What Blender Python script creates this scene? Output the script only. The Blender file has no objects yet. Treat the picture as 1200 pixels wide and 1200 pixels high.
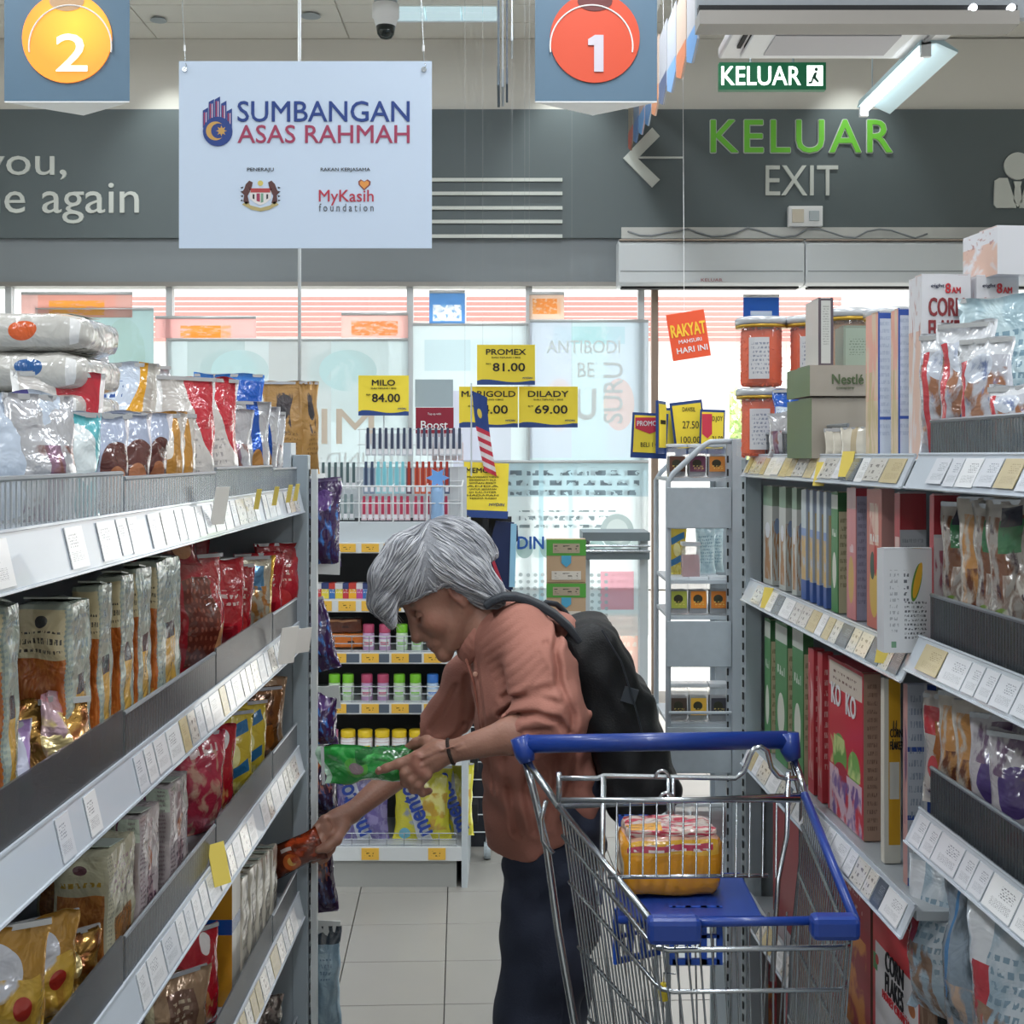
import bpy, math, random
import numpy as np
from mathutils import Vector, Matrix, Euler, noise as mn

rnd = random.Random(7)
SC = bpy.context.scene
COL = SC.collection
F, HZ, EYE = 1500.0, 533.0, 1.5        # focal length in px, horizon row, eye height (m) for a 1200x1200 frame

def P(px, py, Y):
    """the point at depth Y whose column and row are px, py"""
    return Vector(((px - 600.0) * Y / F, Y, EYE - (py - HZ) * Y / F))
def X_(px, Y): return (px - 600.0) * Y / F
def Z_(py, Y): return EYE - (py - HZ) * Y / F

# ------------------------------------------------------------------ camera
cam_d = bpy.data.cameras.new('camera'); cam = bpy.data.objects.new('camera', cam_d); COL.objects.link(cam)
cam.location = (0, 0, EYE); cam.rotation_euler = (math.pi/2, 0, 0)
cam_d.sensor_width = 36.0; cam_d.lens = 36.0 * F / 1200.0
cam_d.shift_y = -(600 - HZ) / 1200.0
cam_d.clip_start = 0.05; cam_d.clip_end = 200
SC.camera = cam
ORD = ['leftmost', 'second from the left', 'third from the left', 'fourth from the left', 'fifth from the left', 'sixth from the left', 'seventh from the left', 'eighth from the left', 'ninth from the left', 'tenth from the left', 'eleventh from the left', 'twelfth from the left', 'thirteenth from the left', 'fourteenth from the left', 'fifteenth from the left', 'rightmost']

# ------------------------------------------------------------------ world, exposure
SC.view_settings.view_transform = 'Standard'; SC.view_settings.look = 'None'
SC.view_settings.exposure = 0.0; SC.view_settings.gamma = 1.0; SC.view_settings.use_curve_mapping = False
W = bpy.data.worlds.new('overcast_sky'); SC.world = W; W.use_nodes = True
W.node_tree.nodes['Background'].inputs[0].default_value = (0.93, 0.97, 1.0, 1)
W.node_tree.nodes['Background'].inputs[1].default_value = 4.2

# ------------------------------------------------------------------ ceiling lamps (rows of fluorescent battens over the aisles)
LAMP_Z = 4.0
LAMPS = [(-2.2, -1.6), (0.3, -1.6), (2.6, -1.6), (-2.2, 1.2), (0.3, 0.9), (2.6, 1.2), (-2.2, 3.6), (0.3, 3.4), (2.9, 3.6), (-2.2, 6.0), (0.3, 5.6)]
for i, (lx, ly) in enumerate(LAMPS):
    ld = bpy.data.lights.new('lamp_light', 'AREA'); ld.shape = 'RECTANGLE'; ld.size = 0.25; ld.size_y = 1.2
    ld.energy = 33; ld.color = (0.93, 0.97, 1.0)
    lo = bpy.data.objects.new('lamp_light', ld); lo.location = (lx, ly, LAMP_Z); COL.objects.link(lo)
sun_d = bpy.data.lights.new('sun', 'SUN'); sun_d.energy = 5.0; sun_d.angle = 0.2; sun_d.color = (1, .96, .9)
sun = bpy.data.objects.new('sun', sun_d); sun.rotation_euler = (math.radians(38), 0, math.radians(160)); COL.objects.link(sun)

# ------------------------------------------------------------------ helpers
def lin(c):
    """sRGB hex or 0..255 triple to linear"""
    if isinstance(c, str):
        c = c.lstrip('#'); c = [int(c[i:i+2], 16) for i in (0, 2, 4)]
    return tuple(((v/255)/12.92 if v/255 <= .04045 else ((v/255+.055)/1.055)**2.4) for v in c)

_M = {}
def mat(name, color='#808080', rough=.5, metal=0., coat=0., emit=None, es=0., bump=0., bscale=60., alpha=1., trans=0., vary=0., vscale=8., sss=0., spec=.5):
    if name in _M: return _M[name]
    m = bpy.data.materials.new(name); m.use_nodes = True; nt = m.node_tree; b = nt.nodes['Principled BSDF']
    c = lin(color); b.inputs['Base Color'].default_value = (*c, 1)
    b.inputs['Roughness'].default_value = rough; b.inputs['Metallic'].default_value = metal
    b.inputs['Coat Weight'].default_value = coat; b.inputs['Alpha'].default_value = alpha
    b.inputs['Transmission Weight'].default_value = trans
    b.inputs['Specular IOR Level'].default_value = spec
    if sss: b.inputs['Subsurface Weight'].default_value = sss; b.inputs['Subsurface Scale'].default_value = .01
    if emit: b.inputs['Emission Color'].default_value = (*lin(emit), 1); b.inputs['Emission Strength'].default_value = es
    tc = None
    if bump or vary:
        tc = nt.nodes.new('ShaderNodeTexCoord')
    if bump:
        n = nt.nodes.new('ShaderNodeTexNoise'); n.inputs['Scale'].default_value = bscale; n.inputs['Detail'].default_value = 3
        nt.links.new(tc.outputs['Object'], n.inputs['Vector'])
        bp = nt.nodes.new('ShaderNodeBump'); bp.inputs['Strength'].default_value = bump; bp.inputs['Distance'].default_value = .01
        nt.links.new(n.outputs[0], bp.inputs['Height']); nt.links.new(bp.outputs[0], b.inputs['Normal'])
    if vary:
        n = nt.nodes.new('ShaderNodeTexNoise'); n.inputs['Scale'].default_value = vscale; n.inputs['Detail'].default_value = 4
        nt.links.new(tc.outputs['Object'], n.inputs['Vector'])
        mx = nt.nodes.new('ShaderNodeMix'); mx.data_type = 'RGBA'
        mx.inputs[6].default_value = (*[v*(1-vary) for v in c], 1); mx.inputs[7].default_value = (*[min(1, v*(1+vary)) for v in c], 1)
        nt.links.new(n.outputs[0], mx.inputs[0]); nt.links.new(mx.outputs[2], b.inputs['Base Color'])
    _M[name] = m
    return m

# --- node groups for printed designs: rectangle / ellipse masks in UV space, with rotation
def _mask_group(kind):
    g = bpy.data.node_groups.new('mask_' + kind, 'ShaderNodeTree')
    g.interface.new_socket('UV', in_out='INPUT', socket_type='NodeSocketVector')
    for s in ('cx', 'cy', 'rx', 'ry', 'ang'):
        g.interface.new_socket(s, in_out='INPUT', socket_type='NodeSocketFloat')
    g.interface.new_socket('Mask', in_out='OUTPUT', socket_type='NodeSocketFloat')
    N, L = g.nodes, g.links
    gi = N.new('NodeGroupInput'); go = N.new('NodeGroupOutput')
    def M(op, a, b=None, c=None):
        n = N.new('ShaderNodeMath'); n.operation = op
        for i, v in enumerate((a, b, c)):
            if v is None: continue
            if isinstance(v, (int, float)): n.inputs[i].default_value = v
            else: L.new(v, n.inputs[i])
        return n.outputs[0]
    sp = N.new('ShaderNodeSeparateXYZ'); L.new(gi.outputs[0], sp.inputs[0])
    dx = M('SUBTRACT', sp.outputs[0], gi.outputs[1]); dy = M('SUBTRACT', sp.outputs[1], gi.outputs[2])
    c = M('COSINE', gi.outputs[5]); s = M('SINE', gi.outputs[5])
    u = M('ADD', M('MULTIPLY', dx, c), M('MULTIPLY', dy, s)); v = M('SUBTRACT', M('MULTIPLY', dy, c), M('MULTIPLY', dx, s))
    u = M('DIVIDE', M('ABSOLUTE', u), gi.outputs[3]); v = M('DIVIDE', M('ABSOLUTE', v), gi.outputs[4])
    r = M('MAXIMUM', u, v) if kind == 'rect' else M('ADD', M('MULTIPLY', u, u), M('MULTIPLY', v, v))
    L.new(M('LESS_THAN', r, 1.0), go.inputs[0])
    return g
G_RECT, G_ELL = _mask_group('rect'), _mask_group('ellipse')

def design(name, base, layers=(), rough=.35, coat=.0, bump=0., bscale=35., metal=0., alpha=1., side=None):
    """A printed wrapper or carton: flat shapes of colour over UV (front u 0..1, sides u 1..2).
    layers: ('r'|'e', cx,cy,rx,ry,color[,angle]), ('t', x0,x1,y0,y1,color,lines) small print, ('n', cx,cy,rx,ry,color,scale,thr) mottled picture,
    ('g', cx,cy,rx,ry,color,nx) grid of dots or weave."""
    if name in _M: return _M[name]
    m = bpy.data.materials.new(name); m.use_nodes = True; nt = m.node_tree; N, L = nt.nodes, nt.links
    b = N['Principled BSDF']
    uv = N.new('ShaderNodeUVMap'); uvo = uv.outputs[0]
    cur = None
    if metal is True: metal = .8
    rgb = N.new('ShaderNodeRGB'); rgb.outputs[0].default_value = (*lin(base), 1); cur = rgb.outputs[0]
    def mask(kind, cx, cy, rx, ry, ang=0.):
        g = N.new('ShaderNodeGroup'); g.node_tree = G_RECT if kind == 'r' else G_ELL
        L.new(uvo, g.inputs[0])
        for i, v in enumerate((cx, cy, rx, ry, ang)): g.inputs[i+1].default_value = v
        return g.outputs[0]
    def MM(op, a, v):
        n = N.new('ShaderNodeMath'); n.operation = op; L.new(a, n.inputs[0])
        if isinstance(v, (int, float)): n.inputs[1].default_value = v
        else: L.new(v, n.inputs[1])
        return n.outputs[0]
    allm = list(layers)
    if side: allm = [('r', 1.5, .5, .5, 3, side)] + allm
    for l in allm:
        k = l[0]
        if k in 're':
            f = mask(k, *l[1:5], l[6] if len(l) > 6 else 0.); c = l[5]
        elif k == 't':
            x0, x1, y0, y1, c, n = l[1:7]
            f = mask('r', (x0+x1)/2, (y0+y1)/2, (x1-x0)/2, (y1-y0)/2)
            br = N.new('ShaderNodeTexBrick'); mp = N.new('ShaderNodeMapping'); L.new(uvo, mp.inputs[0])
            mp.inputs['Scale'].default_value = (1, 1, 1)
            L.new(mp.outputs[0], br.inputs[0]); br.inputs['Scale'].default_value = 1
            rh = (y1-y0)/n; br.inputs['Row Height'].default_value = rh; br.inputs['Brick Width'].default_value = rh*1.6
            br.inputs['Mortar Size'].default_value = rh*.24; br.inputs['Mortar Smooth'].default_value = 0.
            br.offset = .37
            wn = N.new('ShaderNodeTexNoise'); L.new(uvo, wn.inputs[0]); wn.inputs['Scale'].default_value = 1.1/rh
            f = MM('MULTIPLY', f, MM('SUBTRACT', _one(N), br.outputs['Fac'])); f = MM('MULTIPLY', f, MM('GREATER_THAN', wn.outputs[0], .47))
        elif k == 'n':
            cx, cy, rx, ry, c, sc, th = l[1:8]
            f = mask('e' if len(l) > 8 else 'r', cx, cy, rx, ry)
            wn = N.new('ShaderNodeTexNoise'); L.new(uvo, wn.inputs[0]); wn.inputs['Scale'].default_value = sc; wn.inputs['Detail'].default_value = 2
            wn.inputs['Detail'].default_value = 4; wn.inputs['Distortion'].default_value = .4
            mr = N.new('ShaderNodeMapRange'); L.new(wn.outputs[0], mr.inputs[0]); mr.inputs[1].default_value = th-.05; mr.inputs[2].default_value = th+.05
            f = MM('MULTIPLY', f, mr.outputs[0])
        elif k == 'g':
            cx, cy, rx, ry, c, sc = l[1:7]
            f = mask('r', cx, cy, rx, ry)
            vn = N.new('ShaderNodeTexVoronoi'); vn.inputs['Randomness'].default_value = .15; vn.inputs['Scale'].default_value = sc; L.new(uvo, vn.inputs[0])
            f = MM('MULTIPLY', f, MM('LESS_THAN', vn.outputs[0], .28))
        mx = N.new('ShaderNodeMix'); mx.data_type = 'RGBA'; L.new(f, mx.inputs[0]); L.new(cur, mx.inputs[6]); mx.inputs[7].default_value = (*lin(c), 1)
        cur = mx.outputs[2]
    L.new(cur, b.inputs['Base Color']); b.inputs['Roughness'].default_value = rough; b.inputs['Coat Weight'].default_value = coat
    b.inputs['Coat Roughness'].default_value = .12; b.inputs['Metallic'].default_value = metal; b.inputs['Alpha'].default_value = alpha
    if bump:
        tc = N.new('ShaderNodeTexCoord'); n = N.new('ShaderNodeTexNoise'); n.inputs['Scale'].default_value = bscale; n.inputs['Detail'].default_value = 3; n.inputs['Distortion'].default_value = .6
        L.new(tc.outputs['Object'], n.inputs['Vector'])
        bp = N.new('ShaderNodeBump'); bp.inputs['Strength'].default_value = bump; bp.inputs['Distance'].default_value = .012
        L.new(n.outputs[0], bp.inputs['Height']); L.new(bp.outputs[0], b.inputs['Normal'])
        L.new(bp.outputs[0], b.inputs['Coat Normal'])
    _M[name] = m
    return m
def _one(N):
    v = N.new('ShaderNodeValue'); v.outputs[0].default_value = 1.0
    return v.outputs[0]

class MB:
    """collects quads and n-gons, then links them as one mesh object"""
    def __init__(s): s.v = []; s.f = []; s.m = []; s.uv = []; s.cur = 0
    def add(s, vs, fs, uvs=None):
        o = len(s.v); s.v += [tuple(v) for v in vs]
        for i, f in enumerate(fs):
            s.f.append([o+j for j in f]); s.m.append(s.cur); s.uv.append(uvs[i] if uvs else None)
        return s
    def box(s, c, d, rot=None):
        """box at centre c with full sizes d; rot = euler or Matrix"""
        x, y, z = d[0]/2, d[1]/2, d[2]/2
        vs = [Vector(p) for p in ((-x,-y,-z),(x,-y,-z),(x,y,-z),(-x,y,-z),(-x,-y,z),(x,-y,z),(x,y,z),(-x,y,z))]
        if rot is not None:
            R = Euler(rot).to_matrix() if not isinstance(rot, Matrix) else rot
            vs = [R @ v for v in vs]
        vs = [v + Vector(c) for v in vs]
        return s.add(vs, [(0,3,2,1),(4,5,6,7),(0,1,5,4),(1,2,6,5),(2,3,7,6),(3,0,4,7)],
                     [[(0,0)]*4, [(0,1),(1,1),(1,1),(0,1)], [(0,0),(1,0),(1,1),(0,1)], [(1,0),(2,0),(2,1),(1,1)], [(0,0),(1,0),(1,1),(0,1)], [(1,0),(2,0),(2,1),(1,1)]])
    def lo_hi(s, a, b): return s.box([(p+q)/2 for p, q in zip(a, b)], [abs(q-p) for p, q in zip(a, b)])
    def tube(s, pts, r, n=8, caps=True, closed=False):
        pts = [Vector(p) for p in pts]; k = len(pts); rs = r if isinstance(r, (list, tuple)) else [r]*k
        rings = []; up = None
        for i, p in enumerate(pts):
            if closed: t = pts[(i+1) % k] - pts[i-1]
            else: t = (pts[min(i+1, k-1)] - pts[max(i-1, 0)])
            t.normalize()
            if up is None: up = t.orthogonal().normalized()
            else:
                up = up - t*up.dot(t)
                up = up.normalized() if up.length > 1e-6 else t.orthogonal().normalized()
            w = t.cross(up)
            rings.append([p + rs[i]*(math.cos(2*math.pi*j/n)*up + math.sin(2*math.pi*j/n)*w) for j in range(n)])
        fs = []
        kk = k if closed else k-1
        for i in range(kk):
            a, b2 = i*n, ((i+1) % k)*n
            for j in range(n): fs.append((a+j, a+(j+1) % n, b2+(j+1) % n, b2+j))
        if caps and not closed: fs += [tuple(range(n))[::-1], tuple((k-1)*n+j for j in range(n))]
        return s.add([v for rg in rings for v in rg], fs)
    def lathe(s, prof, c=(0,0,0), n=20, axis='z', R=None):
        """prof: list of (radius, height)"""
        vs = []
        for r, h in prof:
            for j in range(n):
                a = 2*math.pi*j/n; v = Vector((r*math.cos(a), r*math.sin(a), h))
                if R is not None: v = R @ v
                vs.append(v + Vector(c))
        fs = []; uvs = []
        H0, H1 = prof[0][1], prof[-1][1]
        for i in range(len(prof)-1):
            for j in range(n):
                fs.append((i*n+j, i*n+(j+1) % n, (i+1)*n+(j+1) % n, (i+1)*n+j))
                v0 = (prof[i][1]-H0)/((H1-H0) or 1); v1 = (prof[i+1][1]-H0)/((H1-H0) or 1)
                uvs.append([((j*2/n) % 1.0, v0), (((j*2/n) % 1.0)+2/n, v0), (((j*2/n) % 1.0)+2/n, v1), ((j*2/n) % 1.0, v1)])
        fs += [tuple(range(n))[::-1], tuple((len(prof)-1)*n+j for j in range(n))]; uvs += [[(0,0)]*n, [(.5,1)]*n]
        return s.add(vs, fs, uvs)
    def prism(s, poly, a, b, plane='xz'):
        """extrude a 2-D outline from a to b along the missing axis"""
        def mk(u, v, t): return {'xz': (u, t, v), 'xy': (u, v, t), 'yz': (t, u, v)}[plane]
        n = len(poly)
        vs = [mk(u, v, a) for u, v in poly] + [mk(u, v, b) for u, v in poly]
        fs = [tuple(range(n)), tuple(range(2*n-1, n-1, -1))] + [(i, (i+1) % n + 0, n+(i+1) % n, n+i) for i in range(n)]
        return s.add(vs, fs)
    def build(s, name, mats, parent=None, smooth=False, loc=None, rot=None, bevel=0., fix=True):
        me = bpy.data.meshes.new(name); me.from_pydata(s.v, [], s.f)
        mats = mats if isinstance(mats, (list, tuple)) else [mats]
        for m in mats: me.materials.append(m)
        me.polygons.foreach_set('material_index', s.m)
        ul = me.uv_layers.new(name='UVMap')
        if any(u is not None for u in s.uv):
            dat = []
            for f, u in zip(s.f, s.uv): dat += (list(u) if u else [(0, 0)]*len(f))
            ul.data.foreach_set('uv', [c for p in dat for c in p])
        me.polygons.foreach_set('use_smooth', [smooth]*len(s.f))
        me.update(); 
        if fix:
            import bmesh
            bm = bmesh.new(); bm.from_mesh(me); bmesh.ops.recalc_face_normals(bm, faces=bm.faces)
            bm.to_mesh(me); bm.free()
        o = bpy.data.objects.new(name, me); COL.objects.link(o)
        if parent is not None: o.parent = parent
        if loc is not None: o.location = loc
        if rot is not None: o.rotation_euler = rot
        if bevel:
            md = o.modifiers.new('bevel', 'BEVEL'); md.width = bevel; md.segments = 2; md.limit_method = 'ANGLE'
        return o

def tag(o, label=None, cat=None, group=None, kind=None):
    if label: o['label'] = label
    if cat: o['category'] = cat
    if group: o['group'] = group
    if kind: o['kind'] = kind
    return o
def empty(name, loc=(0, 0, 0), rz=0., label=None, cat=None, group=None, kind=None):
    o = bpy.data.objects.new(name, None); COL.objects.link(o); o.location = loc; o.rotation_euler = (0, 0, rz); o.empty_display_size = .05
    return tag(o, label, cat, group, kind)
def copy_tree(o, parent=None):
    c = o.copy(); COL.objects.link(c); c.parent = parent
    for ch in o.children: copy_tree(ch, c)
    return c

_TX = {}
def text(s, w, h, m, parent=None, loc=(0, 0, 0), rot=(math.pi/2, 0, 0), bold=0., ext=.0006, name='lettering', spacing=1., align=.5, shear=0.):
    """lettering fitted to width w and cap height h, standing in the XZ plane facing -Y; h refers to its full drawn height"""
    key = (s, bold, spacing, shear)
    if key not in _TX:
        cu = bpy.data.curves.new('t', 'FONT'); cu.body = s; cu.size = 1; cu.space_character = spacing; cu.resolution_u = 3; cu.shear = shear
        cu.extrude = 0.5
        to = bpy.data.objects.new('t', cu); COL.objects.link(to)
        dg = bpy.context.evaluated_depsgraph_get()
        me = bpy.data.meshes.new_from_object(to.evaluated_get(dg))
        n = len(me.vertices); a = np.empty(n*3); me.vertices.foreach_get('co', a); a = a.reshape(-1, 3)
        fs = [tuple(p.vertices) for p in me.polygons]
        bpy.data.objects.remove(to); bpy.data.curves.remove(cu); bpy.data.meshes.remove(me)
        _TX[key] = (a, fs)
    a, fs = _TX[key]; a = a.copy()
    lo, hi = a.min(0), a.max(0)
    a[:, 0] = ((a[:, 0]-lo[0])/(hi[0]-lo[0]) - align) * w
    a[:, 1] = ((a[:, 1]-lo[1])/(hi[1]-lo[1]) - .5) * h
    a[:, 2] = a[:, 2] * 2 * ext
    if bold:
        b_ = bold*h*.5; k = len(a); out = [a]; fo = list(fs)
        for q, (ox, oy) in enumerate(((b_, 0), (-b_, 0), (0, b_), (0, -b_), (b_*.7, b_*.7), (-b_*.7, -b_*.7), (b_*.7, -b_*.7), (-b_*.7, b_*.7))):
            c = a.copy(); c[:, 0] += ox; c[:, 1] += oy; c[:, 2] *= 1-.01*(q+1)
            out.append(c); fo += [tuple(i+k*(q+1) for i in f) for f in fs]
        a = np.concatenate(out); fs = fo
    mb = MB(); mb.v = [tuple(p) for p in a]; mb.f = [list(f) for f in fs]; mb.m = [0]*len(fs); mb.uv = [None]*len(fs)
    return mb.build(name, m, parent, loc=loc, rot=rot, fix=False)

# ------------------------------------------------------------------ rounded boxes and pouches
def rbox_mesh(w, d, h, r=.004, n=4, amp=0., seed=0, nscale=30.):
    """closed box with rounded edges, base at z=0; UV: front (-y) u 0..1, sides u 1..2, back u 0..1, top v>1"""
    mb = MB()
    def face(o, du, dv, uvf, nu, nv):
        vs = []; 
        for j in range(nv+1):
            for i in range(nu+1):
                vs.append(Vector(o) + Vector(du)*(i/nu) + Vector(dv)*(j/nv))
        fs = []; uvs = []
        for j in range(nv):
            for i in range(nu):
                a = j*(nu+1)+i; fs.append((a, a+1, a+nu+2, a+nu+1))
                uvs.append([uvf(x/nu, y/nv) for x, y in ((i, j), (i+1, j), (i+1, j+1), (i, j+1))])
        out = []
        for v in vs:
            c = Vector((max(-w/2+r, min(w/2-r, v.x)), max(-d/2+r, min(d/2-r, v.y)), max(r, min(h-r, v.z))))
            q = v - c
            if q.length > 1e-9: v = c + q.normalized()*min(r, q.length if q.length < r else r)
            if amp:
                nv_ = mn.noise_vector(Vector((v.x*nscale+seed*7.1, v.y*nscale, v.z*nscale)))
                v = v + nv_*amp
            out.append(v)
        mb.add(out, fs, uvs)
    hw, hd = w/2, d/2; nn = max(2, n)
    nv = max(nn, int(nn*min(3, h/max(w, d))))
    face((-hw,-hd,0), (w,0,0), (0,0,h), lambda u, v: (u, v), nn, nv)
    face((hw,-hd,0), (0,d,0), (0,0,h), lambda u, v: (1+u, v), nn, nv)
    face((hw,hd,0), (-w,0,0), (0,0,h), lambda u, v: (u, v), nn, nv)
    face((-hw,hd,0), (0,-d,0), (0,0,h), lambda u, v: (1+u, v), nn, nv)
    face((-hw,-hd,h), (w,0,0), (0,d,0), lambda u, v: (u, 1+v), nn, nn)
    face((-hw,hd,0), (w,0,0), (0,-d,0), lambda u, v: (u, -1+v), nn, nn)
    return mb
def pouch_mesh(w, h, t, seed=0, amp=.006, nu=14, nv=18, top=.08, bot=.04, lean=0., pinch=.12):
    """filled bag, base at z=0, front faces -y, crimped flat ends and a crumpled skin"""
    mb = MB(); rows = []
    for side in (-1, 1):
        g = []
        for j in range(nv+1):
            v = j/nv; row = []
            pv = max(0., min(1., (v-bot*.5)/(.22))) ** .6 * max(0., min(1., (1-top-v)/(.45))) ** .75 if 0 < v < 1-top else 0.
            if v <= 0: pv = .0
            for i in range(nu+1):
                u = i/nu; e = abs(2*u-1)
                pu = max(0., 1-e**2.6) ** .7
                wid = w*(1 - pinch*pv*(1 if bot else 1))
                x = (u-.5)*wid; z = v*h
                th = t/2*pu*pv + .0009*(1-e**8)
                q = Vector((x*28+seed*3.3, z*28, seed*1.7))
                mid = mn.noise(q*.45)*amp*.9 + mn.noise(q*1.3)*amp*.3
                cr = mn.noise(Vector((x*60+seed, z*60, side*3+seed)))*amp*.45*pu + abs(mn.noise(Vector((x*35+seed, z*25, side*5+seed))))*amp*.7*pu
                if v >= 1-top: mid += math.sin(u*22+seed)*amp*.18
                row.append((x + mn.noise(q+Vector((9,9,9)))*amp*.5, side*(th+cr*(pv > 0)) + mid + lean*v*v, z + mn.noise(Vector((x*20, seed, 1)))*amp*v))
            g.append(row)
        rows.append(g)
    vs = [p for g in rows for r_ in g for p in r_]
    S = (nu+1)*(nv+1); fs = []; uvs = []
    for s_ in (0, 1):
        for j in range(nv):
            for i in range(nu):
                a = s_*S + j*(nu+1)+i
                f = (a, a+1, a+nu+2, a+nu+1); q = [(i/nu, j/nv), ((i+1)/nu, j/nv), ((i+1)/nu, (j+1)/nv), (i/nu, (j+1)/nv)]
                if s_: f = f[::-1]; q = q[::-1]; 
                fs.append(f); uvs.append(q)
    def bridge(lst, col):
        for a, b in zip(lst[:-1], lst[1:]): fs.append((a, a+S, b+S, b)); uvs.append([col]*4)
    bridge([j*(nu+1) for j in range(nv+1)], (.02, .5)); bridge([j*(nu+1)+nu for j in range(nv, -1, -1)], (.98, .5))
    bridge([i for i in range(nu, -1, -1)], (.5, .02)); bridge([nv*(nu+1)+i for i in range(nu+1)], (.5, .98))
    return mb.add(vs, fs, uvs)
# ------------------------------------------------------------------ shared materials
white_metal = mat('white_powder_coat', '#c3ccd2', .38, bump=.02)
grey_metal = mat('grey_powder_coat', '#a9b3ba', .4)
chrome = mat('chrome_wire', '#b9c0c6', .25, metal=1.)
dark_gap = mat('dark_gap', '#1c1d20', .8)
card_white = mat('white_card', '#e9eaec', .6)
black_ink = mat('black_ink', '#1b1b22', .6)
navy_ink = mat('navy_ink', '#1d3a7c', .6)
yellow_card = mat('yellow_card', '#fbe344', .55)

def translucify(m, f=.6):
    nt = m.node_tree; N, L = nt.nodes, nt.links; b = N['Principled BSDF']; out = N['Material Output']
    t = N.new('ShaderNodeBsdfTranslucent'); mx = N.new('ShaderNodeMixShader'); mx.inputs[0].default_value = f
    if b.inputs['Base Color'].links: L.new(b.inputs['Base Color'].links[0].from_socket, t.inputs[0])
    else: t.inputs[0].default_value = b.inputs['Base Color'].default_value
    L.new(b.outputs[0], mx.inputs[1]); L.new(t.outputs[0], mx.inputs[2]); L.new(mx.outputs[0], out.inputs['Surface'])
    return m

# ------------------------------------------------------------------ floor: a slab with single 30 cm tiles where the aisle shows them
grout = mat('grout', '#55534f', .9)
fl = MB().lo_hi((-5.2, -4.2, -.1), (5.2, 8.2, -.012)).build('floor', grout); tag(fl, kind='structure')
tile_ms = [mat('floor_tile_%s' % n, c, .32, vary=.06, vscale=5) for n, c in (('pale', '#989691'), ('warm', '#999690'), ('cool', '#949491'))]
tb = MB().box((0, 0, -.006), (.297, .297, .012)).build('tile', tile_ms[0], fl, bevel=.0015)
first = True
ca, sa = math.cos(.04), math.sin(.04)
for j in range(-1, 18):
    for i in range(-9, 10):
        u, v = (i+.35)*.3, 2.45+j*.3+.0
        x, y = u*ca - (v)*sa + .0, v*ca + u*sa
        if y > 7.8: continue
        o = tb if first else tb.copy()
        if not first: COL.objects.link(o); o.data = tb.data
        first = False
        o.location = (x, y, 0); o.rotation_euler = (0, 0, .04)
outer_tile = mat('floor_outer_tiles', '#989691', .35, vary=.06, vscale=4)
MB().lo_hi((-5.2, -4.2, -.011), (5.2, 1.95, -.001)).build('tiled_area', outer_tile, fl)
MB().lo_hi((-5.2, 1.95, -.011), (-1.85, 7.8, -.001)).build('tiled_area', outer_tile, fl)
MB().lo_hi((1.8, 1.95, -.011), (5.2, 7.8, -.001)).build('tiled_area', outer_tile, fl)

# ------------------------------------------------------------------ walls and ceiling
plaster = mat('grey_white_plaster', '#dedbd4', .8, vary=.03, vscale=3)
CZ = 4.1
c_ = MB().lo_hi((-5.2, -4.2, CZ+.012), (5.2, 8.2, CZ+.1)).build('ceiling', plaster); tag(c_, kind='structure')
tilem = mat('ceiling_tile_white', '#e6e3dc', .85, vary=.03, vscale=6)
tl = MB().box((0, 0, .006), (1.192, .292, .012)).build('ceiling_tile', tilem, c_, bevel=.002)
first = True
for r in range(5):
    for i in range(-3, 3):
        o = tl if first else tl.copy()
        if not first: COL.objects.link(o)
        first = False
        o.location = (-.416 + i*1.2, 7.85 - r*.3, CZ)
for nm, a, b in (('wall_left', (-5.3, -4.2, 0), (-5.2, 8.2, CZ+.1)), ('wall_right', (5.2, -4.2, 0), (5.3, 8.2, CZ+.1)), ('wall_rear', (-5.3, -4.3, 0), (5.3, -4.2, CZ+.1))):
    tag(MB().lo_hi(a, b).build(nm, plaster), kind='structure')
WY = 8.0
wb = MB().lo_hi((-5.2, WY, 3.6), (5.2, WY+.15, CZ)).build('wall_back', plaster); tag(wb, kind='structure')
band_m = mat('dark_slate_band', '#5a6467', .55, vary=.06, vscale=2)
sof_m = mat('grey_soffit', '#7d8489', .6, vary=.04, vscale=2)
MB().lo_hi((-5.2, WY-.04, Z_(280, WY)), (5.2, WY+.15, Z_(130, WY))).build('signage_band', band_m, wb)
MB().lo_hi((-5.2, WY-.01, Z_(331, WY)), (5.2, WY+.15, Z_(280, WY))).build('soffit_panel', sof_m, wb)
MB().lo_hi((-5.2, WY-.03, Z_(336, WY)), (5.2, WY+.12, Z_(331, WY))).build('metal_edge', mat('dull_metal_edge', '#8d8a86', .4, metal=.6), wb)
lw = mat('cream_letters', '#c9cdc8', .5)
BY = WY - .045
def wtext(s, x0, x1, y0, y1, m, **k):
    return text(s, X_(x1, BY)-X_(x0, BY), abs(Z_(y0, BY)-Z_(y1, BY)), m, wb, (X_((x0+x1)/2, BY), k.pop('Y', BY), Z_((y0+y1)/2, BY)), ext=k.pop('ext', .006), **k)
wtext('Thank you,', -184, 78, 172, 216, lw)
wtext('please come again', -262, 163, 212, 262, lw)
green_l = mat('green_letters', '#6fc23a', .5)
wtext('KELUAR', 833, 1045, 141, 179, lw, bold=.075, ext=.004, spacing=1.14)
wtext('KELUAR', 833, 1045, 141, 179, green_l, bold=.02, Y=BY-.006, ext=.004, spacing=1.14)
wtext('EXIT', 897, 982, 194, 229, lw)
def strip(x0, x1, y0, y1, nm='white_line'):
    return MB().lo_hi((X_(x0, BY), BY-.012, Z_(y1, BY)), (X_(x1, BY), BY, Z_(y0, BY))).build(nm, lw, wb)
for yy in (209, 225, 242, 258, 275): strip(420, 659, yy, yy+4)
strip(745, 800, 184, 186)
a = MB()
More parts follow.
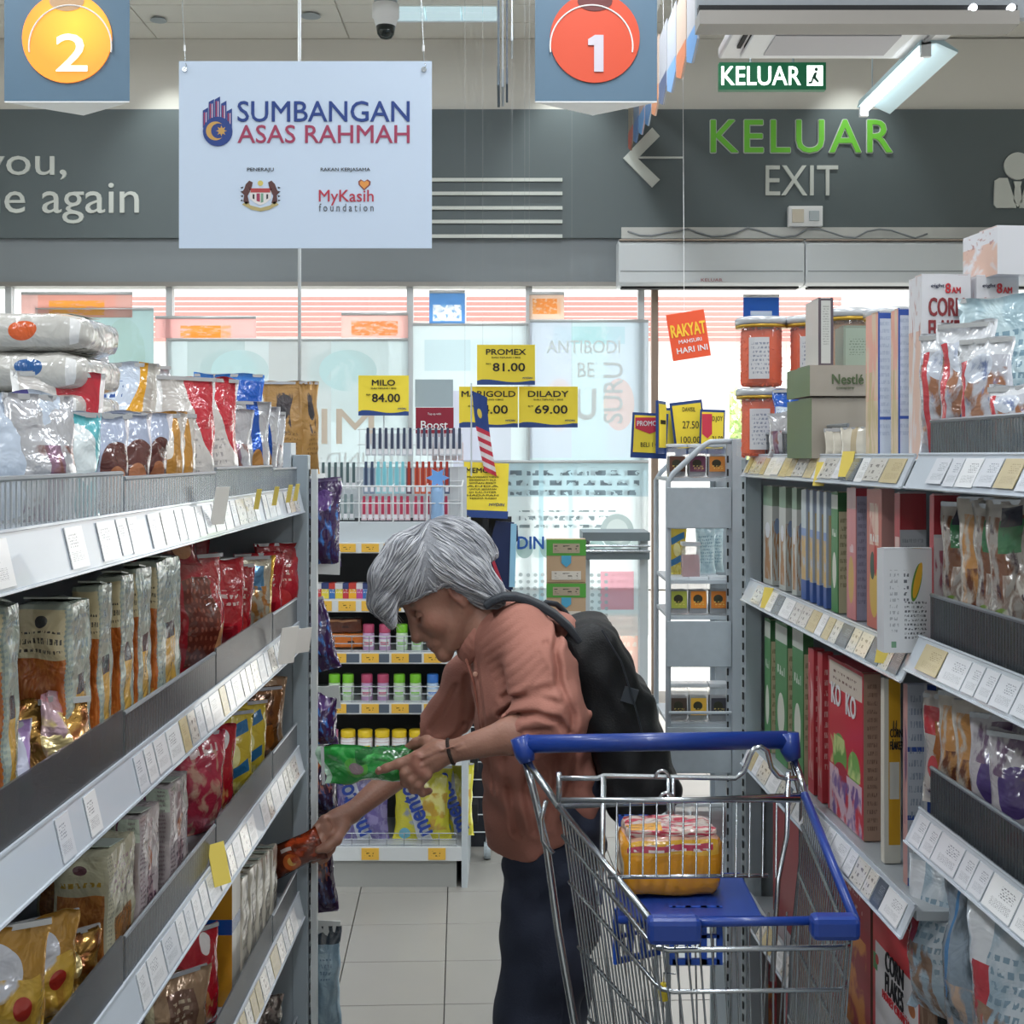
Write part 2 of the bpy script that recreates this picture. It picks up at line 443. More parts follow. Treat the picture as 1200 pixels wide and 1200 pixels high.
def bq(pts): return [(X_(x, BY), Z_(y, BY)) for x, y in pts]
a.prism(bq([(730, 186), (764, 150), (773, 160), (747, 186), (773, 211), (764, 220)]), BY-.014, BY)
a.build('arrow', lw, wb)
a = MB(); a.lathe([(.085, 0), (.085, .012)], R=Matrix.Rotation(math.pi/2, 3, 'X'), n=28)
a.build('person_pictogram_head', lw, wb, loc=(X_(1192, BY), BY, Z_(195, BY)))
a = MB(); a.prism(bq([(1165, 212), (1170, 209), (1180, 209), (1190, 240), (1190, 244), (1167, 244), (1164, 240)]), BY-.012, BY)
a.prism(bq([(1204, 209), (1214, 209), (1220, 212), (1220, 240), (1216, 244), (1194, 244), (1194, 240)]), BY-.012, BY)
a.prism(bq([(1187, 213), (1197, 213), (1195, 219), (1197, 236), (1192, 243), (1187, 236), (1189, 219)]), BY-.012, BY)
a.build('person_pictogram_body', lw, wb)

# ------------------------------------------------------------------ shop window: mullions, panes
alu = mat('white_aluminium', '#c9cdd0', .35, metal=.3)
glass = mat('clear_glass', '#ffffff', .0); _n = glass.node_tree
for n in list(_n.nodes): _n.nodes.remove(n)
_o = _n.nodes.new('ShaderNodeOutputMaterial'); _t = _n.nodes.new('ShaderNodeBsdfTransparent'); _g = _n.nodes.new('ShaderNodeBsdfGlossy'); _x = _n.nodes.new('ShaderNodeMixShader')
_t.inputs[0].default_value = (.93, .96, .96, 1); _g.inputs['Roughness'].default_value = .02; _x.inputs[0].default_value = .05
_n.links.new(_t.outputs[0], _x.inputs[1]); _n.links.new(_g.outputs[0], _x.inputs[2]); _n.links.new(_x.outputs[0], _o.inputs[0])
wtop = Z_(336, WY)
cols = [-600, -330, 8, 197, 480, 620, 752]
w1 = empty('window_1', (0, WY+.05, 0), kind='structure')
for i, c in enumerate(cols):
    MB().lo_hi((X_(c, WY)-.02, -.03, 0), (X_(c, WY)+.02, .03, wtop)).build('mullion', alu, w1)
MB().lo_hi((X_(cols[0], WY), -.03, 0), (X_(cols[-1], WY), .03, .12)).build('sill_rail', alu, w1)
for p, q in zip(cols[:-1], cols[1:]):
    MB().lo_hi((X_(p, WY)+.02, -.004, .12), (X_(q, WY)-.02, .004, wtop)).build('pane', glass, w1)
d1 = empty('door_1', (0, WY+.05, 0), kind='structure')
brz = mat('bronze_frame', '#8f7d70', .4, metal=.3)
MB().lo_hi((X_(764, WY), -.03, 0), (X_(772, WY), .03, wtop)).build('door_post', brz, d1)
MB().lo_hi((X_(1130, WY), -.03, 0), (X_(1140, WY), .03, wtop)).build('door_post', brz, d1)
w2 = empty('window_2', (0, WY+.05, 0), kind='structure')
MB().lo_hi((X_(1140, WY), -.004, 0), (5.2, .004, wtop)).build('pane', glass, w2)
MB().lo_hi((4.0, -.03, 0), (4.05, .03, wtop)).build('mullion', alu, w2)

# ------------------------------------------------------------------ street outside
pave = MB().lo_hi((-16, 8.2, -.12), (16, 30, -.02)).build('street', mat('pale_concrete', '#c9c5bd', .8, vary=.05, vscale=2)); tag(pave, kind='structure')
SY = 14.0
bld = empty('shophouse', (0, SY+.3, 0), 0, 'pale shophouse across the street behind orange slatted shutters', 'building')
MB().lo_hi((-12, 0, 0), (X_(860, SY), .4, 5)).build('wall', mat('white_render', '#e8e4df', .8), bld)
MB().lo_hi((X_(1010, SY), 0, 0), (12, .4, 5)).build('wall', mat('white_render', '#e8e4df', .8), bld)
MB().lo_hi((X_(860, SY), 0, 2.5), (X_(1010, SY), .4, 5)).build('wall', mat('white_render', '#e8e4df', .8), bld)
shut = mat('orange_slats', '#c87e75', .6)
sh = empty('slatted_shutter', (0, SY, 0), 0, 'long orange slatted shutter hung above the street outside the window', 'shutter')
sb = None
for k in range(9):
    z = Z_(350+k*6, SY)
    for (xa, xb) in ((-4.6, -.55), (-.5, 3.6)):
        o = MB().box((0, 0, 0), (xb-xa, .03, .036)).build('slat', shut, sh, loc=((xa+xb)/2, 0, z))
for x in (-4.6, -.52, 3.6):
    MB().box((0, .03, 0), (.05, .03, .62)).build('frame_post', card_white, sh, loc=(x, 0, Z_(374, SY)))
MB().lo_hi((-4.6, .02, 0), (-4.56, .05, Z_(405, SY))).build('frame_post', card_white, sh)
MB().lo_hi((3.58, .02, 0), (3.62, .05, Z_(405, SY))).build('frame_post', card_white, sh)
leaf_m = mat('pale_green_leaves', '#b9cf8f', .6, vary=.3, vscale=20); bark = mat('bark', '#7d6a58', .9)
for ti, (tx, ty, th, lab) in enumerate(((2.6, 15.9, 2.3, 'small leafy tree outside, right of the yellow price cards'), (1.9, 19.5, 2.5, 'leafy tree outside seen through the doorway beside the window posters'))):
    t = empty('street_tree', (tx, ty, 0), 0, lab, 'tree')
    MB().tube([(0, 0, 0), (.03, 0, 1.0), (-.02, .02, th*.6)], [.09, .07, .04]).build('trunk', bark, t, smooth=True)
    cr = MB(); 
    for k in range(1400):
        a, b, c = rnd.gauss(0, .33), rnd.gauss(0, .3), rnd.gauss(0, .28)
        p = Vector((a, b, th*.72+c*1.2)); q = Euler((rnd.random()*6, rnd.random()*6, rnd.random()*6)).to_matrix()
        s_ = .05+rnd.random()*.03
        cr.add([p+q @ Vector(v)*s_ for v in ((-1, 0, 0), (0, -.5, .1), (1, 0, 0), (0, .5, .1))], [(0, 1, 2, 3)])
    cr.build('crown', leaf_m, t, fix=False)

# ------------------------------------------------------------------ posters hung inside the glass
PY = 8.012
def poster(x0, x1, y0, y1, base, layers, label, name='poster', Y=PY, tr=.55, cat='poster', group=None):
    m = translucify(design(name+str(x0)+str(y0), base, layers, rough=.7), tr)
    w, h = X_(x1, Y)-X_(x0, Y), Z_(y0, Y)-Z_(y1, Y)
    r = empty(name, (X_((x0+x1)/2, Y), Y, Z_(y1, Y)), 0, label, cat, group)
    MB().box((0, 0, h/2), (w, .003, h)).build('sheet', m, r)
    rl = MB(); rl.tube([(-w/2, 0, h), (w/2, 0, h)], .01); rl.build('hanging_rail', alu, r, smooth=True)
    return r, w, h
teal = '#c3d4d5'
poster(42, 180, 362, 640, teal, [('n', .75, .8, .18, .16, '#bccdca', 5, .45, 1), ('r', .12, .72, .09, .1, '#b9cccb')], 'grey-teal roller poster, leftmost, behind the white noodle packs')
p, w, h = poster(197, 478, 398, 640, '#dbe3e5', [('r', .2, .8, .12, .2, '#c5cfd0'), ('r', .55, .5, .13, .5, '#cfd2d3'), ('n', .3, .85, .12, .1, '#c8d8da', 6, .4, 1), ('n', .75, .85, .12, .1, '#c8d8da', 6, .4, 1)], 'wide pale blue poster behind the brown coffee bags')
pale_l = mat('pale_poster_ink', '#dfe8ea', .7); tan_l = mat('tan_poster_ink', '#d9cbbb', .7)
text('IM', w*.22, .22, tan_l, p, (w*.25, -.006, h*.58), rot=(math.pi/2, 0, 0))
t_ = text('GUND', w*.28, .09, pale_l, p, (w*.3, -.006, h*.42)); t_.scale.x = -1
poster(484, 619, 380, 640, '#e2e9eb', [('r', .3, .86, .2, .07, '#cfdde2'), ('r', .6, .5, .25, .2, '#d2d4de')], 'pale blue poster behind the upper yellow price cards')
p, w, h = poster(621, 760, 376, 545, '#dbe6e9', [('n', .5, .9, .3, .06, '#c9dfe2', 7, .4), ('r', .15, .55, .2, .5, '#dde0ea'), ('n', .75, .42, .13, .18, '#e4d5cf', 3, .35, 1)], 'light blue poster with large white mirrored letters beside the doorway')
text('U', w*.16, .19, pale_l, p, (-.02, -.006, h*.42), bold=.05); text('BE', w*.14, .09, pale_l, p, (-.02, -.006, h*.66), bold=.02)
t_ = text('SURU', h*.42, w*.16, pale_l, p, (w*.2, -.006, h*.5), rot=(math.pi/2, -math.pi/2, 0), bold=.03)
text('ANTIBODI', w*.62, .08, pale_l, p, (-w*.05, -.006, h*.82), bold=.02)
lay = [('t', .05, .95, .8, .97, '#8a969e', 3), ('t', .3, .85, .62, .72, '#9aa5aa', 2), ('r', .42, .5, .012, .5, '#c8dfe6'), ('e', .83, .6, .09, .1, '#b5bfc0'), ('e', .83, .6, .06, .07, '#ccd2d2'), ('r', .83, .26, .09, .11, '#eab5c0'), ('r', .5, .9, .5, .1, '#d3e3e8')]
lay = [lay[-1]] + lay[:-1] + [('e', .07+.13*i, .5, .045, .055, '#b0c4c3') for i in range(6)] + [('g', .4, .2, .38, .17, '#c3cacc', 26)]
poster(543, 760, 541, 745, '#eef3f4', lay, 'white information poster with a row of grey-green discs, under the light blue poster', Y=7.99)
poster(560, 685, 690, 800, '#cfe2ea', [('n', .5, .3, .5, .3, '#efcdbc', 5, .5)], 'pale poster with peach shapes low behind the woman\'s shoulder', Y=8.0)
poster(690, 752, 690, 790, '#f4ddd5', [('r', .5, .85, .5, .15, '#b5d4dd'), ('t', .1, .9, .2, .6, '#f2efe9', 4)], 'small pink poster low beside the doorway post', Y=8.0)
poster(25, 155, 344, 372, '#f0c8bf', [('n', .5, .4, .25, .3, '#f6c77c', 9, .42), ('r', .05, .5, .1, .5, '#e9dada')], 'salmon street banner at the far left above the teal poster', Y=8.005, tr=.7)
poster(182, 300, 372, 396, '#eeccca', [('n', .45, .3, .2, .3, '#f3b36f', 9, .42)], 'pink street banner above the left half of the wide poster', Y=8.005, tr=.7)
poster(400, 478, 368, 396, '#efd3cf', [('n', .5, .4, .35, .3, '#f3ae83', 9, .45)], 'pink banner above the right end of the wide poster', Y=8.005, tr=.7)
poster(503, 545, 342, 380, '#8fb9e0', [('n', .5, .35, .4, .25, '#f1f1f1', 6, .4)], 'small blue notice with a white picture at the top of the window', Y=8.005, tr=.7)
poster(620, 661, 344, 374, '#eddcd0', [('n', .45, .5, .35, .3, '#efb67a', 9, .42)], 'small cream notice with orange print at the top of the window', Y=8.005, tr=.7)
poster(871, 913, 347, 372, '#3a78cc', [('r', .5, .2, .3, .1, '#d8e2ee')], 'dark blue notice above the clear snack jars', Y=8.005, tr=.3)
# orange tag hung in the doorway
ot = empty('hanging_tag', (X_(811, 6.5), 6.5, Z_(420, 6.5)), 0, 'orange tilted tag with yellow lettering hung in the doorway', 'tag')
orm = mat('orange_card', '#e8552e', .5)
w, h = 45/1500*6.5, 55/1500*6.5
rot = Euler((0, math.radians(-9), 0))
MB().box((0, 0, h/2), (w, .003, h)).build('card', orm, ot, rot=rot, bevel=.02)
t_ = text('RAKYAT', w*.9, h*.26, mat('yellow_print', '#f7c63a', .6), ot, (-.02, -.004, h*.62), rot=(math.pi/2, math.radians(-9), 0), bold=.05)
text('MAHSURI', w*.6, h*.08, card_white, ot, (-.01, -.004, h*.38), rot=(math.pi/2, math.radians(-9), 0), bold=.02)
text('HARI INI', w*.8, h*.12, card_white, ot, (0, -.004, h*.2), rot=(math.pi/2, math.radians(-9), 0), bold=.03)
MB().tube([(-.04, 0, h), (-.05, 0, CZ-ot.location.z)], .0015, 5).build('string', card_white, ot)

# ------------------------------------------------------------------ air curtains under the band
beige = mat('air_curtain_shell', '#c6cbcf', .45)
for i, (x0, x1, lab) in enumerate(((725, 943, 'white air curtain unit over the doorway, left one'), (944, 1240, 'white air curtain unit over the doorway, right one behind the cornflake boxes'))):
    Y = 7.75; r = empty('air_curtain', (X_(x0, Y), Y, Z_(334, Y)), 0, lab, 'air curtain')
    w, h = X_(x1, Y)-X_(x0, Y), Z_(280, Y)-Z_(334, Y)
    b = MB(); b.prism([(0, .015), (.03, 0), (.2, 0), (.2, h), (.05, h), (0, h-.03)], 0, w, 'yz'); b.build('housing', beige, r, bevel=.006)
    MB().box((w/2, .1, -.006), (w*.96, .08, .012)).build('outlet_slot', dark_gap, r)
    MB().box((w/2, .003, h*.3), (w*.98, .012, .006)).build('seam', mat('seam_grey', '#8d9296', .6), r)
    MB().box((w/2, .03, h-.004), (w*.99, .05, .008)).build('top_rail', mat('rusty_rail', '#a89a8e', .8, vary=.3, vscale=12), r)
    if i == 0:
        text('KELUAR', .13, .018, mat('faded_red', '#a5636a', .7), r, (w*.5, -.004, .03))
MB().lo_hi((X_(728, BY), BY-.02, Z_(280, BY)), (5.1, BY, Z_(267, BY))).build('bare_plaster_strip', mat('bare_plaster', '#c2c2bf', .9, vary=.15, vscale=6), wb)
sk = MB().box((0, 0, 0), (.21, .05, .125)).build('socket_box', card_white, wb, loc=(X_(942, BY), BY-.03, Z_(255, BY)), bevel=.004)
MB().box((-.05, -.03, 0), (.07, .015, .08)).build('socket', mat('socket_cream', '#cfc6b6', .6), sk)
MB().box((.05, -.03, 0), (.06, .015, .06)).build('switch', mat('socket_grey', '#b0b9bf', .6), sk)
cb = MB(); cb.tube([(X_(735+i*14, BY), BY-.03, Z_(272+4*math.sin(i*1.1)+(i % 5), BY)) for i in range(26)], .006, 6); cb.build('loose_cable', mat('cable_grey', '#8b8f92', .6), wb, smooth=True)

# ------------------------------------------------------------------ ceiling-hung things
def hang_wires(parent, xs, y, z0, top, r=.0012, nm='wire'):
    for x in xs: MB().tube([(x, y, z0), (x+.002, y, z0+(top-z0)*.5), (x, y, top)], r, 5).build(nm, mat('steel_wire', '#8b8f93', .4, metal=.7), parent)
slate = mat('slate_blue_board', '#56738a', .45)
def aisle_sign(cx, x0, x1, disc, num, label, lit):
    Y = 4.4; z0 = Z_(120, Y); w = X_(x1, Y)-X_(x0, Y); h = .64
    r = empty('aisle_number_sign', (X_((x0+x1)/2, Y), Y, z0), 0, label, 'sign')
    b = MB(); b.prism([(-w/2, 0), (w/2, 0), (0, .17)], .004, h, 'xy'); b.build('panel', slate, r)
    b = MB(); b.prism([(-w/2, 0), (w/2, 0), (0, .17)], 0, .004, 'xy'); b.build('underside', card_white, r)
    cxr = (cx-(x0+x1)/2)*Y/F; cz = Z_(45, Y)-z0; R_ = 52.5*Y/F
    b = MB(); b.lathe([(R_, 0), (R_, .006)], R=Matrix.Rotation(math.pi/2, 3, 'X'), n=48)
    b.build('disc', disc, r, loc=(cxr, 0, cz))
    b = MB(); n = 40
    pts = [(cxr+.012*(-1 if cx > 300 else 1)+R_*.92*math.cos(t), -.0075, cz-.03+R_*.92*math.sin(t)) for t in [math.radians(-8+ (196)*i/n) for i in range(n+1)]]
    b.tube(pts, .0028, 6); b.build('white_arc', mat('sign_white', '#f2f0ee', .5), r)
    # a printed picture in the top of the disc
    b = MB(); b.prism([(cxr+.06*math.cos(t), cz+R_*.82+.035*math.sin(t)) for t in [2*math.pi*i/20 for i in range(20)]], -.008, -.006); b.build('picture', mat('sign_picture_%s' % num, '#c9a37c' if lit else '#6d3434', .6), r)
    dx = {'2': 6, '1': 1}[num]*Y/F
    if num == '1':
        b = MB(); b.prism([(cxr+(x-697)*Y/F, cz-(y-45)*Y/F) for x, y in ((696, 85), (696, 54), (689, 54), (689, 47), (697, 42), (707, 42), (707, 85))], -.0105, -.008)
        b.build('numeral', mat('numeral_grey_white', '#cfc9d4', .4), r)
    else: text(num, (36 if num == '2' else 20)*Y/F, 43*Y/F, mat('numeral_white', '#f4f2f0', .4, emit='#fff6e0', es=.45 if lit else .0), r, (cxr+dx, -.009, Z_(62.5, Y)-z0), bold=.03, ext=.001, name='numeral')  # numeral of sign 2 emits faintly to match the painted disc glow
    for x in (-w*.4, w*.4): hang_wires(r, [x], .02, h, CZ-z0)
    return r
disc_glow_m = mat('orange_disc_painted_glow', '#f08a20', .4, emit='#ff9a18', es=.75)  # lamp glow painted into the emission, yellow fading to orange
_nt = disc_glow_m.node_tree; _tc = _nt.nodes.new('ShaderNodeTexCoord'); _vm = _nt.nodes.new('ShaderNodeVectorMath'); _vm.operation = 'DISTANCE'
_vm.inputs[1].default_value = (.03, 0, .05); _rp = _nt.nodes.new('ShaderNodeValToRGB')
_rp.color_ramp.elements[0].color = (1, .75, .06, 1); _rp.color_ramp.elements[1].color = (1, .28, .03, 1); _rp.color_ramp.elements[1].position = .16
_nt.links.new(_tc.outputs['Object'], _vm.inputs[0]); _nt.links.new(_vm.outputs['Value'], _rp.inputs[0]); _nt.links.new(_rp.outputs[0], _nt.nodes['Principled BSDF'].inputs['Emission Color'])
aisle_sign(79, 5, 152, disc_glow_m, '2', 'slate hanging sign with number 2 and a lamp glow painted into its orange disc', True)
aisle_sign(697, 627, 770, mat('red_orange_disc', '#d94a26', .45), '1', 'slate hanging sign with a red-orange disc and number 1', False)

# big white donation banner
Y = 3.8; x0, x1, y0, y1 = 210, 506, 72, 291
ban = empty('hanging_banner', (X_(358, Y), Y, Z_(y1, Y)), 0, 'large pale blue-white banner with navy and crimson lettering hung on wires', 'banner')
w, h = X_(x1, Y)-X_(x0, Y), Z_(y0, Y)-Z_(y1, Y)
MB().box((0, 0, h/2), (w, .006, h)).build('board', mat('banner_board', '#cbdcf2', .45), ban)
bnav = mat('banner_navy', '#203f88', .5); bred = mat('banner_crimson', '#a23a5c', .5); gold_i = mat('banner_gold', '#c99f57', .5)
def BX(px): return (px-358)*Y/F
def BZ(py): return (y1-py)*Y/F
def bt(s, a, b, c, d, m, **k): return text(s, (b-a)*Y/F, (d-c)*Y/F, m, ban, (BX((a+b)/2), -.0045, BZ((c+d)/2)), **k)
bt('SUMBANGAN', 279, 480, 119, 143, bnav, bold=.022)
bt('ASAS RAHMAH', 279, 480, 147, 168, bred, bold=.02)
bt('PENERAJU', 290, 321, 197, 202, black_ink)
bt('RAKAN KERJASAMA', 376, 434, 197, 202, black_ink)
bt('MyKasih', 374, 438, 223, 241, mat('logo_red', '#b8324a', .5), bold=.012)
bt('foundation', 374, 438, 239, 248, mat('grey_ink', '#5a5d68', .5), spacing=1.5)
def bpoly(pts, m, nm, d=.001, back=-.0035): 
    b = MB(); b.prism([(BX(x), BZ(y)) for x, y in pts], back-d, back); return b.build(nm, m, ban)
def circ(cx, cy, r_, n=28, ry=None): return [(cx+r_*math.cos(2*math.pi*i/n), cy+(ry or r_)*math.sin(2*math.pi*i/n)) for i in range(n)]
for i, (fx, fy) in enumerate(((238, 130), (245, 120), (252, 117), (259.5, 122), (266, 131))):
    bpoly([(fx, fy), (fx+6.2, fy-3.5), (fx+6.2, 150), (fx, 150)], bnav, 'emblem_finger', .0008)
    for k in range(2): bpoly([(fx+1.2+k*2.2, fy+2.5), (fx+2.4+k*2.2, fy+1.8), (fx+2.4+k*2.2, 148), (fx+1.2+k*2.2, 148)], mat('banner_pink', '#d7b9c9', .5) if k else bred, 'emblem_stripe', .0004, -.0044)
bpoly(circ(255.5, 154.5, 17.3), bnav, 'emblem_palm', .0022)
cr = [(253+11*math.cos(t), 154+11*math.sin(t)) for t in np.linspace(math.radians(55), math.radians(305), 24)] + [(256.5+8.6*math.cos(t), 154+8.8*math.sin(t)) for t in np.linspace(math.radians(300), math.radians(60), 24)]
bpoly(cr, gold_i, 'emblem_crescent', .0005, -.0058)
bpoly([(260+(6.5 if i % 2 == 0 else 3.2)*math.cos(math.pi*i/8), 154+(6.5 if i % 2 == 0 else 3.2)*math.sin(math.pi*i/8)) for i in range(16)], gold_i, 'emblem_star', .0005, -.0058)
# state crest: two tigers, shield, ribbon
bk = mat('crest_brown', '#5b3a3a', .6)
for s_ in (-1, 1):
    c0 = 305.5
    bpoly([(c0+s_*x, y) for x, y in ((9, 214), (13, 212), (17, 216), (19, 222), (22, 226), (19, 229), (20, 236), (17, 240), (13, 238), (15, 230), (12, 224), (10, 219))], bk, 'crest_supporter')
    for k in range(4): bpoly([(c0+s_*(20+(k % 2)), 219+k*5), (c0+s_*23.5, 220+k*5), (c0+s_*21, 221.5+k*5)], black_ink, 'crest_claw')
bpoly([(293, 221), (318, 221), (318, 233), (312, 238), (305.5, 241), (299, 238), (293, 233)], mat('crest_white', '#e6e3e4', .6), 'crest_shield')
bpoly([(294, 221), (317, 221), (317, 226), (294, 226)], mat('crest_red', '#b4474a', .6), 'crest_chief', .0004, -.0046)
bpoly([(301, 227), (305, 227), (305, 237), (301, 236)], bred, 'crest_pale', .0004, -.0046); bpoly([(306, 227), (309, 227), (309, 237), (306, 238)], mat('crest_green', '#79a58f', .6), 'crest_pale', .0004, -.0046)
for s_ in (-1, 1): bpoly([(305.5+s_*9, 228), (305.5+s_*7, 228), (305.5+s_*7, 234), (305.5+s_*9, 233)], black_ink, 'crest_mark', .0004, -.0046)
bpoly(circ(305.5, 215, 3.2, 12), mat('crest_yellow', '#d9c86d', .6), 'crest_sun')
bpoly([(284, 240), (289, 236), (294, 241), (305.5, 244), (317, 241), (322, 236), (327, 240), (321, 243), (316, 246), (305.5, 248), (295, 246), (290, 243)], mat('crest_ribbon', '#b7a875', .6), 'crest_ribbon')
hp = [(427, 223.5), (420.5, 217), (420, 213), (423, 210.5), (427, 213), (431, 210.5), (434.5, 213), (434, 217)]
bpoly(hp, mat('heart_line', '#8c4a4e', .5), 'heart_outline'); bpoly([(427+(x-427)*.75, 216.5+(y-216.5)*.75) for x, y in hp], mat('heart_orange', '#e59a4c', .5), 'heart', .0004, -.0046)
for x in (217, 497):
    b = MB(); b.lathe([(.008, 0), (.008, .004)], R=Matrix.Rotation(math.pi/2, 3, 'X'), n=14); b.build('eyelet', chrome, ban, loc=(BX(x), -.003, BZ(82)))
    b = MB(); b.tube([(BX(x), -.008, BZ(82)), (BX(x)+.006, -.006, BZ(78)), (BX(x), 0, BZ(72)), (BX(x)-.002, 0, BZ(60))], .0012, 5); b.build('hook', chrome, ban)
    b = MB(); b.tube([(BX(x)-.002, 0, BZ(60)), (BX(x)-.002, 0, BZ(53))], .004, 6); b.build('crimp', card_white, ban)
    b = MB(); b.tube([(BX(x)-.002, 0, BZ(53)), (BX(x)-.008, 0, BZ(10)), (BX(x)-.006, 0, CZ-ban.location.z)], .0012, 5); b.build('wire', chrome, ban)
pole = MB().tube([(0, 0, 1.22), (0, 0, CZ)], .0065, 10).build('hanging_pole', mat('pole_white', '#d7dde0', .4), loc=(X_(351, 4.9), 4.9, 0), smooth=True)
tag(pole, 'thin white vertical pole behind the big hanging banner', 'pole')

# hanging sheets seen edge on
def sheet(x, y, z0, z1, wd, c, label, grp, tip=None):
    r = empty('promotion_sheet', (x, y, z0), 0, label, 'hanging sheet', grp)
    b = MB(); b.prism([(0, .05), (wd/2, 0), (wd, .05), (wd, z1-z0), (0, z1-z0)], -.003, .003, 'yz'); b.build('sheet', mat('sheet_'+c, c, .35), r)
    b = MB(); b.prism([(0.002, .05), (wd/2, .0), (wd-.002, .05), (wd-.002, .14), (0.002, .12)], -.0045, .0045, 'yz'); b.build('printed_tip', mat('tip_'+str(tip), tip or '#4b7fb0', .35), r)
    MB().tube([(0, wd/2, z1-z0), (0, wd/2, CZ-z0)], .001, 5).build('wire', card_white, r)
for i, (px, y, zb, c, tp) in enumerate(((584, 4.6, 116, '#56636f', '#3b4a58'), (589, 5.1, 116, '#a9b1b8', '#6c7f92'), (594, 5.5, 112, '#3c4a5c', '#55677a'), (600, 5.9, 60, '#c0c5c9', '#8aa0b5'))):
    sheet(X_(px, y), y, Z_(zb, y), Z_(zb, y)+.8, .22, c, ['dark', 'pale grey', 'navy', 'light grey'][i]+' hanging sheet seen edge-on, '+['nearest', 'second', 'third', 'furthest'][i]+' of four between the banner and sign 1', 'edge-on sheets beside the banner', tp)
for i in range(9):
    y = 4.95+i*.33; col = ['#b8b7bd', '#c9b3a4', '#b5bac6', '#aeb0b8', '#c2ab9d', '#a9b6c2', '#b28e84', '#5f7391', '#8d8272'][i]
    sheet(.72, y, 3.06+.035*i, 3.42+.035*i, .3, col, 'narrow printed sheet right of sign 1, '+['nearest and rightmost', 'second from the right', 'third from the right', 'fourth from the right', 'middle one', 'fourth from the far end', 'third from the far end', 'second from the far end', 'furthest'][i]+' of the row', 'row of sheets right of sign number 1', ['#6b9bd0', '#d0805c', '#7ba7de', '#4f5f84', '#d98e63', '#3b6fa8', '#4f86c0', '#345f9e', '#b0503c'][i])
hr = MB().box((0, 0, 0), (.02, 3.1, .03)).build('hanging_rail', card_white, loc=(.72, 6.45, 3.74)); tag(hr, 'long white rail carrying the row of printed sheets', 'rail')

# grey light-track bulkhead, cassette unit, exit sign, batten lamp
bm_ = empty('track_bulkhead', (X_(820, 4.6), 4.6, Z_(28, 4.6)), 0, 'grey bulkhead with black light track at the top right', 'light track')
MB().lo_hi((0, 0, 0), (X_(1195, 4.6)-X_(820, 4.6), .12, .05)).build('beam', mat('beige_grey_beam', '#938f8a', .6), bm_)
MB().lo_hi((0, .02, .05), (X_(1195, 4.6)-X_(820, 4.6), .06, .075)).build('track', dark_gap, bm_)
MB().lo_hi((0, .08, .05), (2.4, .12, CZ-bm_.location.z)).build('upper_board', mat('bulkhead_grey', '#8f959b', .6), bm_)
for px in (1141, 1186):
    b = MB(); b.tube([(X_(px, 4.6)-bm_.location.x, 0, .06), (X_(px, 4.6)-bm_.location.x, .03, .06)], .014, 12); b.build('spot_head', mat('spot_glow', '#ffffff', .3, emit='#eaf4ff', es=3.), bm_)
ac = empty('ceiling_cassette', (.885, 5.0, 3.2), 0, 'white ceiling cassette unit with grey grille above the green exit sign', 'air conditioner')
wc = .9; dc = .5
b = MB(); b.prism([(0, 0), (wc, 0), (wc, dc), (0, dc)], 0, .05, 'xy'); b.build('frame', mat('cassette_white', '#dcdcde', .4), ac, bevel=.01)
MB().box((wc*.45, dc/2, -.008), (wc*.72, dc*.72, .02)).build('panel', card_white, ac, bevel=.006)
MB().box((wc*.47, dc/2, -.02), (wc*.56, dc*.5, .008)).build('grille', mat('grille_grey', '#a7a5ab', .5), ac)
for k in range(2): MB().box((wc*.065+k*.03, dc*.45, -.004), (.016, .2, .012)).build('louvre_slot', dark_gap, ac)
MB().box((wc*.9, dc*.45, -.004), (.02, .3, .012)).build('louvre_slot', mat('slot_grey', '#9b9a9d', .5), ac)
MB().lo_hi((.1, .08, .05), (wc-.1, dc-.08, .2)).build('housing', grey_metal, ac)
for x in (.15, wc-.15): hang_wires(ac, [x], dc/2, .2, CZ-3.2, .004, 'rod')
es = empty('exit_sign', (X_(843, 6), 6, Z_(105, 6)), 0, 'lit green exit sign reading KELUAR with a running figure', 'exit sign')
w, h = .5, .128
MB().lo_hi((0, 0, 0), (w, .04, h)).build('case', mat('exit_green', '#145a3c', .5, emit='#0c6b42', es=.25), es)
gw = mat('exit_glow_white', '#ffffff', .4, emit='#f2fff8', es=1.3)
text('KELUAR', w*.74, h*.68, gw, es, (w*.39, -.003, h*.5), bold=.035)
MB().lo_hi((w*.82, -.003, h*.14), (w*.97, 0, h*.88)).build('pictogram_door', gw, es)
b = MB(); gp = lambda pts: [(w*.82+x*w*.15, h*.14+y*h*.74) for x, y in pts]
b.prism(gp([(.45, .62), (.62, .66), (.55, .42), (.75, .2), (.68, .14), (.42, .34), (.3, .1), (.08, .1), (.1, .18), (.26, .2), (.34, .42)]), -.006, -.003)
b.prism([(w*.82+.58*w*.15+.008*math.cos(t), h*.14+.8*h*.74+.008*math.sin(t)) for t in [k*math.pi/5 for k in range(10)]], -.006, -.003)
b.build('running_figure', mat('exit_dark_green', '#14503a', .5), es)
MB().tube([(w*.3, .02, h), (w*.3, .02, CZ-es.location.z)], .005, 6).build('rod', grey_metal, es); MB().tube([(w*.7, .02, h), (w*.7, .02, CZ-es.location.z)], .005, 6).build('rod', grey_metal, es)
bl = empty('batten_lamp', (1.7, 5.25, 3.16), 0, 'fluorescent batten lamp hanging at an angle right of the exit sign', 'lamp')
tube_glow = mat('tube_glow', '#ffffff', .3, emit='#f3fbff', es=6.)
MB().tube([(0, .03, 0), (0, 1.17, 0)], .014, 12).build('tube', tube_glow, bl, smooth=True)
MB().prism([(-.03, .02), (-.02, .055), (.05, .055), (.13, .0), (.13, -.01), (.04, .03)], 0, 1.2).build('reflector', mat('lamp_blue_white', '#b9d3da', .35), bl)
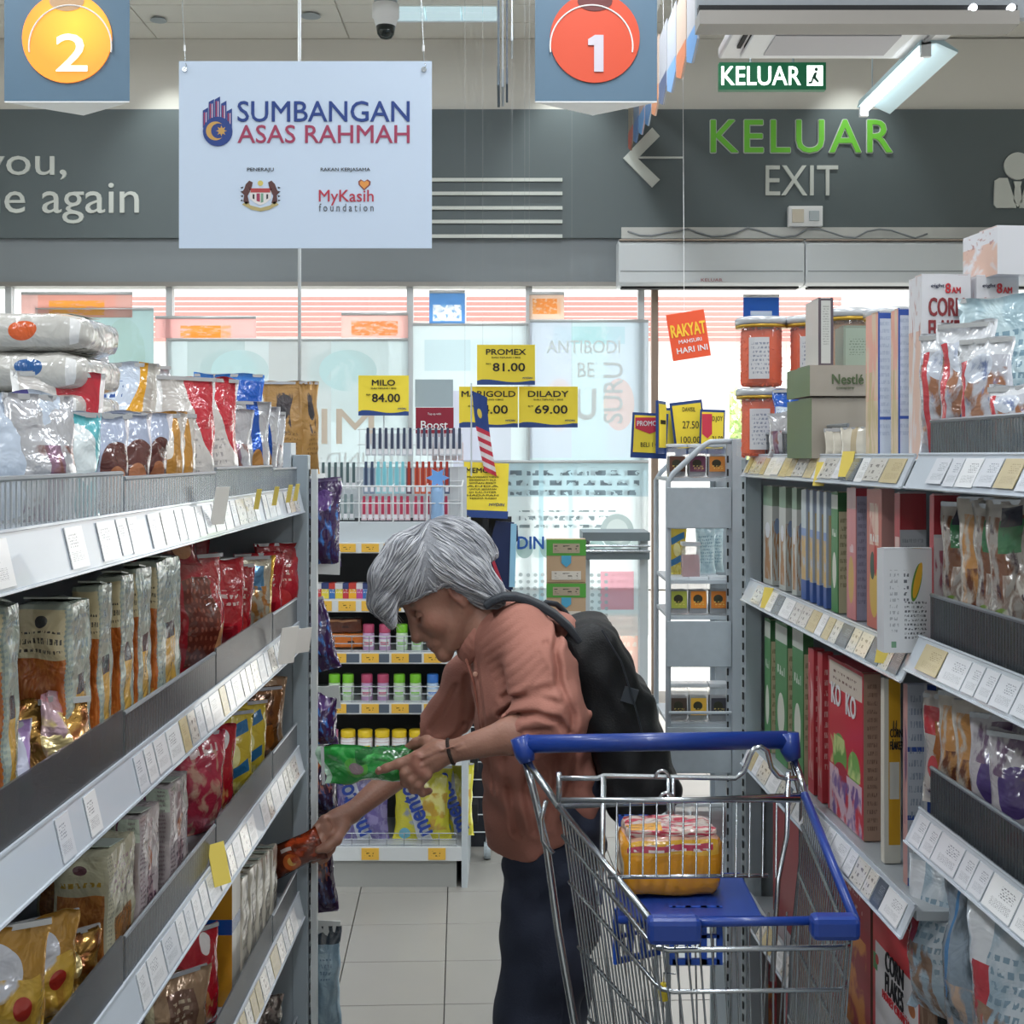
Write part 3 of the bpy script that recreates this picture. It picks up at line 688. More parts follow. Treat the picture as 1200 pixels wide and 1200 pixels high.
for y in (0.015, 1.185): MB().box((0, y, .005), (.04, .03, .06)).build('lamp_holder', card_white, bl)
bll = bpy.data.lights.new('lamp_light', 'AREA'); bll.shape = 'RECTANGLE'; bll.size = .05; bll.size_y = 1.1; bll.energy = 14; bll.color = (.9, .97, 1)
blo = bpy.data.objects.new('lamp_light', bll); COL.objects.link(blo); blo.location = (1.7, 5.72, 3.125)
for i, (px, e) in enumerate(((667, 26), (190, 22), (1010, 20))):      # downlights washing the slate band
    sd_ = bpy.data.lights.new('spot_light', 'SPOT'); sd_.energy = e; sd_.spot_size = math.radians(70); sd_.spot_blend = .8; sd_.shadow_soft_size = .05; sd_.color = (.93, 1, .97)
    so = bpy.data.objects.new('spot_light', sd_); COL.objects.link(so); so.location = (X_(px, 7.7), 7.62, CZ-.04); so.rotation_euler = (math.radians(22), 0, 0)
    dn = MB().lathe([(.05, 0), (.04, .012), (.036, .014)], n=20).build('downlight', grey_metal, loc=(X_(px, 7.7), 7.62, CZ-.016)); tag(dn, ['small downlight in the ceiling above the five white lines', 'small downlight in the ceiling above the left wall lettering', 'small downlight in the ceiling above the green exit lettering'][i], 'lamp')
for y in (.2, 1.0): MB().tube([(0, y, .055), (0, y, CZ-3.16)], .003, 6).build('rod', grey_metal, bl)
bl.scale = (1, .79, 1)
# recessed panel lamp and the shop's other lamps (the light sources stand just below them)
pl = empty('ceiling_panel_lamp', (-.4, 7.5, CZ), 0, 'pale blue recessed ceiling lamp beside the dome camera', 'lamp')
for k in range(3):
    MB().box(((k-1)*.21, 0, -.015), (.2, .15, .03)).build('diffuser', mat('diffuser_glow', '#dbe6e9', .4, emit='#bfe2ee', es=.55), pl)
MB().box((0, .09, -.01), (.66, .02, .05)).build('frame', card_white, pl)
lampb = mat('ceiling_tube_glow', '#ffffff', .3, emit='#eef7ff', es=14.0)
for i, (lx, ly) in enumerate(LAMPS):
    if 'lampm' not in globals():
        lampm = empty('ceiling_batten', (lx, ly, LAMP_Z+.03), 0, 'long white ceiling batten lamp of the shop, out of the picture', 'lamp', 'ceiling battens above the aisles')
        MB().lo_hi((-.06, -.6, .02), (.06, .6, .07)).build('housing', card_white, lampm); MB().tube([(0, -.58, .01), (0, .58, .01)], .013, 8).build('tube', lampb, lampm)
    else:
        o = copy_tree(lampm); o.location = (lx, ly, LAMP_Z+.03)
dc_ = empty('dome_camera', (X_(452, 7.1), 7.1, Z_(46, 7.1)), 0, 'white dome security camera under the ceiling left of the pale lamp', 'camera')
MB().lathe([(.075, .19), (.075, .12), (.068, .115), (.055, .07)][::-1], n=24).build('body', card_white, dc_, smooth=True)
b = MB(); b.lathe([(.002, 0), (.03, .006), (.047, .028), (.054, .07)], n=24); b.build('dome', mat('smoked_dome', '#16201f', .1), dc_, smooth=True)
MB().lathe([(.065, .19), (.065, CZ-dc_.location.z)], n=24).build('mount', grey_metal, dc_)
dl = MB().lathe([(.06, 0), (.045, .01), (.04, .012)], n=20).build('downlight', grey_metal, loc=(X_(370, 7.75), 7.55, CZ-.014)); tag(dl, 'small round downlight in the ceiling left of the dome camera', 'lamp')
# ------------------------------------------------------------------ racks
rail_m = mat('price_rail_clear', '#c3ccd6', .22, coat=.4)
smoke = mat('smoked_divider', '#474b50', .25, alpha=.82)
clear_div = mat('clear_divider', '#8d9aa5', .15, alpha=.28)
wire_m = mat('dark_wire', '#9aa1a8', .35, metal=.7)
TAGM = [design('price_tag_%d' % i, c, [('r', .5, .5, .47, .44, c), ('t', .1, .6, .5, .85, k, 5), ('t', .1, .8, .15, .4, k, 6)], rough=.25, coat=.6) for i, (c, k) in enumerate((('#e6e7ea', '#a5a7ac'), ('#d9dde4', '#8f95a0'), ('#c9b98f', '#a3936a'), ('#eceef0', '#8a8d92'), ('#59636f', '#8a95a2')))]
glare_tag = design('price_tag_glossy', '#dcd8d0', [('t', .1, .9, .1, .9, '#8a8580', 3)], rough=.1, coat=1.)

def rail_and_tags(shelf, a, b, zl, h, n_out, tags, seed, tilt=.012):
    """price rail from point a to b (x,y), lower edge zl, height h, leaning out by tilt along n_out; tags = list of (t0,t1,mat index)"""
    A, B = Vector((*a, 0)), Vector((*b, 0)); n = Vector((*n_out, 0))
    r = MB()
    q = [A+n*tilt+Vector((0, 0, zl)), B+n*tilt+Vector((0, 0, zl)), B+Vector((0, 0, zl+h)), A+Vector((0, 0, zl+h))]
    q2 = [p-n*.003 for p in q]
    r.add(q+q2, [(0, 1, 2, 3), (7, 6, 5, 4), (0, 4, 5, 1), (1, 5, 6, 2), (2, 6, 7, 3), (3, 7, 4, 0)])
    for z in (zl+.001, zl+h):
        off = n*(tilt if z < zl+h/2 else 0)
        r.tube([A+off+Vector((0, 0, z)), B+off+Vector((0, 0, z))], .002, 5)
    rail = r.build('price_rail', rail_m, shelf)
    rr = random.Random(seed); first = True
    for t0, t1, mi in tags:
        b_ = MB(); P0, P1 = A.lerp(B, t0), A.lerp(B, t1)
        lo = n*(tilt*.9+.0015)+Vector((0, 0, zl+.005+rr.random()*.003)); hi = n*(tilt*.12+.0015)+Vector((0, 0, zl+h-.005))
        v = [P0+lo, P1+lo, P1+hi, P0+hi]; v += [p-n*.001 for p in v]
        uv = [(0, 0), (1, 0), (1, 1), (0, 1)]
        b_.add(v, [(0, 1, 2, 3), (7, 6, 5, 4), (0, 4, 5, 1), (1, 5, 6, 2), (2, 6, 7, 3), (3, 7, 4, 0)], [uv]*6)
        b_.build('price_tag', glare_tag if mi == 9 else TAGM[mi], shelf)
    return rail
def divider(shelf, a, b, z0, h, m, pitch=.012, wires=True, lean=0.):
    A, B = Vector((*a, z0)), Vector((*b, z0)); L = (B-A).length; up = Vector((0, 0, h)); d = (B-A).normalized(); nn = Vector((d.y, -d.x, 0))*.0015
    p = MB(); p.add([A+nn, B+nn, B+up+nn, A+up+nn, A-nn, B-nn, B+up-nn, A+up-nn], [(0, 1, 2, 3), (7, 6, 5, 4), (0, 4, 5, 1), (1, 5, 6, 2), (2, 6, 7, 3), (3, 7, 4, 0)])
    p.build('divider_panel', m, shelf)
    if wires:
        w = MB(); k = int(L/pitch)
        for i in range(k+1):
            q = A+d*(i*L/k); w.tube([q, q+up], .0013, 4, caps=False)
        w.tube([A+up, B+up], .0028, 6); w.tube([A, B], .0022, 6)
        tag(w.build('wire_guard', wire_m, shelf), kind='stuff')

# ---- left rack -------------------------------------------------------------
LX, LE, LN = -.44, 2.65, .55            # front plane, far end, near end (outside the picture)
LZ = [1.382, 1.105, .850, .550, .25]    # lower edges of the price rails
left = empty('shelf_rack', (0, 0, 0), 0, 'long grey shelf rack of biscuits and bags along the left of the aisle', 'shelf rack')
rk = mat('rack_grey', '#8e979e', .45)
MB().lo_hi((-.90, LN, .0), (-.87, LE, 1.62)).build('back_panel', rk, left)
MB().lo_hi((-.86, LN, 0), (LX-.03, LE, .12)).build('plinth', rk, left)
for y in (LN, 1.57): MB().lo_hi((-.9, y-.02, 0), (-.86, y+.02, 1.62)).build('upright', rk, left)
ep = MB(); ep.lo_hi((-.87, LE-.004, .0), (LX-.012, LE+.004, 1.47)); ep.build('end_panel', mat('rack_end_grey', '#98a2a9', .45), left)
up = MB(); up.lo_hi((LX-.014, LE-.006, 0), (LX+.018, LE+.03, 1.50)); up.build('end_post', mat('post_blue_grey', '#9aa6ae', .4), left, bevel=.002)
sl = MB()
for k in range(56): sl.box((LX+.0185, LE+.018, .06+k*.0255), (.002, .007, .014))
tag(sl.build('post_slots', dark_gap, left), kind='stuff')
MB().lo_hi((LX+.022, LE+.012, 0), (LX+.034, LE+.03, 1.47)).build('end_trim', mat('post_white', '#d3d9dc', .35), left)
MB().lo_hi((LX-.055, LE-.01, 1.40), (LX-.016, LE+.05, 1.525)).build('post_cap', white_metal, left)
rr = random.Random(3)
for i, z in enumerate(LZ):
    s = MB().lo_hi((-.87, LN, z+.030), (LX, LE-.006, z+.045)).build('shelf', mat('shelf_board_grey', '#a1a9b0', .45), left)
    tags = []; y = .0
    # long pale rail covers near the camera, single labels further off
    L = LE-LN; t = .02
    while t < .98:
        w = rr.choice((.06, .035, .035, .05))/L*1.0
        if rr.random() < (.95 if (t*L+LN) > 1.5 else .45) and t+w < .99: tags.append((t, t+w, rr.choice((0, 0, 3, 1, 9, 9, 2) if (t*L+LN) > 1.5 else (0, 1, 3, 3))))
        t += w+.006/L
    rail_and_tags(s, (LX+.002, LN), (LX+.002, LE-.02), z, .052, (1, 0), tags, i)
    # dividers come in pieces
    yy = LN; j = 0
    dm = clear_div if i == 0 else smoke
    while yy < LE-.05:
        y2 = min(yy+.45, LE-.03)
        divider(s, (LX-.001, yy+.004), (LX-.001, y2-.004), z+.045, (.056 if i else .046)+(.006 if j % 2 else 0), dm, wires=(i == 0 or j % 2 == 0))
        yy = y2; j += 1
# loose paper flags standing out of the rails
flag_m = mat('paper_flag', '#f0eee8', .5); flag_y = mat('yellow_paper', '#dcc65c', .6)
def flag(name, par, p, w, h, rz, m, tilt=.2):
    b = MB(); b.box((0, 0, h/2), (w, .0012, h)); return b.build(name, m, par, loc=p, rot=(tilt, 0, rz))
flag('paper_flag', left, (LX+.016, 1.84, 1.40), .03, .055, 1.1, flag_m)
for y in (2.12, 2.28, 2.42, 2.5): flag('paper_flag', left, (LX+.016, y, 1.41), .014, .034, 1.2, flag_y)
flag('paper_flag', left, (LX+.022, 2.36, 1.115), .04, .07, .9, flag_m); flag('paper_flag', left, (LX+.02, 2.52, 1.11), .05, .05, .8, flag_m)
flag('paper_flag', left, (LX+.02, 1.86, .875), .03, .06, .9, flag_y, -.3)

# ---- end unit behind the left rack: carries the kraft bags, hooks with purple bags
le = empty('end_rack', (0, 0, 0), 0, 'narrow grey end rack behind the left shelves with hooks for hanging bags', 'shelf rack')
MB().lo_hi((-.87, 2.72, 0), (-.47, 3.1, 1.44)).build('body', rk, le)
MB().lo_hi((-.89, 2.715, 1.44), (-.455, 3.12, 1.455)).build('top_board', white_metal, le)
hk = MB()
HOOKS = (1.475, 1.135, .86, .845, .575, .34)
stripm = mat('hook_strip', '#c9cfd2', .3)
MB().lo_hi((-.47, 2.73, .1), (-.445, 2.76, 1.44)).build('strip', stripm, le)
for z in HOOKS: hk.tube([(-.45, 2.745, z-.04), (-.41, 2.745, z-.035), (-.40, 2.745, z-.025)], .003, 6)
hk.build('hooks', chrome, le)
for k, z in enumerate((1.27, .98, .70, .48)):
    MB().box((0, 0, 0), (.075, .004, .05)).build('strip_card', mat('strip_card', '#ccd0cf', .4), le, loc=(-.405, 2.735, z), rot=(0, rnd.uniform(-.1, .1), 0))

# ---- right rack ------------------------------------------------------------
RA, RS = .595, .04                        # front plane x = RA - RS*y
def RX(y, off=0.): return RA - RS*y + off
RE, RJ, RN = 2.65, 1.66, .75              # far end, joint between bays, near end
right = empty('shelf_rack', (0, 0, 0), 0, 'long pale grey shelf rack of cereal boxes and oat bags along the right', 'shelf rack')
def rbox_along(name, y0, y1, o0, o1, z0, z1, m, par):
    b = MB(); b.prism([(RX(y0, o0), y0), (RX(y1, o0), y1), (RX(y1, o1), y1), (RX(y0, o1), y0)], z0, z1, 'xy'); return b.build(name, m, par)
rbox_along('back_panel', RN, RE, .40, .42, 0, 1.6, rk, right)
rbox_along('plinth', RN, RE, .03, .40, 0, .12, rk, right)
rbox_along('end_panel', RE-.006, RE, .02, .40, 0, 1.47, mat('rack_end_grey', '#98a2a9', .45), right)
rbox_along('end_post', RE-.03, RE+.01, -.012, .02, 0, 1.49, mat('post_blue_grey', '#9aa6ae', .4), right)
sl = MB()
for k in range(56): sl.box((RX(RE, -.013), RE-.012, .06+k*.0255), (.002, .008, .014))
tag(sl.build('post_slots', dark_gap, right), kind='stuff')
far_z = [1.456, 1.203, .868, .56, .25]; near_z = [1.457, 1.222, 1.000, .71, .42, .2]
rr = random.Random(11)
for bay, (y0, y1, zs) in enumerate(((RJ+.01, RE-.03, far_z), (RN, RJ-.005, near_z))):
    for i, z in enumerate(zs):
        s = rbox_along('shelf', y0, y1, 0, .40, z+.024, z+.036, mat('shelf_board_pale', '#b6bdc3', .4), right)
        L = y1-y0; tags = []; t = .02
        while t < .97:
            w = rr.choice((.05, .035, .035, .07))/L
            if t+w < .99: tags.append((t, t+w, rr.choice((0, 3, 9, 9, 2, 4) if bay == 0 else (1, 1, 3, 1, 2))))
            t += w+.004/L
        a, b = (RX(y0, -.002), y0), (RX(y1, -.002), y1)
        rail_and_tags(s, a, b, z, .044, (-1, 0), tags, 40+i+bay*10, tilt=.02)
        if bay == 1 and i in (0, 1, 2):
            divider(s, (RX(y0, .01), y0), (RX(y1-.01, .01), y1-.01), z+.036, .062 if i else .05, mat('dark_clear_panel', '#3c4249', .3, alpha=.45), pitch=.008)
        if bay == 0 and i == 0:
            divider(s, (RX(2.0, .01), 2.0), (RX(2.33, .01), 2.33), z+.036, .055, mat('dark_clear_panel', '#3c4249', .3, alpha=.45), pitch=.02)
            divider(s, (RX(2.34, .01), 2.34), (RX(2.6, .01), 2.6), z+.036, .05, mat('dark_clear_panel', '#3c4249', .3, alpha=.45), pitch=.02)
for (y, z) in ((1.92, 1.487), (2.06, 1.47), (1.75, 1.235), (2.42, 1.23)): flag('paper_flag', right, (RX(y, -.02), y, z-.02), .022, .04, -.9, flag_y, -.3)

# ---- candy rack at the end of the aisle -------------------------------------
CY = 4.44
def cx(px): return X_(px, CY)
def cz(py): return Z_(py, CY)
cr_ = empty('shelf_rack', (0, 0, 0), 0, 'low white candy rack across the aisle end behind the woman', 'shelf rack')
cx0, cx1 = -1.0, cx(545)
backm = mat('rack_back_dark', '#4d4f52', .7)
MB().lo_hi((cx0, CY+.36, 0), (cx1, CY+.38, cz(610))).build('back_panel', backm, cr_)
MB().lo_hi((cx0, CY+.004, 0.0), (cx1-.03, CY+.34, cz(1006))).build('plinth', mat('plinth_pale_grey', '#a3a5a3', .5), cr_)
for x in (cx0, cx1): MB().lo_hi((x-.012, CY-.006, 0), (x+.008, CY+.38, cz(612))).build('side_post', white_metal, cr_)
tag_y = design('yellow_price_tag', '#e8b84a', [('t', .15, .7, .3, .75, '#5d4a1c', 2)], rough=.4)
tag_d = mat('dark_rail_insert', '#566271', .5)
levels = [(642, 12, 1), (710, 14, 1), (771, 13, 2), (830, 13, 2), (890, 13, 2), (1000, 16, 0)]
for i, (py, hh, kind) in enumerate(levels):
    z = cz(py); h = hh/338/1.0*1.0
    s = MB().lo_hi((cx0, CY+.002, z+h/2-.012), (cx1-.012, CY+.36, z+h/2)).build('shelf', mat('candy_shelf_white', '#b9bec1', .4), cr_)
    MB().lo_hi((cx0, CY-.008, z-h/2), (cx1-.012, CY+.002, z+h/2)).build('price_rail', mat('candy_rail_white', '#d5dadd', .35), s)
    xs = [368, 397, 424, 447, 462, 486, 512] if kind != 0 else [424, 502]
    if kind == 1: xs = [369, 397, 424, 450, 482, 510]
    if kind == 2: xs = [386, 424, 459, 497]
    for x in xs:
        MB().lo_hi((cx(x), CY-.0105, z-h/2+.004), (cx(x)+.06, CY-.008, z+h/2-.003)).build('price_tag', tag_y, s)
        if kind == 2: MB().lo_hi((cx(x)-.056, CY-.0095, z-h/2+.005), (cx(x)-.008, CY-.008, z+h/2-.004)).build('rail_insert', tag_d, s)
    if i in (2, 3, 5):
        w = MB(); gh = .055 if i != 5 else .045
        for k in range(3): w.tube([(cx0+.02, CY+.004, z+h/2+gh*(k+.2)/2.2), (cx1-.03, CY+.004, z+h/2+gh*(k+.2)/2.2)], .0016, 5)
        for k in range(14): x = cx0+.02+(cx1-cx0-.05)*k/13; w.tube([(x, CY+.004, z+h/2), (x, CY+.004, z+h/2+gh)], .0016, 5)
        tag(w.build('wire_guard', chrome, s), kind='stuff')
MB().lo_hi((cx0, CY+.02, cz(636)), (cx1-.012, CY+.05, cz(612))).build('wire_tray_back', white_metal, cr_)
# white hanging-pack stand on top
hs = empty('hanging_pack_stand', (0, 0, 0), 0, 'white wire stand of hanging brush packs on top of the candy rack', 'display stand')
g = MB(); SYY = CY+.3
for px in range(366, 545, 9): g.tube([(cx(px)*1.06, SYY, cz(612)), (cx(px)*1.06, SYY, cz(500) if px > 416 else cz(535))], .0016, 4)
for py in (501, 520, 543, 566, 590, 611): g.tube([(cx(418 if py < 540 else 366)*1.06, SYY, cz(py)), (cx(543)*1.06, SYY, cz(py))], .0022, 5)
tag(g.build('wire_grid', mat('white_wire', '#d6dbde', .4), hs), kind='stuff')
g = MB()
for px in (420, 460, 500, 541):
    g.tube([(cx(px)*1.0, CY+.02, cz(612)), (cx(px), CY+.02, cz(570)), (cx(px)*1.04, SYY, cz(565))], .003, 6)
g.tube([(cx(366), CY+.02, cz(570)), (cx(541), CY+.02, cz(570))], .003, 6); g.tube([(cx(366), CY+.02, cz(590)), (cx(541), CY+.02, cz(590))], .002, 6)
g.build('front_rails', mat('white_wire', '#d6dbde', .4), hs)
MB().lo_hi((cx(366), CY+.31, cz(612)), (cx(543), CY+.33, cz(548))).build('back_board', mat('stand_board', '#cbd1d5', .5), hs)
pk = {}
def brush_pack(px, py0, py1, col, cap, Y, lab, grp):
    key = (col, cap, py1-py0)
    h = (py1-py0)/338
    if key not in pk:
        r = empty('brush_pack', (0, 0, 0), 0, lab, 'brush pack', grp)
        b = MB(); b.lo_hi((-.0095, -.0035, 0), (.0095, .0035, h*.8)); b.build('card', design('brush_'+col, col, [('r', .5, .2, .3, .12, '#e9e9ee')], rough=.3), r, bevel=.001)
        b = MB(); b.lo_hi((-.005, -.005, h*.25), (.005, -.0035, h*.95)); b.lo_hi((-.0045, -.004, h*.8), (.0045, .004, h)); b.build('handle', mat('brush_cap_'+cap, cap, .35), r)
        pk[key] = r; o = r
    else:
        o = copy_tree(pk[key]); tag(o, lab, 'brush pack', grp)
    o.location = (cx(px), Y, cz(py1)); return o
for i in range(16):
    px = 424+i*7.4 if i < 8 else 428+i*7.2
    brush_pack(px, 500, 534, '#c9ced6', '#3f4a63', CY+.19, 'dark-handled brush pack, '+ORD[i]+' in the top tier of the stand', 'top tier of hanging brush packs')
    c = ['#8fa3b8', '#8294ac', '#9bd3dc', '#a9dbe2', '#a5d6de', '#9fd0da', '#b4dde2', '#5f4d5e', '#d56b4a', '#cf6545', '#d4694a', '#c95f43', '#c9573d', '#56627c', '#9da7bb', '#b3bccd'][i]
    if i not in (14, 15):
        brush_pack(px, 541, 580, c, {'#8': '#3a4a66', '#9': '#7cc5d2', '#a': '#7cc5d2', '#b': '#7cc5d2'}.get(c[:2], '#a33a2c'), CY+.13, ['blue-grey', 'light blue', 'dark', 'orange-red', 'blue-grey'][0 if i < 2 else 1 if i < 7 else 2 if i == 7 else 3 if i < 13 else 4]+' brush pack, '+ORD[i]+' in the middle tier of the stand', 'middle tier of brush packs, %s half' % ('left' if i < 7 else 'right'))
        brush_pack(px, 582, 611, '#d9c3cb', '#b8405c', CY+.07, 'pink and red brush pack, '+ORD[i]+' in the lowest tier of the stand', 'lowest tier of hanging brush packs')
for i in range(6):
    brush_pack(371+i*7.4, 542, 575, '#cfd6d8', '#4d6266', CY+.16, 'pale brush pack, '+ORD[i]+' on the upper row of the left wing', 'left wing brush packs')
    brush_pack(371+i*7.4, 580, 611, '#bfc7c9', '#7d8f92', CY+.1, 'grey-green brush pack, '+ORD[i]+' on the lower row of the left wing', 'lower left wing brush packs')
for i in range(5):
    brush_pack(505+i*8, 512, 540, '#e3d4d6', '#b2303c', CY+.22, 'white pack with red handle, '+ORD[i]+' of the five at the stand right', 'red-handled packs at the stand right')
bb = empty('floss_bottle', (cx(512), CY+.04, cz(611)), 0, 'clear light-blue star-capped bottle at the right of the white stand', 'bottle')
MB().lathe([(.02, 0), (.024, .01), (.022, .05), (.024, .1), (.02, .125)], n=14).build('body', mat('blue_clear', '#9cc3ec', .15, alpha=.8), bb, smooth=True)
st = MB(); st.prism([((.042 if k % 2 == 0 else .02)*math.cos(k*math.pi/6), .15+(.036 if k % 2 == 0 else .02)*math.sin(k*math.pi/6)) for k in range(12)], -.012, .012); st.build('star_cap', mat('blue_cap', '#6fa3e4', .3), bb)
# ------------------------------------------------------------------ wrappers and cartons
FO = dict(rough=.2, coat=.8, bump=.6, bscale=28.)      # shiny plastic film
SV = '#b9bcc0'
D = {}
def dz(k, base, layers=(), **kw):
    D[k] = design('print_'+k, base, layers, **{**FO, **kw})
# left rack wrappers
dz('blue_white', '#c3cfe0', [('r', .75, .5, .08, .6, '#5b55a8', .3), ('e', .8, .15, .3, .25, '#6b4468'), ('r', .1, .5, .08, .5, SV)])
dz('silver', '#c8c9cf', [('r', .5, .3, .12, .3, '#8f6f86'), ('n', .5, .3, .4, .3, '#8a5b55', 4, .58)], metal=.35)
dz('teal', '#58b3bd', [('e', .6, .6, .25, .3, '#dfe9ec'), ('e', .4, .2, .3, .2, '#2f8f9c'), ('r', .05, .5, .06, .5, SV)])
dz('brown_cookie', '#a9b3cb', [('e', .75, .35, .3, .4, '#5b2f2c'), ('e', .7, .3, .16, .2, '#a86a48'), ('t', .1, .4, .5, .8, '#7d88a8', 4), ('r', .98, .5, .05, .5, '#d9d4da')])
dz('gold_cookie', '#cfc7c0', [('r', .6, .5, .25, .5, '#c08a3c'), ('e', .5, .7, .2, .2, '#ece6df'), ('r', .1, .5, .1, .5, SV)], metal=.2)
dz('gold_bag', '#e0a326', [('e', .45, .88, .33, .3, '#c9d6e8'), ('t', .28, .6, .74, .86, '#3a5a9c', 2), ('r', .93, .5, .07, .6, '#b9b6ae'), ('n', .3, .3, .3, .25, '#c98a1c', 3, .55)])
dz('white_noodle', '#cfcdc8', [('t', .06, .5, .1, .95, '#8d8f92', 5), ('e', .7, .55, .07, .28, '#e2622c'), ('r', .97, .5, .03, .5, '#efefef')], alpha=.97)
dz('white_noodle_blue', '#cfcdc8', [('t', .06, .5, .1, .95, '#8d8f92', 5), ('e', .75, .6, .07, .25, '#2b5f9e'), ('r', .97, .5, .03, .5, '#efefef')])
dz('white_red', '#d4cfcb', [('e', .95, .95, .5, .62, '#c22a3a'), ('r', .03, .5, .04, .5, '#efefef'), ('t', .15, .55, .1, .5, '#a8a4a4', 6), ('r', .98, .5, .03, .5, '#e9e2e2')])
dz('blue_bag', '#1d5fc4', [('r', .45, .62, .3, .12, '#cfe0f2'), ('t', .2, .7, .55, .7, '#1d3f8c', 2), ('r', .5, .97, .5, .03, '#3f86e0'), ('e', .6, .25, .25, .2, '#c79a5c')])
dz('silver_blue', '#c4c6cc', [('r', .6, .5, .12, .5, '#1f58b8', .12), ('e', .6, .3, .15, .18, '#c08a4c'), ('r', .2, .5, .06, .5, '#8b8c92', .1)], metal=.45, rough=.2)
dz('kraft', '#a87f45', [('e', .45, .72, .16, .14, '#2c2a2e'), ('n', .45, .66, .16, .22, '#3a3236', 6, .52), ('t', .2, .75, .2, .45, '#7c5c2f', 5), ('r', .97, .5, .04, .5, '#c49a5c')], rough=.45, coat=.1)
cr_l = [('r', .5, .84, .46, .13, '#d8cba4'), ('e', .5, .9, .1, .035, '#4a4a48'), ('t', .12, .9, .74, .85, '#4f4b45', 2), ('r', .5, .37, .46, .34, '#b9622a'), ('n', .5, .37, .46, .34, '#cc7a3a', 14, .52), ('n', .5, .1, .5, .12, '#dcae4c', 5, .5),
        ('t', 1.2, 1.8, .68, .92, '#8aa0a8', 3), ('r', 1.5, .3, .2, .24, '#caa04c'), ('r', 1.5, .55, .18, .05, '#3a3f48'), ('g', 1.08, .5, .08, .5, '#7e9299', 30), ('g', 1.92, .5, .08, .5, '#7e9299', 30), ('g', .03, .5, .03, .5, '#7e9299', 40), ('g', .97, .5, .03, .5, '#7e9299', 40)]
dz('cracker', '#a9b3a6', cr_l, bump=.5, rough=.2)
dz('cracker_tan', '#b9b59c', [('r', .5, .86, .4, .1, '#c5c3a8'), ('e', .5, .88, .12, .04, '#6d4a52'), ('t', .15, .85, .72, .8, '#a88a3a', 1), ('r', .5, .35, .42, .33, '#9a5f32'), ('n', .5, .35, .42, .33, '#b3763f', 16, .5), ('t', 1.15, 1.85, .6, .9, '#9a7f86', 5), ('r', 1.5, .35, .3, .12, '#94683c'), ('g', 1.06, .5, .06, .5, '#87857c', 30)], bump=.5)
dz('cracker_mauve', '#b8adae', [('r', .5, .9, .5, .1, '#c4cfc0'), ('r', .25, .5, .03, .5, '#7c5468'), ('g', .7, .5, .12, .5, '#7e6672', 26), ('r', 1.5, .5, .12, .4, '#a88e92'), ('g', 1.15, .5, .1, .5, '#7c5468', 26), ('e', 1.5, .6, .12, .1, '#a8603c'), ('t', 1.3, 1.7, .2, .45, '#6d4a5c', 3)], bump=.5)
dz('red_bag', '#b41f2c', [('e', .3, .7, .25, .2, '#c9343f'), ('r', .55, .2, .2, .15, '#8a1420'), ('t', .3, .8, .55, .7, '#e3c7c3', 2)])
dz('red_choc', '#ad1d29', [('r', .45, .45, .26, .36, '#6d2f22', .08), ('g', .45, .45, .26, .36, '#9a5340', 13), ('e', .78, .25, .13, .18, '#d99a6a')])
dz('red_deep', '#9c1622', [('t', .2, .8, .55, .75, '#d4b3a8', 2), ('e', .5, .3, .25, .15, '#c23a3a')], bump=.5)
dz('red_star', '#a81826', [('e', .7, .85, .12, .1, '#e6e0df'), ('n', .4, .2, .35, .25, '#c48a58', 6, .5)])
dz('red_pink', '#b5324a', [('n', .5, .4, .4, .4, '#c99a86', 5, .55), ('t', .2, .8, .75, .9, '#e2c8c6', 1)])
dz('foil_gold_blue', '#c9c2ae', [('r', .5, .75, .3, .15, '#5b8fb8'), ('n', .5, .35, .45, .3, '#c78a4a', 6, .5), ('r', .97, .5, .04, .5, '#d9a92c')], metal=.5, rough=.2)
dz('yellow_blue', '#c9b23a', [('r', .55, .75, .35, .07, '#2f6f9e', .2), ('r', .5, .3, .38, .07, '#2f6f9e', .2), ('e', .5, .52, .2, .14, '#e6df9a'), ('r', .05, .5, .05, .5, '#ded9c4'), ('n', .5, .1, .4, .1, '#e3d36a', 6, .5)])
dz('brown_gold', '#8a5a2c', [('e', .5, .35, .3, .22, '#c4762e'), ('n', .5, .7, .3, .2, '#5c3a20', 5, .5), ('r', .03, .5, .04, .5, '#cdb884')], metal=.4)
dz('tan_foil', '#a98a6c', [('r', .5, .5, .22, .3, '#7d5c4c'), ('r', .04, .5, .05, .5, '#d9cba6'), ('t', .35, .65, .3, .7, '#c9b59a', 5)], metal=.3)
dz('green_bag', '#1f7a34', [('e', .5, .72, .2, .12, '#8d8a86'), ('n', .5, .3, .35, .2, '#3fa556', 5, .5), ('e', .25, .3, .1, .1, '#7fc46a')])
dz('gold_foil', '#c99a4c', [('n', .5, .5, .5, .5, '#8a4f1f', 3, .52), ('e', .5, .6, .2, .2, '#ecd9a0')], metal=.7, rough=.2, bump=.8)
dz('pink_gold', '#d9b8c4', [('n', .5, .5, .5, .5, '#c9455c', 3, .58), ('n', .5, .4, .5, .4, '#e6cf8a', 4, .56)], metal=.3, bump=.8)
dz('white_green', '#b9bcd0', [('r', .55, .35, .22, .1, '#3fa58a', .1), ('r', .9, .5, .1, .5, '#a98ac4', .1)], bump=.5)
dz('amber_nuts', '#b98a3a', [('e', .4, .7, .3, .2, '#d9dce8'), ('n', .5, .35, .5, .3, '#e0b64c', 4, .5), ('e', .7, .45, .1, .08, '#b5362c')], metal=.2, bump=.7)
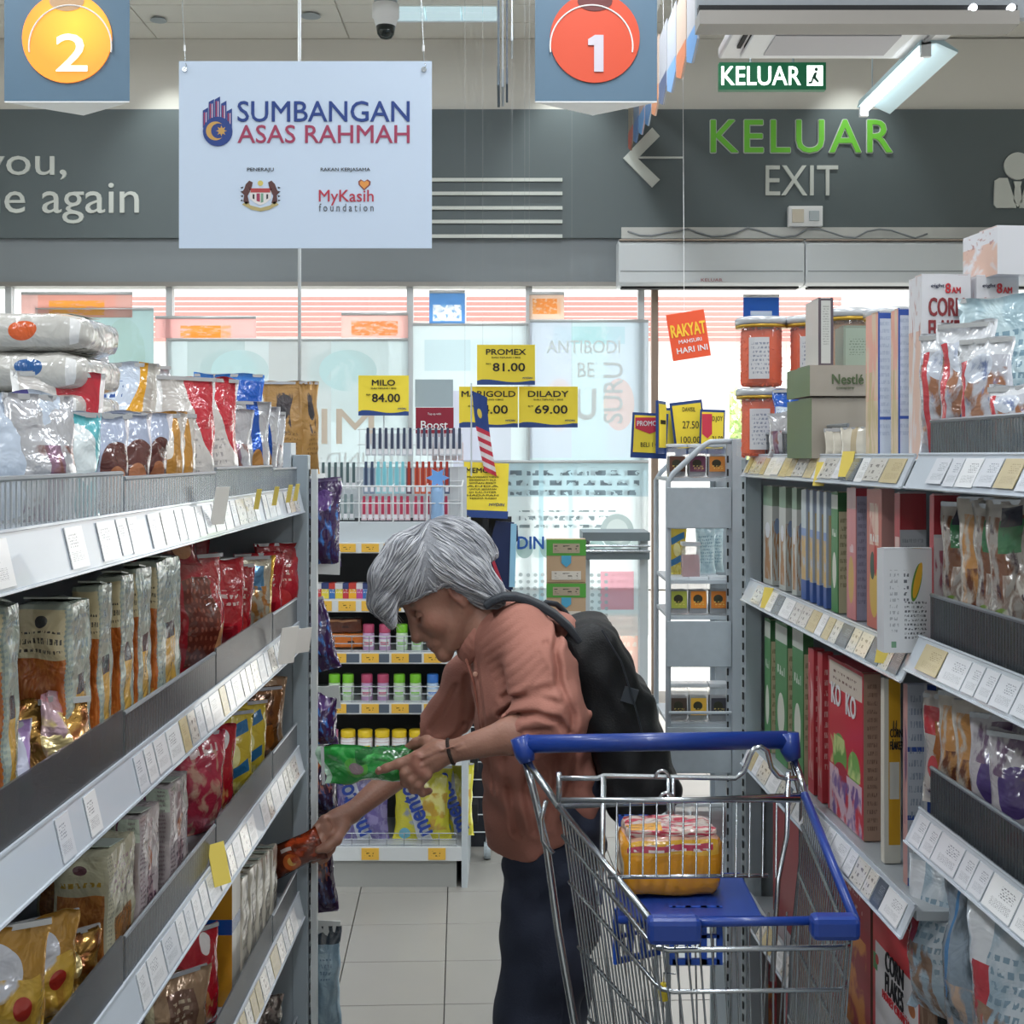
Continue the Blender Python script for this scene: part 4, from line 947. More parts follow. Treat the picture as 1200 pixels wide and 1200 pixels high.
dz('yellow_box', '#c98f2a', [('r', .5, .62, .5, .06, '#1f55a8'), ('e', .5, .85, .2, .07, '#5f4a2a'), ('r', 1.5, .5, .5, .5, '#d6d2c8'), ('r', 1.5, .62, .5, .05, '#5c7fb8')], bump=0)
dz('cream_pack', '#d3cdbf', [('r', .5, .5, .1, .5, '#b8a98c'), ('t', 1.2, 1.8, .3, .8, '#a39a8a', 8)], bump=.1)
dz('grey_tinsel', '#6d6560', [('n', .5, .5, .5, .5, '#b8aca4', 7, .5)], metal=.4, bump=1.)
dz('purple', '#3a2152', [('n', .5, .35, .45, .35, '#3f7ed0', 5, .58), ('e', .5, .75, .25, .12, '#5b3a7c'), ('r', .5, .98, .5, .02, '#7a6a94')], bump=.6)
dz('purple_orange', '#33213f', [('n', .5, .6, .4, .25, '#c9713a', 6, .5), ('n', .5, .3, .4, .2, '#4a5a8c', 6, .55)], bump=.6)
dz('grey_blue_bag', '#7f98a8', [('r', .5, .93, .5, .1, '#39424c'), ('n', .5, .4, .4, .35, '#94acba', 4, .5), ('t', .3, .7, .5, .7, '#60788a', 3)], bump=.5)

def thing_goods(kind, name, w, h, d, mkey, seed, label, cat, group=None, amp=None, lean=0., extra=True):
    r = empty(name, (0, 0, 0), 0, label, cat, group)
    m = D[mkey] if mkey in D else mkey
    if kind == 'pouch':
        mb = pouch_mesh(w, h, d, seed, amp if amp is not None else .009, lean=lean)
        mb.build('wrapper', m, r, smooth=True, fix=False)
        if extra:
            s = MB(); s.box((0, 0, h-.0035), (w*.97, .0032, .006)); s.build('crimped_seal', mat('seal_silver', '#cfd2d6', .25, metal=.5), r)
    elif kind == 'pack':      # film-wrapped brick with folded ends
        rbox_mesh(w, d, h*.985, r=min(w, d)*.12, n=9, amp=amp or .0034, seed=seed, nscale=42).build('wrapper', m, r, smooth=True, fix=False)
        s = MB(); s.add([(-w*.46, d*.1, h*.985), (w*.46, d*.1, h*.985), (w*.4, -d*.3, h*1.0), (-w*.4, -d*.3, h*1.0), (-w*.46, d*.1, h*.99), (w*.46, d*.1, h*.99), (w*.4, -d*.3, h*1.01), (-w*.4, -d*.3, h*1.01)], [(0, 1, 2, 3), (7, 6, 5, 4), (0, 4, 5, 1), (1, 5, 6, 2), (2, 6, 7, 3), (3, 7, 4, 0)])
        s.build('folded_end', mat('film_fold', '#c2ccc2', .25, coat=.5), r)
    else:                     # carton
        rbox_mesh(w, d, h, r=.0012, n=2, amp=0).build('carton', m, r, fix=False)
        s = MB(); s.box((0, -d*.22, h+.0006), (w*.985, d*.5, .0014)); s.build('top_flap', m, r)
    return r

CAT = {'pouch': ('snack_bag', 'bag'), 'pack': ('biscuit_pack', 'pack'), 'box': ('carton', 'box')}
_sd = [0]
def put(kind, px, X, w, d, top, zb, yaw, key, label, name=None, cat=None, right_side=False, h=None, group=None, amp=None, rx=0., ry=0., Y=None):
    """stand an item so that its middle falls in column px and its top in row top, on the shelf at height zb"""
    _sd[0] += 1
    if Y is None:
        if right_side: Y = (RA + X)/((px-600)/F + RS); X = RX(Y, X)
        else: Y = F*X/(px-600)
    elif right_side: X = X_(px, Y)
    if kind == 'pouch' and not right_side and zb < 1.44 and Y < 2.6:
        a_ = math.radians(yaw); ex = w/2*abs(math.cos(a_)) + d/2*abs(math.sin(a_)) + .004
        if X + ex > LX-.004:
            X = LX-.004-ex; Y = min(2.57, F*X/(px-600)) if px-600 < -10 else Y
            Y = max(Y, .7)
    if h is None: h = max(.05, Z_(top, Y) - zb)
    nm, ct = CAT[kind]
    r = thing_goods(kind, name or nm, w, h, d, key, _sd[0], label, cat or ct, group, amp)
    r.location = (X, Y, zb); r.rotation_euler = (rx, ry, math.radians(yaw))
    return r
def corner(kind, pf, pc, pn, top, zb, key, label, name=None, cat=None, right_side=False, h=None, inset=.02, yaw=0., group=None, fit=None):
    """stand a box or pack with its aisle-side near corner in column pc, far end of the aisle face at pf, outer end of the near face at pn"""
    _sd[0] += 1
    if right_side:
        Y0 = (RA+inset)/((pc-600)/F + RS); Y1 = (RA+inset)/((pf-600)/F + RS); xc = RX(Y0, inset); w = X_(pn, Y0) - xc; d = Y1-Y0; sx = 1
    else:
        xf = -LX + .018 + (inset-.02)
        Y0 = F*xf/(600-pc); Y1 = F*xf/(600-pf); xc = -xf; w = xc - X_(pn, Y0); d = Y1-Y0; sx = -1
    d = max(.012, d-.002); w = max(.02, w)
    if h is None: h = Z_(top, Y0)-zb
    nm, ct = CAT[kind]
    r = thing_goods(kind, name or nm, w, h, d, key, _sd[0], label, cat or ct, group)
    a = math.radians(2.3) if right_side else 0.
    r.location = (xc+sx*w/2 , Y0+.001+d/2, zb); r.rotation_euler = (0, 0, a+math.radians(yaw))
    return r

# ================= left rack, top shelf
z1 = LZ[0]+.0455
L1, L2_, L3_, L4_, L5_ = [z+.0455 for z in LZ]
for k in range(5):
    put('pack', 8, -.70, .27, .17, 0, L1+k*.0525, rnd.uniform(-4, 4), 'white_noodle' if k in (4, 1, 2) else 'white_noodle_blue', ['lowest', 'second lowest', 'middle', 'upper middle, blue-marked', 'topmost, orange-marked'][k]+' white translucent noodle pack in the stack at the top left', 'noodle_pack', 'pack', h=.052, amp=.003)
put('pouch', 96, -.69, .09, .05, 380, L1, 20, 'tan_foil' if 0 else 'silver', 'crumpled pale bag standing beside the white noodle stack', amp=.012)
put('pouch', 12, -.535, .12, .05, 460, L1, 55, 'blue_white', 'pale blue bag with purple stripe, nearest on the left top shelf')
put('pouch', 44, -.515, .10, .05, 462, L1, 65, 'silver', 'silvery white bag right of the purple-striped bag on top shelf')
put('pouch', 78, -.51, .10, .04, 482, L1, 60, 'teal', 'teal and white snack bag on the left top shelf')
put('pouch', 70, -.60, .12, .03, 436, L1, 25, 'white_red', 'white and red bag standing behind the teal bag')
for i, (px, k) in enumerate(((108, 'brown_cookie'), (136, 'brown_cookie'), (162, 'brown_cookie'), (182, 'gold_cookie'), (196, 'gold_cookie'))):
    put('pouch', px, -.505, .105, .045, 484, L1, 50, k, ['brown and silver cookie bag next to the teal bag', 'brown and silver cookie bag, middle of the row of three', 'brown and silver cookie bag next to the golden ones', 'gold and silver cookie bag after the brown ones', 'gold and silver cookie bag beside the red-white pair'][i]+', left top shelf')
put('pouch', 136, -.64, .14, .09, 425, L1, 8, 'gold_bag', 'golden yellow snack bag with pale blue panel above the cookie bags')
put('pouch', 178, -.63, .07, .04, 428, L1, 35, 'silver', 'shiny silver bag right of the golden yellow bag')
put('pouch', 219, -.505, .11, .05, 441, L1, 48, 'white_red', 'white and red bag, left one of the red-white pair')
put('pouch', 249, -.50, .11, .05, 443, L1, 50, 'white_red', 'white and red bag, right one of the red-white pair')
put('pouch', 268, -.575, .14, .05, 438, L1, 10, 'blue_bag', 'bright blue snack bag standing behind the silver bags on the top shelf')
put('pouch', 272, -.49, .08, .03, 480, L1, 40, 'silver', 'small silver-edged bag leaning right of the red-white pair')
put('pouch', 292, -.50, .09, .035, 470, L1, 35, 'silver_blue', 'silver and blue pointed bag, nearer of two under the bright blue bag')
put('pouch', 306, -.49, .08, .03, 476, L1, 35, 'silver_blue', 'silver and blue pointed bag, further of two under the bright blue bag')
put('pouch', 320, -.478, .07, .03, 482, L1, 40, 'silver', 'dull silver bag at the far end of the left top shelf')
put('pouch', 335, -.52, .115, .05, 447, 1.456, 6, 'kraft', 'kraft brown coffee bag with black emblem on the end rack', Y=2.93)
put('pouch', 365, -.46, .05, .04, 447, 1.456, 40, 'kraft', 'plain kraft brown bag seen from its side, right of the emblem bag', Y=2.93)
# fix absolute positions of the two kraft bags
for o in list(COL.objects)[-8:]:
    if o.parent is None and 'kraft' in str(o.get('label', '')): o.location.x = X_(336 if 'emblem' in o['label'] and 'plain' not in o['label'] else 362, 2.93)

# ================= left rack, second shelf
corner('pack', 24, 6, -75, 705, L2_, 'cracker', 'cracker pack at the very left edge of the second shelf')
corner('pack', 109, 80, 14, 704, L2_, 'cracker', 'cream cracker pack with broad orange front facing, nearest of the group')
corner('pack', 133, 117, 84, 684, L2_, 'cracker', 'orange-fronted cream cracker pack, second from the left edge group')
corner('pack', 158, 142, 112, 672, L2_, 'cracker', 'narrow showing cream cracker pack, third of the group')
corner('pack', 178, 162, 138, 664, L2_, 'cracker', 'blue-grey edged cream cracker pack, fourth of the group')
corner('pack', 213, 186, 150, 655, L2_, 'cracker', 'cream cracker pack with silvery edge beside the red chocolate bags')
put('pouch', 30, -.472, .09, .06, 820, L2_, 35, 'gold_foil', 'crumpled golden foil bag low in front of the cracker packs', amp=.016, Y=1.25)
put('pouch', 68, -.463, .07, .03, 812, L2_, 78, 'pink_gold', 'crumpled pink and gold foil bag in front of the cracker packs', amp=.013, Y=1.31)
put('pouch', 0, -.467, .07, .05, 850, L2_, 60, 'white_green', 'white bag with green patch at the left edge, second shelf', Y=1.16)
for o in COL.objects:
    if o.parent is None and o.get('label', '').startswith('crumpled golden foil'): o.location.x = -.48
put('pouch', 228, -.50, .12, .055, 650, L2_, 55, 'red_choc', 'red bag with chocolate biscuit picture next to the cracker packs', amp=.011)
put('pouch', 252, -.50, .12, .05, 655, L2_, 50, 'red_bag', 'glossy red biscuit bag behind the chocolate picture bag', amp=.012)
put('pouch', 270, -.49, .10, .045, 662, L2_, 45, 'red_deep', 'deep red crumpled bag left of the gold and blue foil bag', amp=.012)
put('pouch', 290, -.485, .11, .035, 652, L2_, 35, 'foil_gold_blue', 'gold foil bag with blue picture among the red bags')
put('pouch', 308, -.485, .11, .05, 648, L2_, 35, 'red_bag', 'red bag with white lettering right of the gold foil bag')
put('pouch', 325, -.482, .10, .05, 636, L2_, 30, 'red_deep', 'dark red bag next to last before the end post', amp=.01)
put('pouch', 337, -.468, .09, .045, 625, L2_, 30, 'red_bag', 'red bag last before the end post, second shelf', amp=.01)
put('pouch', 205, -.60, .12, .08, 628, L2_, 20, 'red_deep', 'deep red bag pushed to the back above the cracker packs', amp=.014)
def lying(px, Y, X, zc, w, h, d, key, rot, label, **k):
    r = thing_goods('pouch', 'snack_bag', w, h, d, key, _sd[0]+77, label, 'bag', None, k.get('amp', .008)); _sd[0] += 1
    r.location = (X, Y, zc); r.rotation_euler = rot; return r
lying(0, 1.95, -.545, 1.335, .15, .075, .05, 'red_choc', (-.4, .1, .5), 'red chocolate biscuit bag lying across the tops of the upright red bags', amp=.008)

# ================= left rack, third shelf
put('pouch', 0, -.475, .10, .05, 1085, L3_, 30, 'amber_nuts', 'amber snack bag at the lower left corner, nearest of three', Y=1.16, amp=.012)
put('pouch', 42, -.48, .095, .05, 1075, L3_, 40, 'amber_nuts', 'amber snack bag at the lower left, middle of three', amp=.012, Y=1.27)
put('pouch', 76, -.475, .085, .045, 1092, L3_, 45, 'gold_foil', 'golden brown foil bag in front of the tan cracker packs', amp=.014, Y=1.36)
corner('pack', 160, 128, 60, 1000, L3_, 'cracker_tan', 'tan cracker pack with brown biscuit picture, largest in view on third shelf')
corner('pack', 188, 164, 128, 958, L3_, 'cracker_mauve', 'mauve striped cracker pack, nearer of two on the third shelf')
corner('pack', 222, 199, 160, 922, L3_, 'cracker_mauve', 'mauve striped cracker pack, further of two beside the red bags')
corner('pack', 124, 105, 40, 985, L3_, 'cracker_tan', 'tan cracker pack at the back of the third shelf', inset=.11)
put('pouch', 231, -.495, .11, .05, 860, L3_, 50, 'red_pink', 'crimson bag next to the mauve cracker packs, third shelf', amp=.01)
put('pouch', 246, -.49, .10, .045, 852, L3_, 45, 'red_star', 'crimson and tan bag left of the yellow ones, third shelf', amp=.01)
put('pouch', 264, -.49, .11, .045, 835, L3_, 35, 'yellow_blue', 'yellow and blue pasta bag, nearer of the pair')
put('pouch', 282, -.485, .11, .045, 823, L3_, 35, 'yellow_blue', 'yellow and blue pasta bag, further of the pair')
put('pouch', 303, -.487, .10, .045, 806, L3_, 30, 'brown_gold', 'brown and copper bag behind the yellow pair, third shelf')
put('pouch', 321, -.482, .10, .04, 795, L3_, 30, 'tan_foil', 'tan foil bag with pale edge, third shelf')
put('pouch', 338, -.468, .09, .04, 778, L3_, 25, 'green_bag', 'green bag last before the end post, third shelf')

# ================= left rack, fourth shelf
put('pouch', 206, -.50, .11, .05, 1140, L4_, 45, 'tan_foil', 'brown tinselly bag low at the left of the deep red bag', amp=.014)
put('pouch', 226, -.495, .10, .05, 1090, L4_, 50, 'red_star', 'red bag with small white star mark, fourth shelf', amp=.01)
put('pouch', 250, -.50, .12, .05, 1062, L4_, 40, 'red_deep', 'large deep red bag in front of the yellow and blue box')
corner('box', 282, 272, 225, 1030, L4_, 'yellow_box', 'golden yellow box with blue band, fourth shelf')
for i, (a, b, t) in enumerate(((292, 284, 1032), (301, 294, 1018), (309, 303, 1010), (317, 311, 1002), (325, 319, 996))):
    corner('pack', a, b, b-22, t, L4_, 'cream_pack', ['cream pack beside the yellow box', 'second cream pack from the yellow box', 'middle one of five slim cream packs', 'fourth cream pack from the yellow box', 'cream pack nearest the end post'][i]+', fourth shelf')
put('pouch', 309, -.50, .11, .08, 1168, L5_, 20, 'grey_tinsel', 'dark grey tinselly bag on the bottom shelf beside the end post', amp=.012)
put('pouch', 262, -.52, .12, .08, 1175, L5_, 30, 'red_deep', 'dark red bag on the bottom shelf of the left rack', amp=.012)

# ================= bags hanging on the hooks
def hang(px, py0, py1, w, d, key, lab, Y=2.735, rz=0., ry=0.):
    h = (py1-py0)/F*Y
    r = thing_goods('pouch', 'hanging_bag', w, h, d, key, _sd[0]+5, lab, 'bag', None, .011); _sd[0] += 1
    r.location = (X_(px, Y), Y, Z_(py1, Y)); r.rotation_euler = (0, ry, rz); return r
hang(381, 560, 664, .072, .05, 'purple', 'purple bag with blue pattern hanging highest beside the end post')
hang(382, 700, 786, .07, .05, 'purple', 'purple bag hanging second from the top, tilted to the right', ry=-.25)
hang(380, 806, 872, .062, .06, 'purple', 'dark purple bag hanging third, above the arm')
hang(379, 874, 955, .06, .05, 'purple_orange', 'dark purple bag hanging behind the woman\'s arm')
hang(381, 958, 1068, .062, .05, 'purple_orange', 'purple bag with orange picture hanging below the hand', ry=-.1)
hang(382, 1085, 1202, .068, .05, 'grey_blue_bag', 'grey-blue bag hanging lowest beside the end post')

# ================= right rack designs
CB = dict(rough=.45, coat=.15, bump=0)
dz('c_pale', '#cfd3cf', [('r', .5, .9, .5, .1, '#8fa38f'), ('n', .5, .35, .5, .3, '#b98a5c', 5, .5), ('e', .5, .6, .3, .08, '#8fa3c4'), ('r', 1.5, .9, .5, .1, '#8fae94'), ('n', 1.5, .3, .3, .25, '#b98a5c', 4, .45), ('e', 1.5, .55, .25, .08, '#e8ebf2')], **CB)
dz('c_blue_corn', '#b9c7dd', [('r', 1.5, .8, .5, .2, '#cfdbe0'), ('r', 1.5, .55, .5, .1, '#8fa7d6'), ('n', 1.5, .38, .45, .2, '#d9b778', 7, .42), ('r', 1.5, .09, .5, .09, '#4a69b0'), ('r', .5, .09, .5, .09, '#4a69b0'), ('r', .5, .5, .3, .3, '#d6c49a')], **CB)
dz('c_green', '#4e8f56', [('r', .5, .5, .4, .5, '#cfc5a2'), ('t', .2, .8, .2, .8, '#8b8260', 9), ('e', 1.5, .35, .3, .15, '#dfe3d6'), ('t', 1.2, 1.8, .6, .72, '#dfe9dc', 1), ('r', 1.5, .92, .5, .06, '#cfd8cf'), ('r', .5, .92, .5, .08, '#3d7446')], **CB)
dz('c_pink', '#d98f92', [('r', .5, .5, .42, .5, '#b3aec6'), ('t', .15, .85, .1, .9, '#8d88a4', 14), ('e', 1.5, .3, .3, .18, '#d9b36a'), ('t', 1.25, 1.75, .5, .62, '#e9dbe0', 1), ('r', 1.5, .92, .5, .08, '#e6c8c8'), ('r', .5, .97, .5, .03, '#b83e4a')], **CB)
dz('c_rooster', '#d07c70', [('e', 1.5, .28, .3, .2, '#ddb95c'), ('e', 1.4, .45, .16, .1, '#3d5a4c'), ('e', 1.6, .5, .1, .12, '#c93a34'), ('n', 1.5, .75, .3, .15, '#e8c9b8', 5, .45), ('t', 1.2, 1.8, .58, .68, '#e9e4de', 1), ('r', .5, .5, .5, .5, '#c4938e')], **CB)
dz('c_redtop', '#b9bcc2', [('r', .5, .88, .5, .13, '#a03038'), ('t', .1, .9, .35, .7, '#8f949c', 7), ('r', 1.5, .5, .5, .5, '#b8434a'), ('r', 1.5, .4, .4, .3, '#d9b9b4')], **CB)
dz('c_redtop_white', '#c4c6cb', [('r', .5, .88, .5, .13, '#9c2c36'), ('r', .2, .35, .18, .38, '#d6cdd0'), ('n', .2, .35, .16, .3, '#a3596a', 5, .55), ('e', .75, .3, .06, .03, '#3c3c46'), ('e', .75, .5, .05, .03, '#3c3c46'), ('e', .75, .62, .06, .02, '#3c3c46'), ('r', 1.5, .5, .5, .5, '#a33a42')], **CB)
dz('corn_white', '#d6dae0', [('t', .12, .3, .2, .8, '#a7adb5', 10), ('e', .66, .68, .085, .2, '#5c8a3a', -.45), ('e', .68, .7, .06, .19, '#e0ad2c', -.45), ('t', .4, .5, .5, .8, '#5d626b', 5), ('t', .42, .86, .12, .5, '#5d626b', 9), ('r', .2, .08, .05, .03, '#6f9c80')], **CB)
dz('eight', '#dcdde3', [('n', 1.5, .3, .5, .4, '#dcb8a8', 2, .45), ('n', 1.5, .8, .4, .2, '#b98f8c', 9, .6), ('r', .85, .3, .1, .03, '#a86458'), ('r', .85, .22, .1, .03, '#a86458'), ('r', .85, .14, .1, .03, '#a86458'), ('e', .25, .5, .02, .01, '#d9a23a')], **CB)
dz('peach', '#dcc5ad', [('n', 1.5, .7, .5, .3, '#e5a694', 2.5, .45), ('n', 1.5, .3, .5, .3, '#c4b283', 2.5, .5), ('r', .5, .5, .5, .5, '#c4cbd8'), ('t', .1, .9, .15, .95, '#a4aec4', 16), ('r', .06, .5, .08, .5, '#2c4fa3'), ('r', .5, .98, .5, .02, '#2c4fa3'), ('r', .5, .28, .5, .01, '#2c4fa3')], **CB)
dz('kids_red', '#c22c3a', [('r', 1.5, .5, .46, .48, '#cf3442'), ('r', 1.5, .9, .46, .08, '#dccfc0'), ('t', 1.15, 1.85, .87, .93, '#7c5a4c', 1), ('e', 1.35, .4, .2, .14, '#6fa34c'), ('e', 1.75, .38, .16, .11, '#7fb35a'), ('n', 1.5, .42, .42, .1, '#c9d98a', 5, .58), ('e', 1.4, .26, .22, .1, '#b3213a'), ('n', 1.5, .15, .45, .16, '#d9bcc9', 5, .47), ('n', 1.5, .14, .45, .14, '#7a5b9c', 7, .58), ('r', .5, .5, .5, .5, '#b08f7c'), ('t', .2, .8, .05, .95, '#7c5c50', 18)], **CB)
dz('c_red', '#c03a44', [('n', 1.5, .5, .4, .4, '#d9a8a4', 4, .55), ('t', .2, .8, .2, .9, '#e0b8b4', 10)], **CB)
dz('c_yellow', '#e0ddd0', [('r', .62, .55, .36, .45, '#dba526'), ('t', .45, .8, .62, .82, '#5b4a2c', 2), ('r', .62, .45, .3, .1, '#d9d6cc'), ('r', 1.5, .5, .5, .5, '#e2ddcf')], **CB)
dz('c_navy', '#b9c0cd', [('r', .5, .68, .5, .012, '#274a9c'), ('r', .5, .34, .5, .012, '#274a9c'), ('r', .5, .02, .5, .02, '#274a9c'), ('r', .84, .5, .16, .5, '#22418f'), ('r', .62, .5, .05, .5, '#d3d5dc'), ('t', .05, .52, .05, .95, '#8b96ab', 14), ('r', 1.5, .5, .5, .5, '#c79a94'), ('n', 1.5, .6, .4, .3, '#6a4a6c', 4, .55)], **CB)
dz('c_honey', '#c9323a', [('r', 1.52, .36, .46, .37, '#dcd9dc'), ('e', 1.55, .12, .3, .16, '#d9a468'), ('n', 1.55, .12, .26, .13, '#b9743a', 9, .48, 1), ('e', 1.85, .57, .07, .04, '#c4743c'), ('t', 1.3, 1.8, .46, .5, '#c4505c', 1), ('r', 1.06, .6, .05, .05, '#3f8a4c'), ('e', 1.1, .62, .04, .03, '#c22c2c'), ('r', .5, .5, .5, .5, '#a88c78'), ('n', .5, .5, .5, .5, '#8a6a58', 5, .5)], **CB)
dz('c_honey_red', '#a82f38', [('t', 1.2, 1.8, .75, .85, '#e0b9b4', 1), ('n', 1.5, .3, .4, .3, '#d9893c', 4, .5), ('r', .5, .5, .5, .5, '#6d5148')], **CB)
dz('grey_brown_carton', '#9d958a', [('r', .5, .5, .5, .5, '#a39b8f'), ('r', 1.5, .5, .5, .5, '#4f6a3a')], **CB)
dz('grey_green_box', '#8e9a8c', [('r', .5, .5, .42, .46, '#9fae9f'), ('t', .2, .8, .3, .7, '#7c8a7c', 6)], **CB)
dz('tall_white_box', '#c6c4c0', [('r', .5, .5, .5, .5, '#5a4f58'), ('r', .5, .5, .32, .47, '#c8c9c4'), ('t', .3, .7, .3, .9, '#8b8d88', 16)], **CB)
FB = dict(rough=.2, coat=.8, bump=.6, bscale=24.)
dz('oat_clear', '#b9bcc6', [('n', .5, .4, .45, .35, '#9a6a50', 4, .5), ('r', .2, .45, .06, .4, '#c4434c', .15), ('e', .7, .25, .14, .1, '#2f4a80'), ('r', .5, .93, .5, .08, '#d6dae0'), ('e', .45, .75, .25, .12, '#c9d1de'), ('n', .6, .65, .3, .2, '#6f7fa8', 6, .6)], **FB)
dz('oat_blue', '#a8c4cf', [('n', .5, .5, .5, .5, '#c4dbe2', 4, .45), ('t', .1, .9, .2, .8, '#7f9fb0', 9)], **FB)
dz('nut_mix', '#a8a29c', [('n', .5, .5, .45, .4, '#7a4f38', 5, .5), ('e', .3, .2, .25, .15, '#7f9c4c'), ('r', .4, .78, .18, .1, '#3f7a52'), ('r', .4, .9, .16, .06, '#3c3d48'), ('n', .6, .3, .3, .25, '#e0dbd4', 5, .55), ('n', .5, .5, .5, .5, '#4a3a44', 7, .62)], **FB)
dz('nut_red', '#b8b2ae', [('r', .3, .75, .25, .12, '#b83a42'), ('n', .6, .45, .3, .3, '#a0602c', 4, .45), ('e', .3, .35, .14, .1, '#c04a50'), ('r', .75, .2, .15, .1, '#6f8fae'), ('n', .4, .2, .4, .15, '#5a4034', 6, .55)], **FB)
dz('nut_purple', '#b4b0b6', [('e', .55, .55, .3, .2, '#4f3d78'), ('e', .4, .25, .12, .08, '#4f9a4c'), ('e', .6, .18, .15, .08, '#a32c3c'), ('n', .5, .8, .4, .15, '#6a5470', 5, .5)], **FB)
dz('nut_tan', '#bdb6ac', [('n', .5, .6, .4, .3, '#c08a50', 4, .45), ('n', .5, .3, .35, .25, '#6a3f2c', 5, .52), ('t', .3, .8, .12, .25, '#5f7fa0', 2)], **FB)
dz('oat_big', '#9fb3c2', [('n', .5, .5, .5, .5, '#c3cdd6', 3, .5), ('t', .1, .9, .3, .75, '#7f97a8', 7), ('r', .15, .8, .12, .14, '#d6dae0'), ('r', .2, .55, .1, .14, '#b8434c'), ('n', .3, .25, .3, .25, '#8f7462', 6, .5)], **FB)
dz('oat_dark', '#8b9aa8', [('n', .5, .6, .5, .4, '#4d5962', 3, .5), ('r', .2, .6, .03, .3, '#4a7fb0', -.2), ('n', .3, .2, .35, .2, '#c4a894', 5, .5)], **FB)
def rc(*a, **k): return corner('box', *a, right_side=True, **k)
R1 = 1.456+.0375; R2 = 1.203+.0375; R3 = .868+.0375; R4 = .56+.0375; N1 = 1.457+.0375; N2 = 1.222+.0375; N3 = 1.0375; N4 = .7475
# ---- top shelf
jar_l = mat('jar_lid_silver', '#c9cdd2', .3, metal=.4); jar_g = mat('jar_gold_band', '#c9a23c', .35, metal=.5)
jar_p = mat('jar_plastic', '#dfe3e6', .05, alpha=.1, coat=1.)
def snack_jar(x, y, z, lab, fill='#ee5a1a', h=.135, r_=.051):
    r = empty('snack_jar', (x, y, z), .3, lab, 'jar', 'clear jars of orange snacks')
    b = MB(); b.lathe([(r_*.93, 0), (r_, .006), (r_, h*.84), (r_*.93, h*.86)], n=20); b.build('jar_body', jar_p, r, smooth=True)
    b = MB(); b.lathe([(r_*.9, h*.845), (r_*1.02, h*.85), (r_*1.02, h*.885), (r_*.98, h*.89)], n=20); b.build('gold_band', jar_g, r, smooth=True)
    b = MB(); b.lathe([(r_*1.0, h*.89), (r_*1.04, h*.9), (r_*1.04, h*.97), (r_*.95, h)], n=20); b.build('lid', jar_l, r, smooth=True)
    b = MB(); rr_ = random.Random(int(x*1000)+int(z*100))
    b.lathe([(r_*.7, .004), (r_*.8, .01), (r_*.8, h*.8), (r_*.7, h*.83)], n=20)
    for k in range(420):
        a = rr_.random()*6.283; rad = r_*(.74+.1*rr_.random()); zz = .008+rr_.random()*h*.79
        q = Euler((rr_.random()*3, rr_.random()*3, rr_.random()*3)).to_matrix(); c = Vector((rad*math.cos(a)*.93, rad*math.sin(a)*.93, zz))
        L_ = .0075; q = Matrix.Rotation(a+math.pi/2, 3, 'Z') @ Matrix.Rotation(rr_.random()*3.1, 3, 'Y') ; b.tube([c+q @ Vector((-L_, 0, 0)), c+q @ Vector((0, .0015, 0)), c+q @ Vector((L_, 0, 0))], .0026, 5)
    tag(b.build('snack_sticks', mat('snack_'+fill, fill, .6, vary=.25, vscale=40), r), kind='stuff')
    b = MB(); n = 8
    b.add([(r_*1.004*math.cos(t), r_*1.004*math.sin(t), zz) for t in np.linspace(-2.55, -1.75, n) for zz in (h*.12, h*.7)], [(2*i, 2*i+2, 2*i+3, 2*i+1) for i in range(n-1)], [[(i/n, 0), ((i+1)/n, 0), ((i+1)/n, 1), (i/n, 1)] for i in range(n-1)])
    b.build('label', design('jar_label', '#d3d4d8', [('t', .1, .9, .1, .9, '#9097a8', 8)], rough=.4), r, fix=False)
    return r
snack_jar(X_(893, 2.58), 2.58, R1, 'clear jar of orange sticks, lower one at the far end of the top shelf', h=.14)
snack_jar(X_(892, 2.58), 2.58, R1+.14, 'clear jar of orange sticks stacked on top at the far end', h=.142)
snack_jar(X_(951, 2.56), 2.56, R1, 'clear jar of orange sticks, lower one behind the grey carton', h=.14)
snack_jar(X_(951, 2.56), 2.56, R1+.14, 'clear jar of orange sticks, upper one left of the slim white box', h=.142)
snack_jar(X_(995, 2.4), 2.4, R1+.128, 'gold-banded clear jar behind the slim white box', fill='#b08a6c', h=.15)
snack_jar(X_(995, 2.4), 2.4, R1, 'clear jar hidden below the gold-banded one', fill='#b08a6c', h=.128)
snack_jar(X_(1047, 2.3), 2.3, R1+.128, 'gold-banded clear jar behind the peach cereal boxes', fill='#c9b090', h=.14)
snack_jar(X_(1047, 2.3), 2.3, R1, 'clear jar at the back below the gold-banded one by the peach boxes', fill='#c9b090', h=.128)
def rb(px, Y, w, d, h, z, key, lab, yaw=2.3, name='carton'):
    r = thing_goods('box', name, w, h, d, key, 1, lab, 'box'); r.location = (X_(px, Y), Y, z); r.rotation_euler = (0, 0, math.radians(yaw)); return r
c1 = rb(975, 2.19, .115, .16, .10, R1, 'grey_brown_carton', 'grey-brown carton, lower one of the stacked pair with lettering above')
c2 = rb(975, 2.18, .118, .15, .05, R1+.103, 'grey_brown_carton', 'grey-brown carton with green lettering stacked above another')
text('Nestlé', .052, .016, mat('carton_green_ink', '#4d5f3c', .6), c2, (.004, -.0765, .028), bold=.03)
text('company', .03, .004, mat('carton_green_ink', '#4d5f3c', .6), c2, (.0, -.0765, .013))
rb(960, 2.17, .026, .08, .112, R1+.155, 'tall_white_box', 'slim white box with dark edge standing on the grey-brown cartons')
rb(1000, 2.2, .05, .05, .07, R1+.155, 'grey_green_box', 'grey-green box standing on the grey-brown cartons')
put('pouch', 921, .03, .055, .04, 456, R1, -35, 'blue_bag', 'small bright blue bag in front of the far jars', right_side=True)
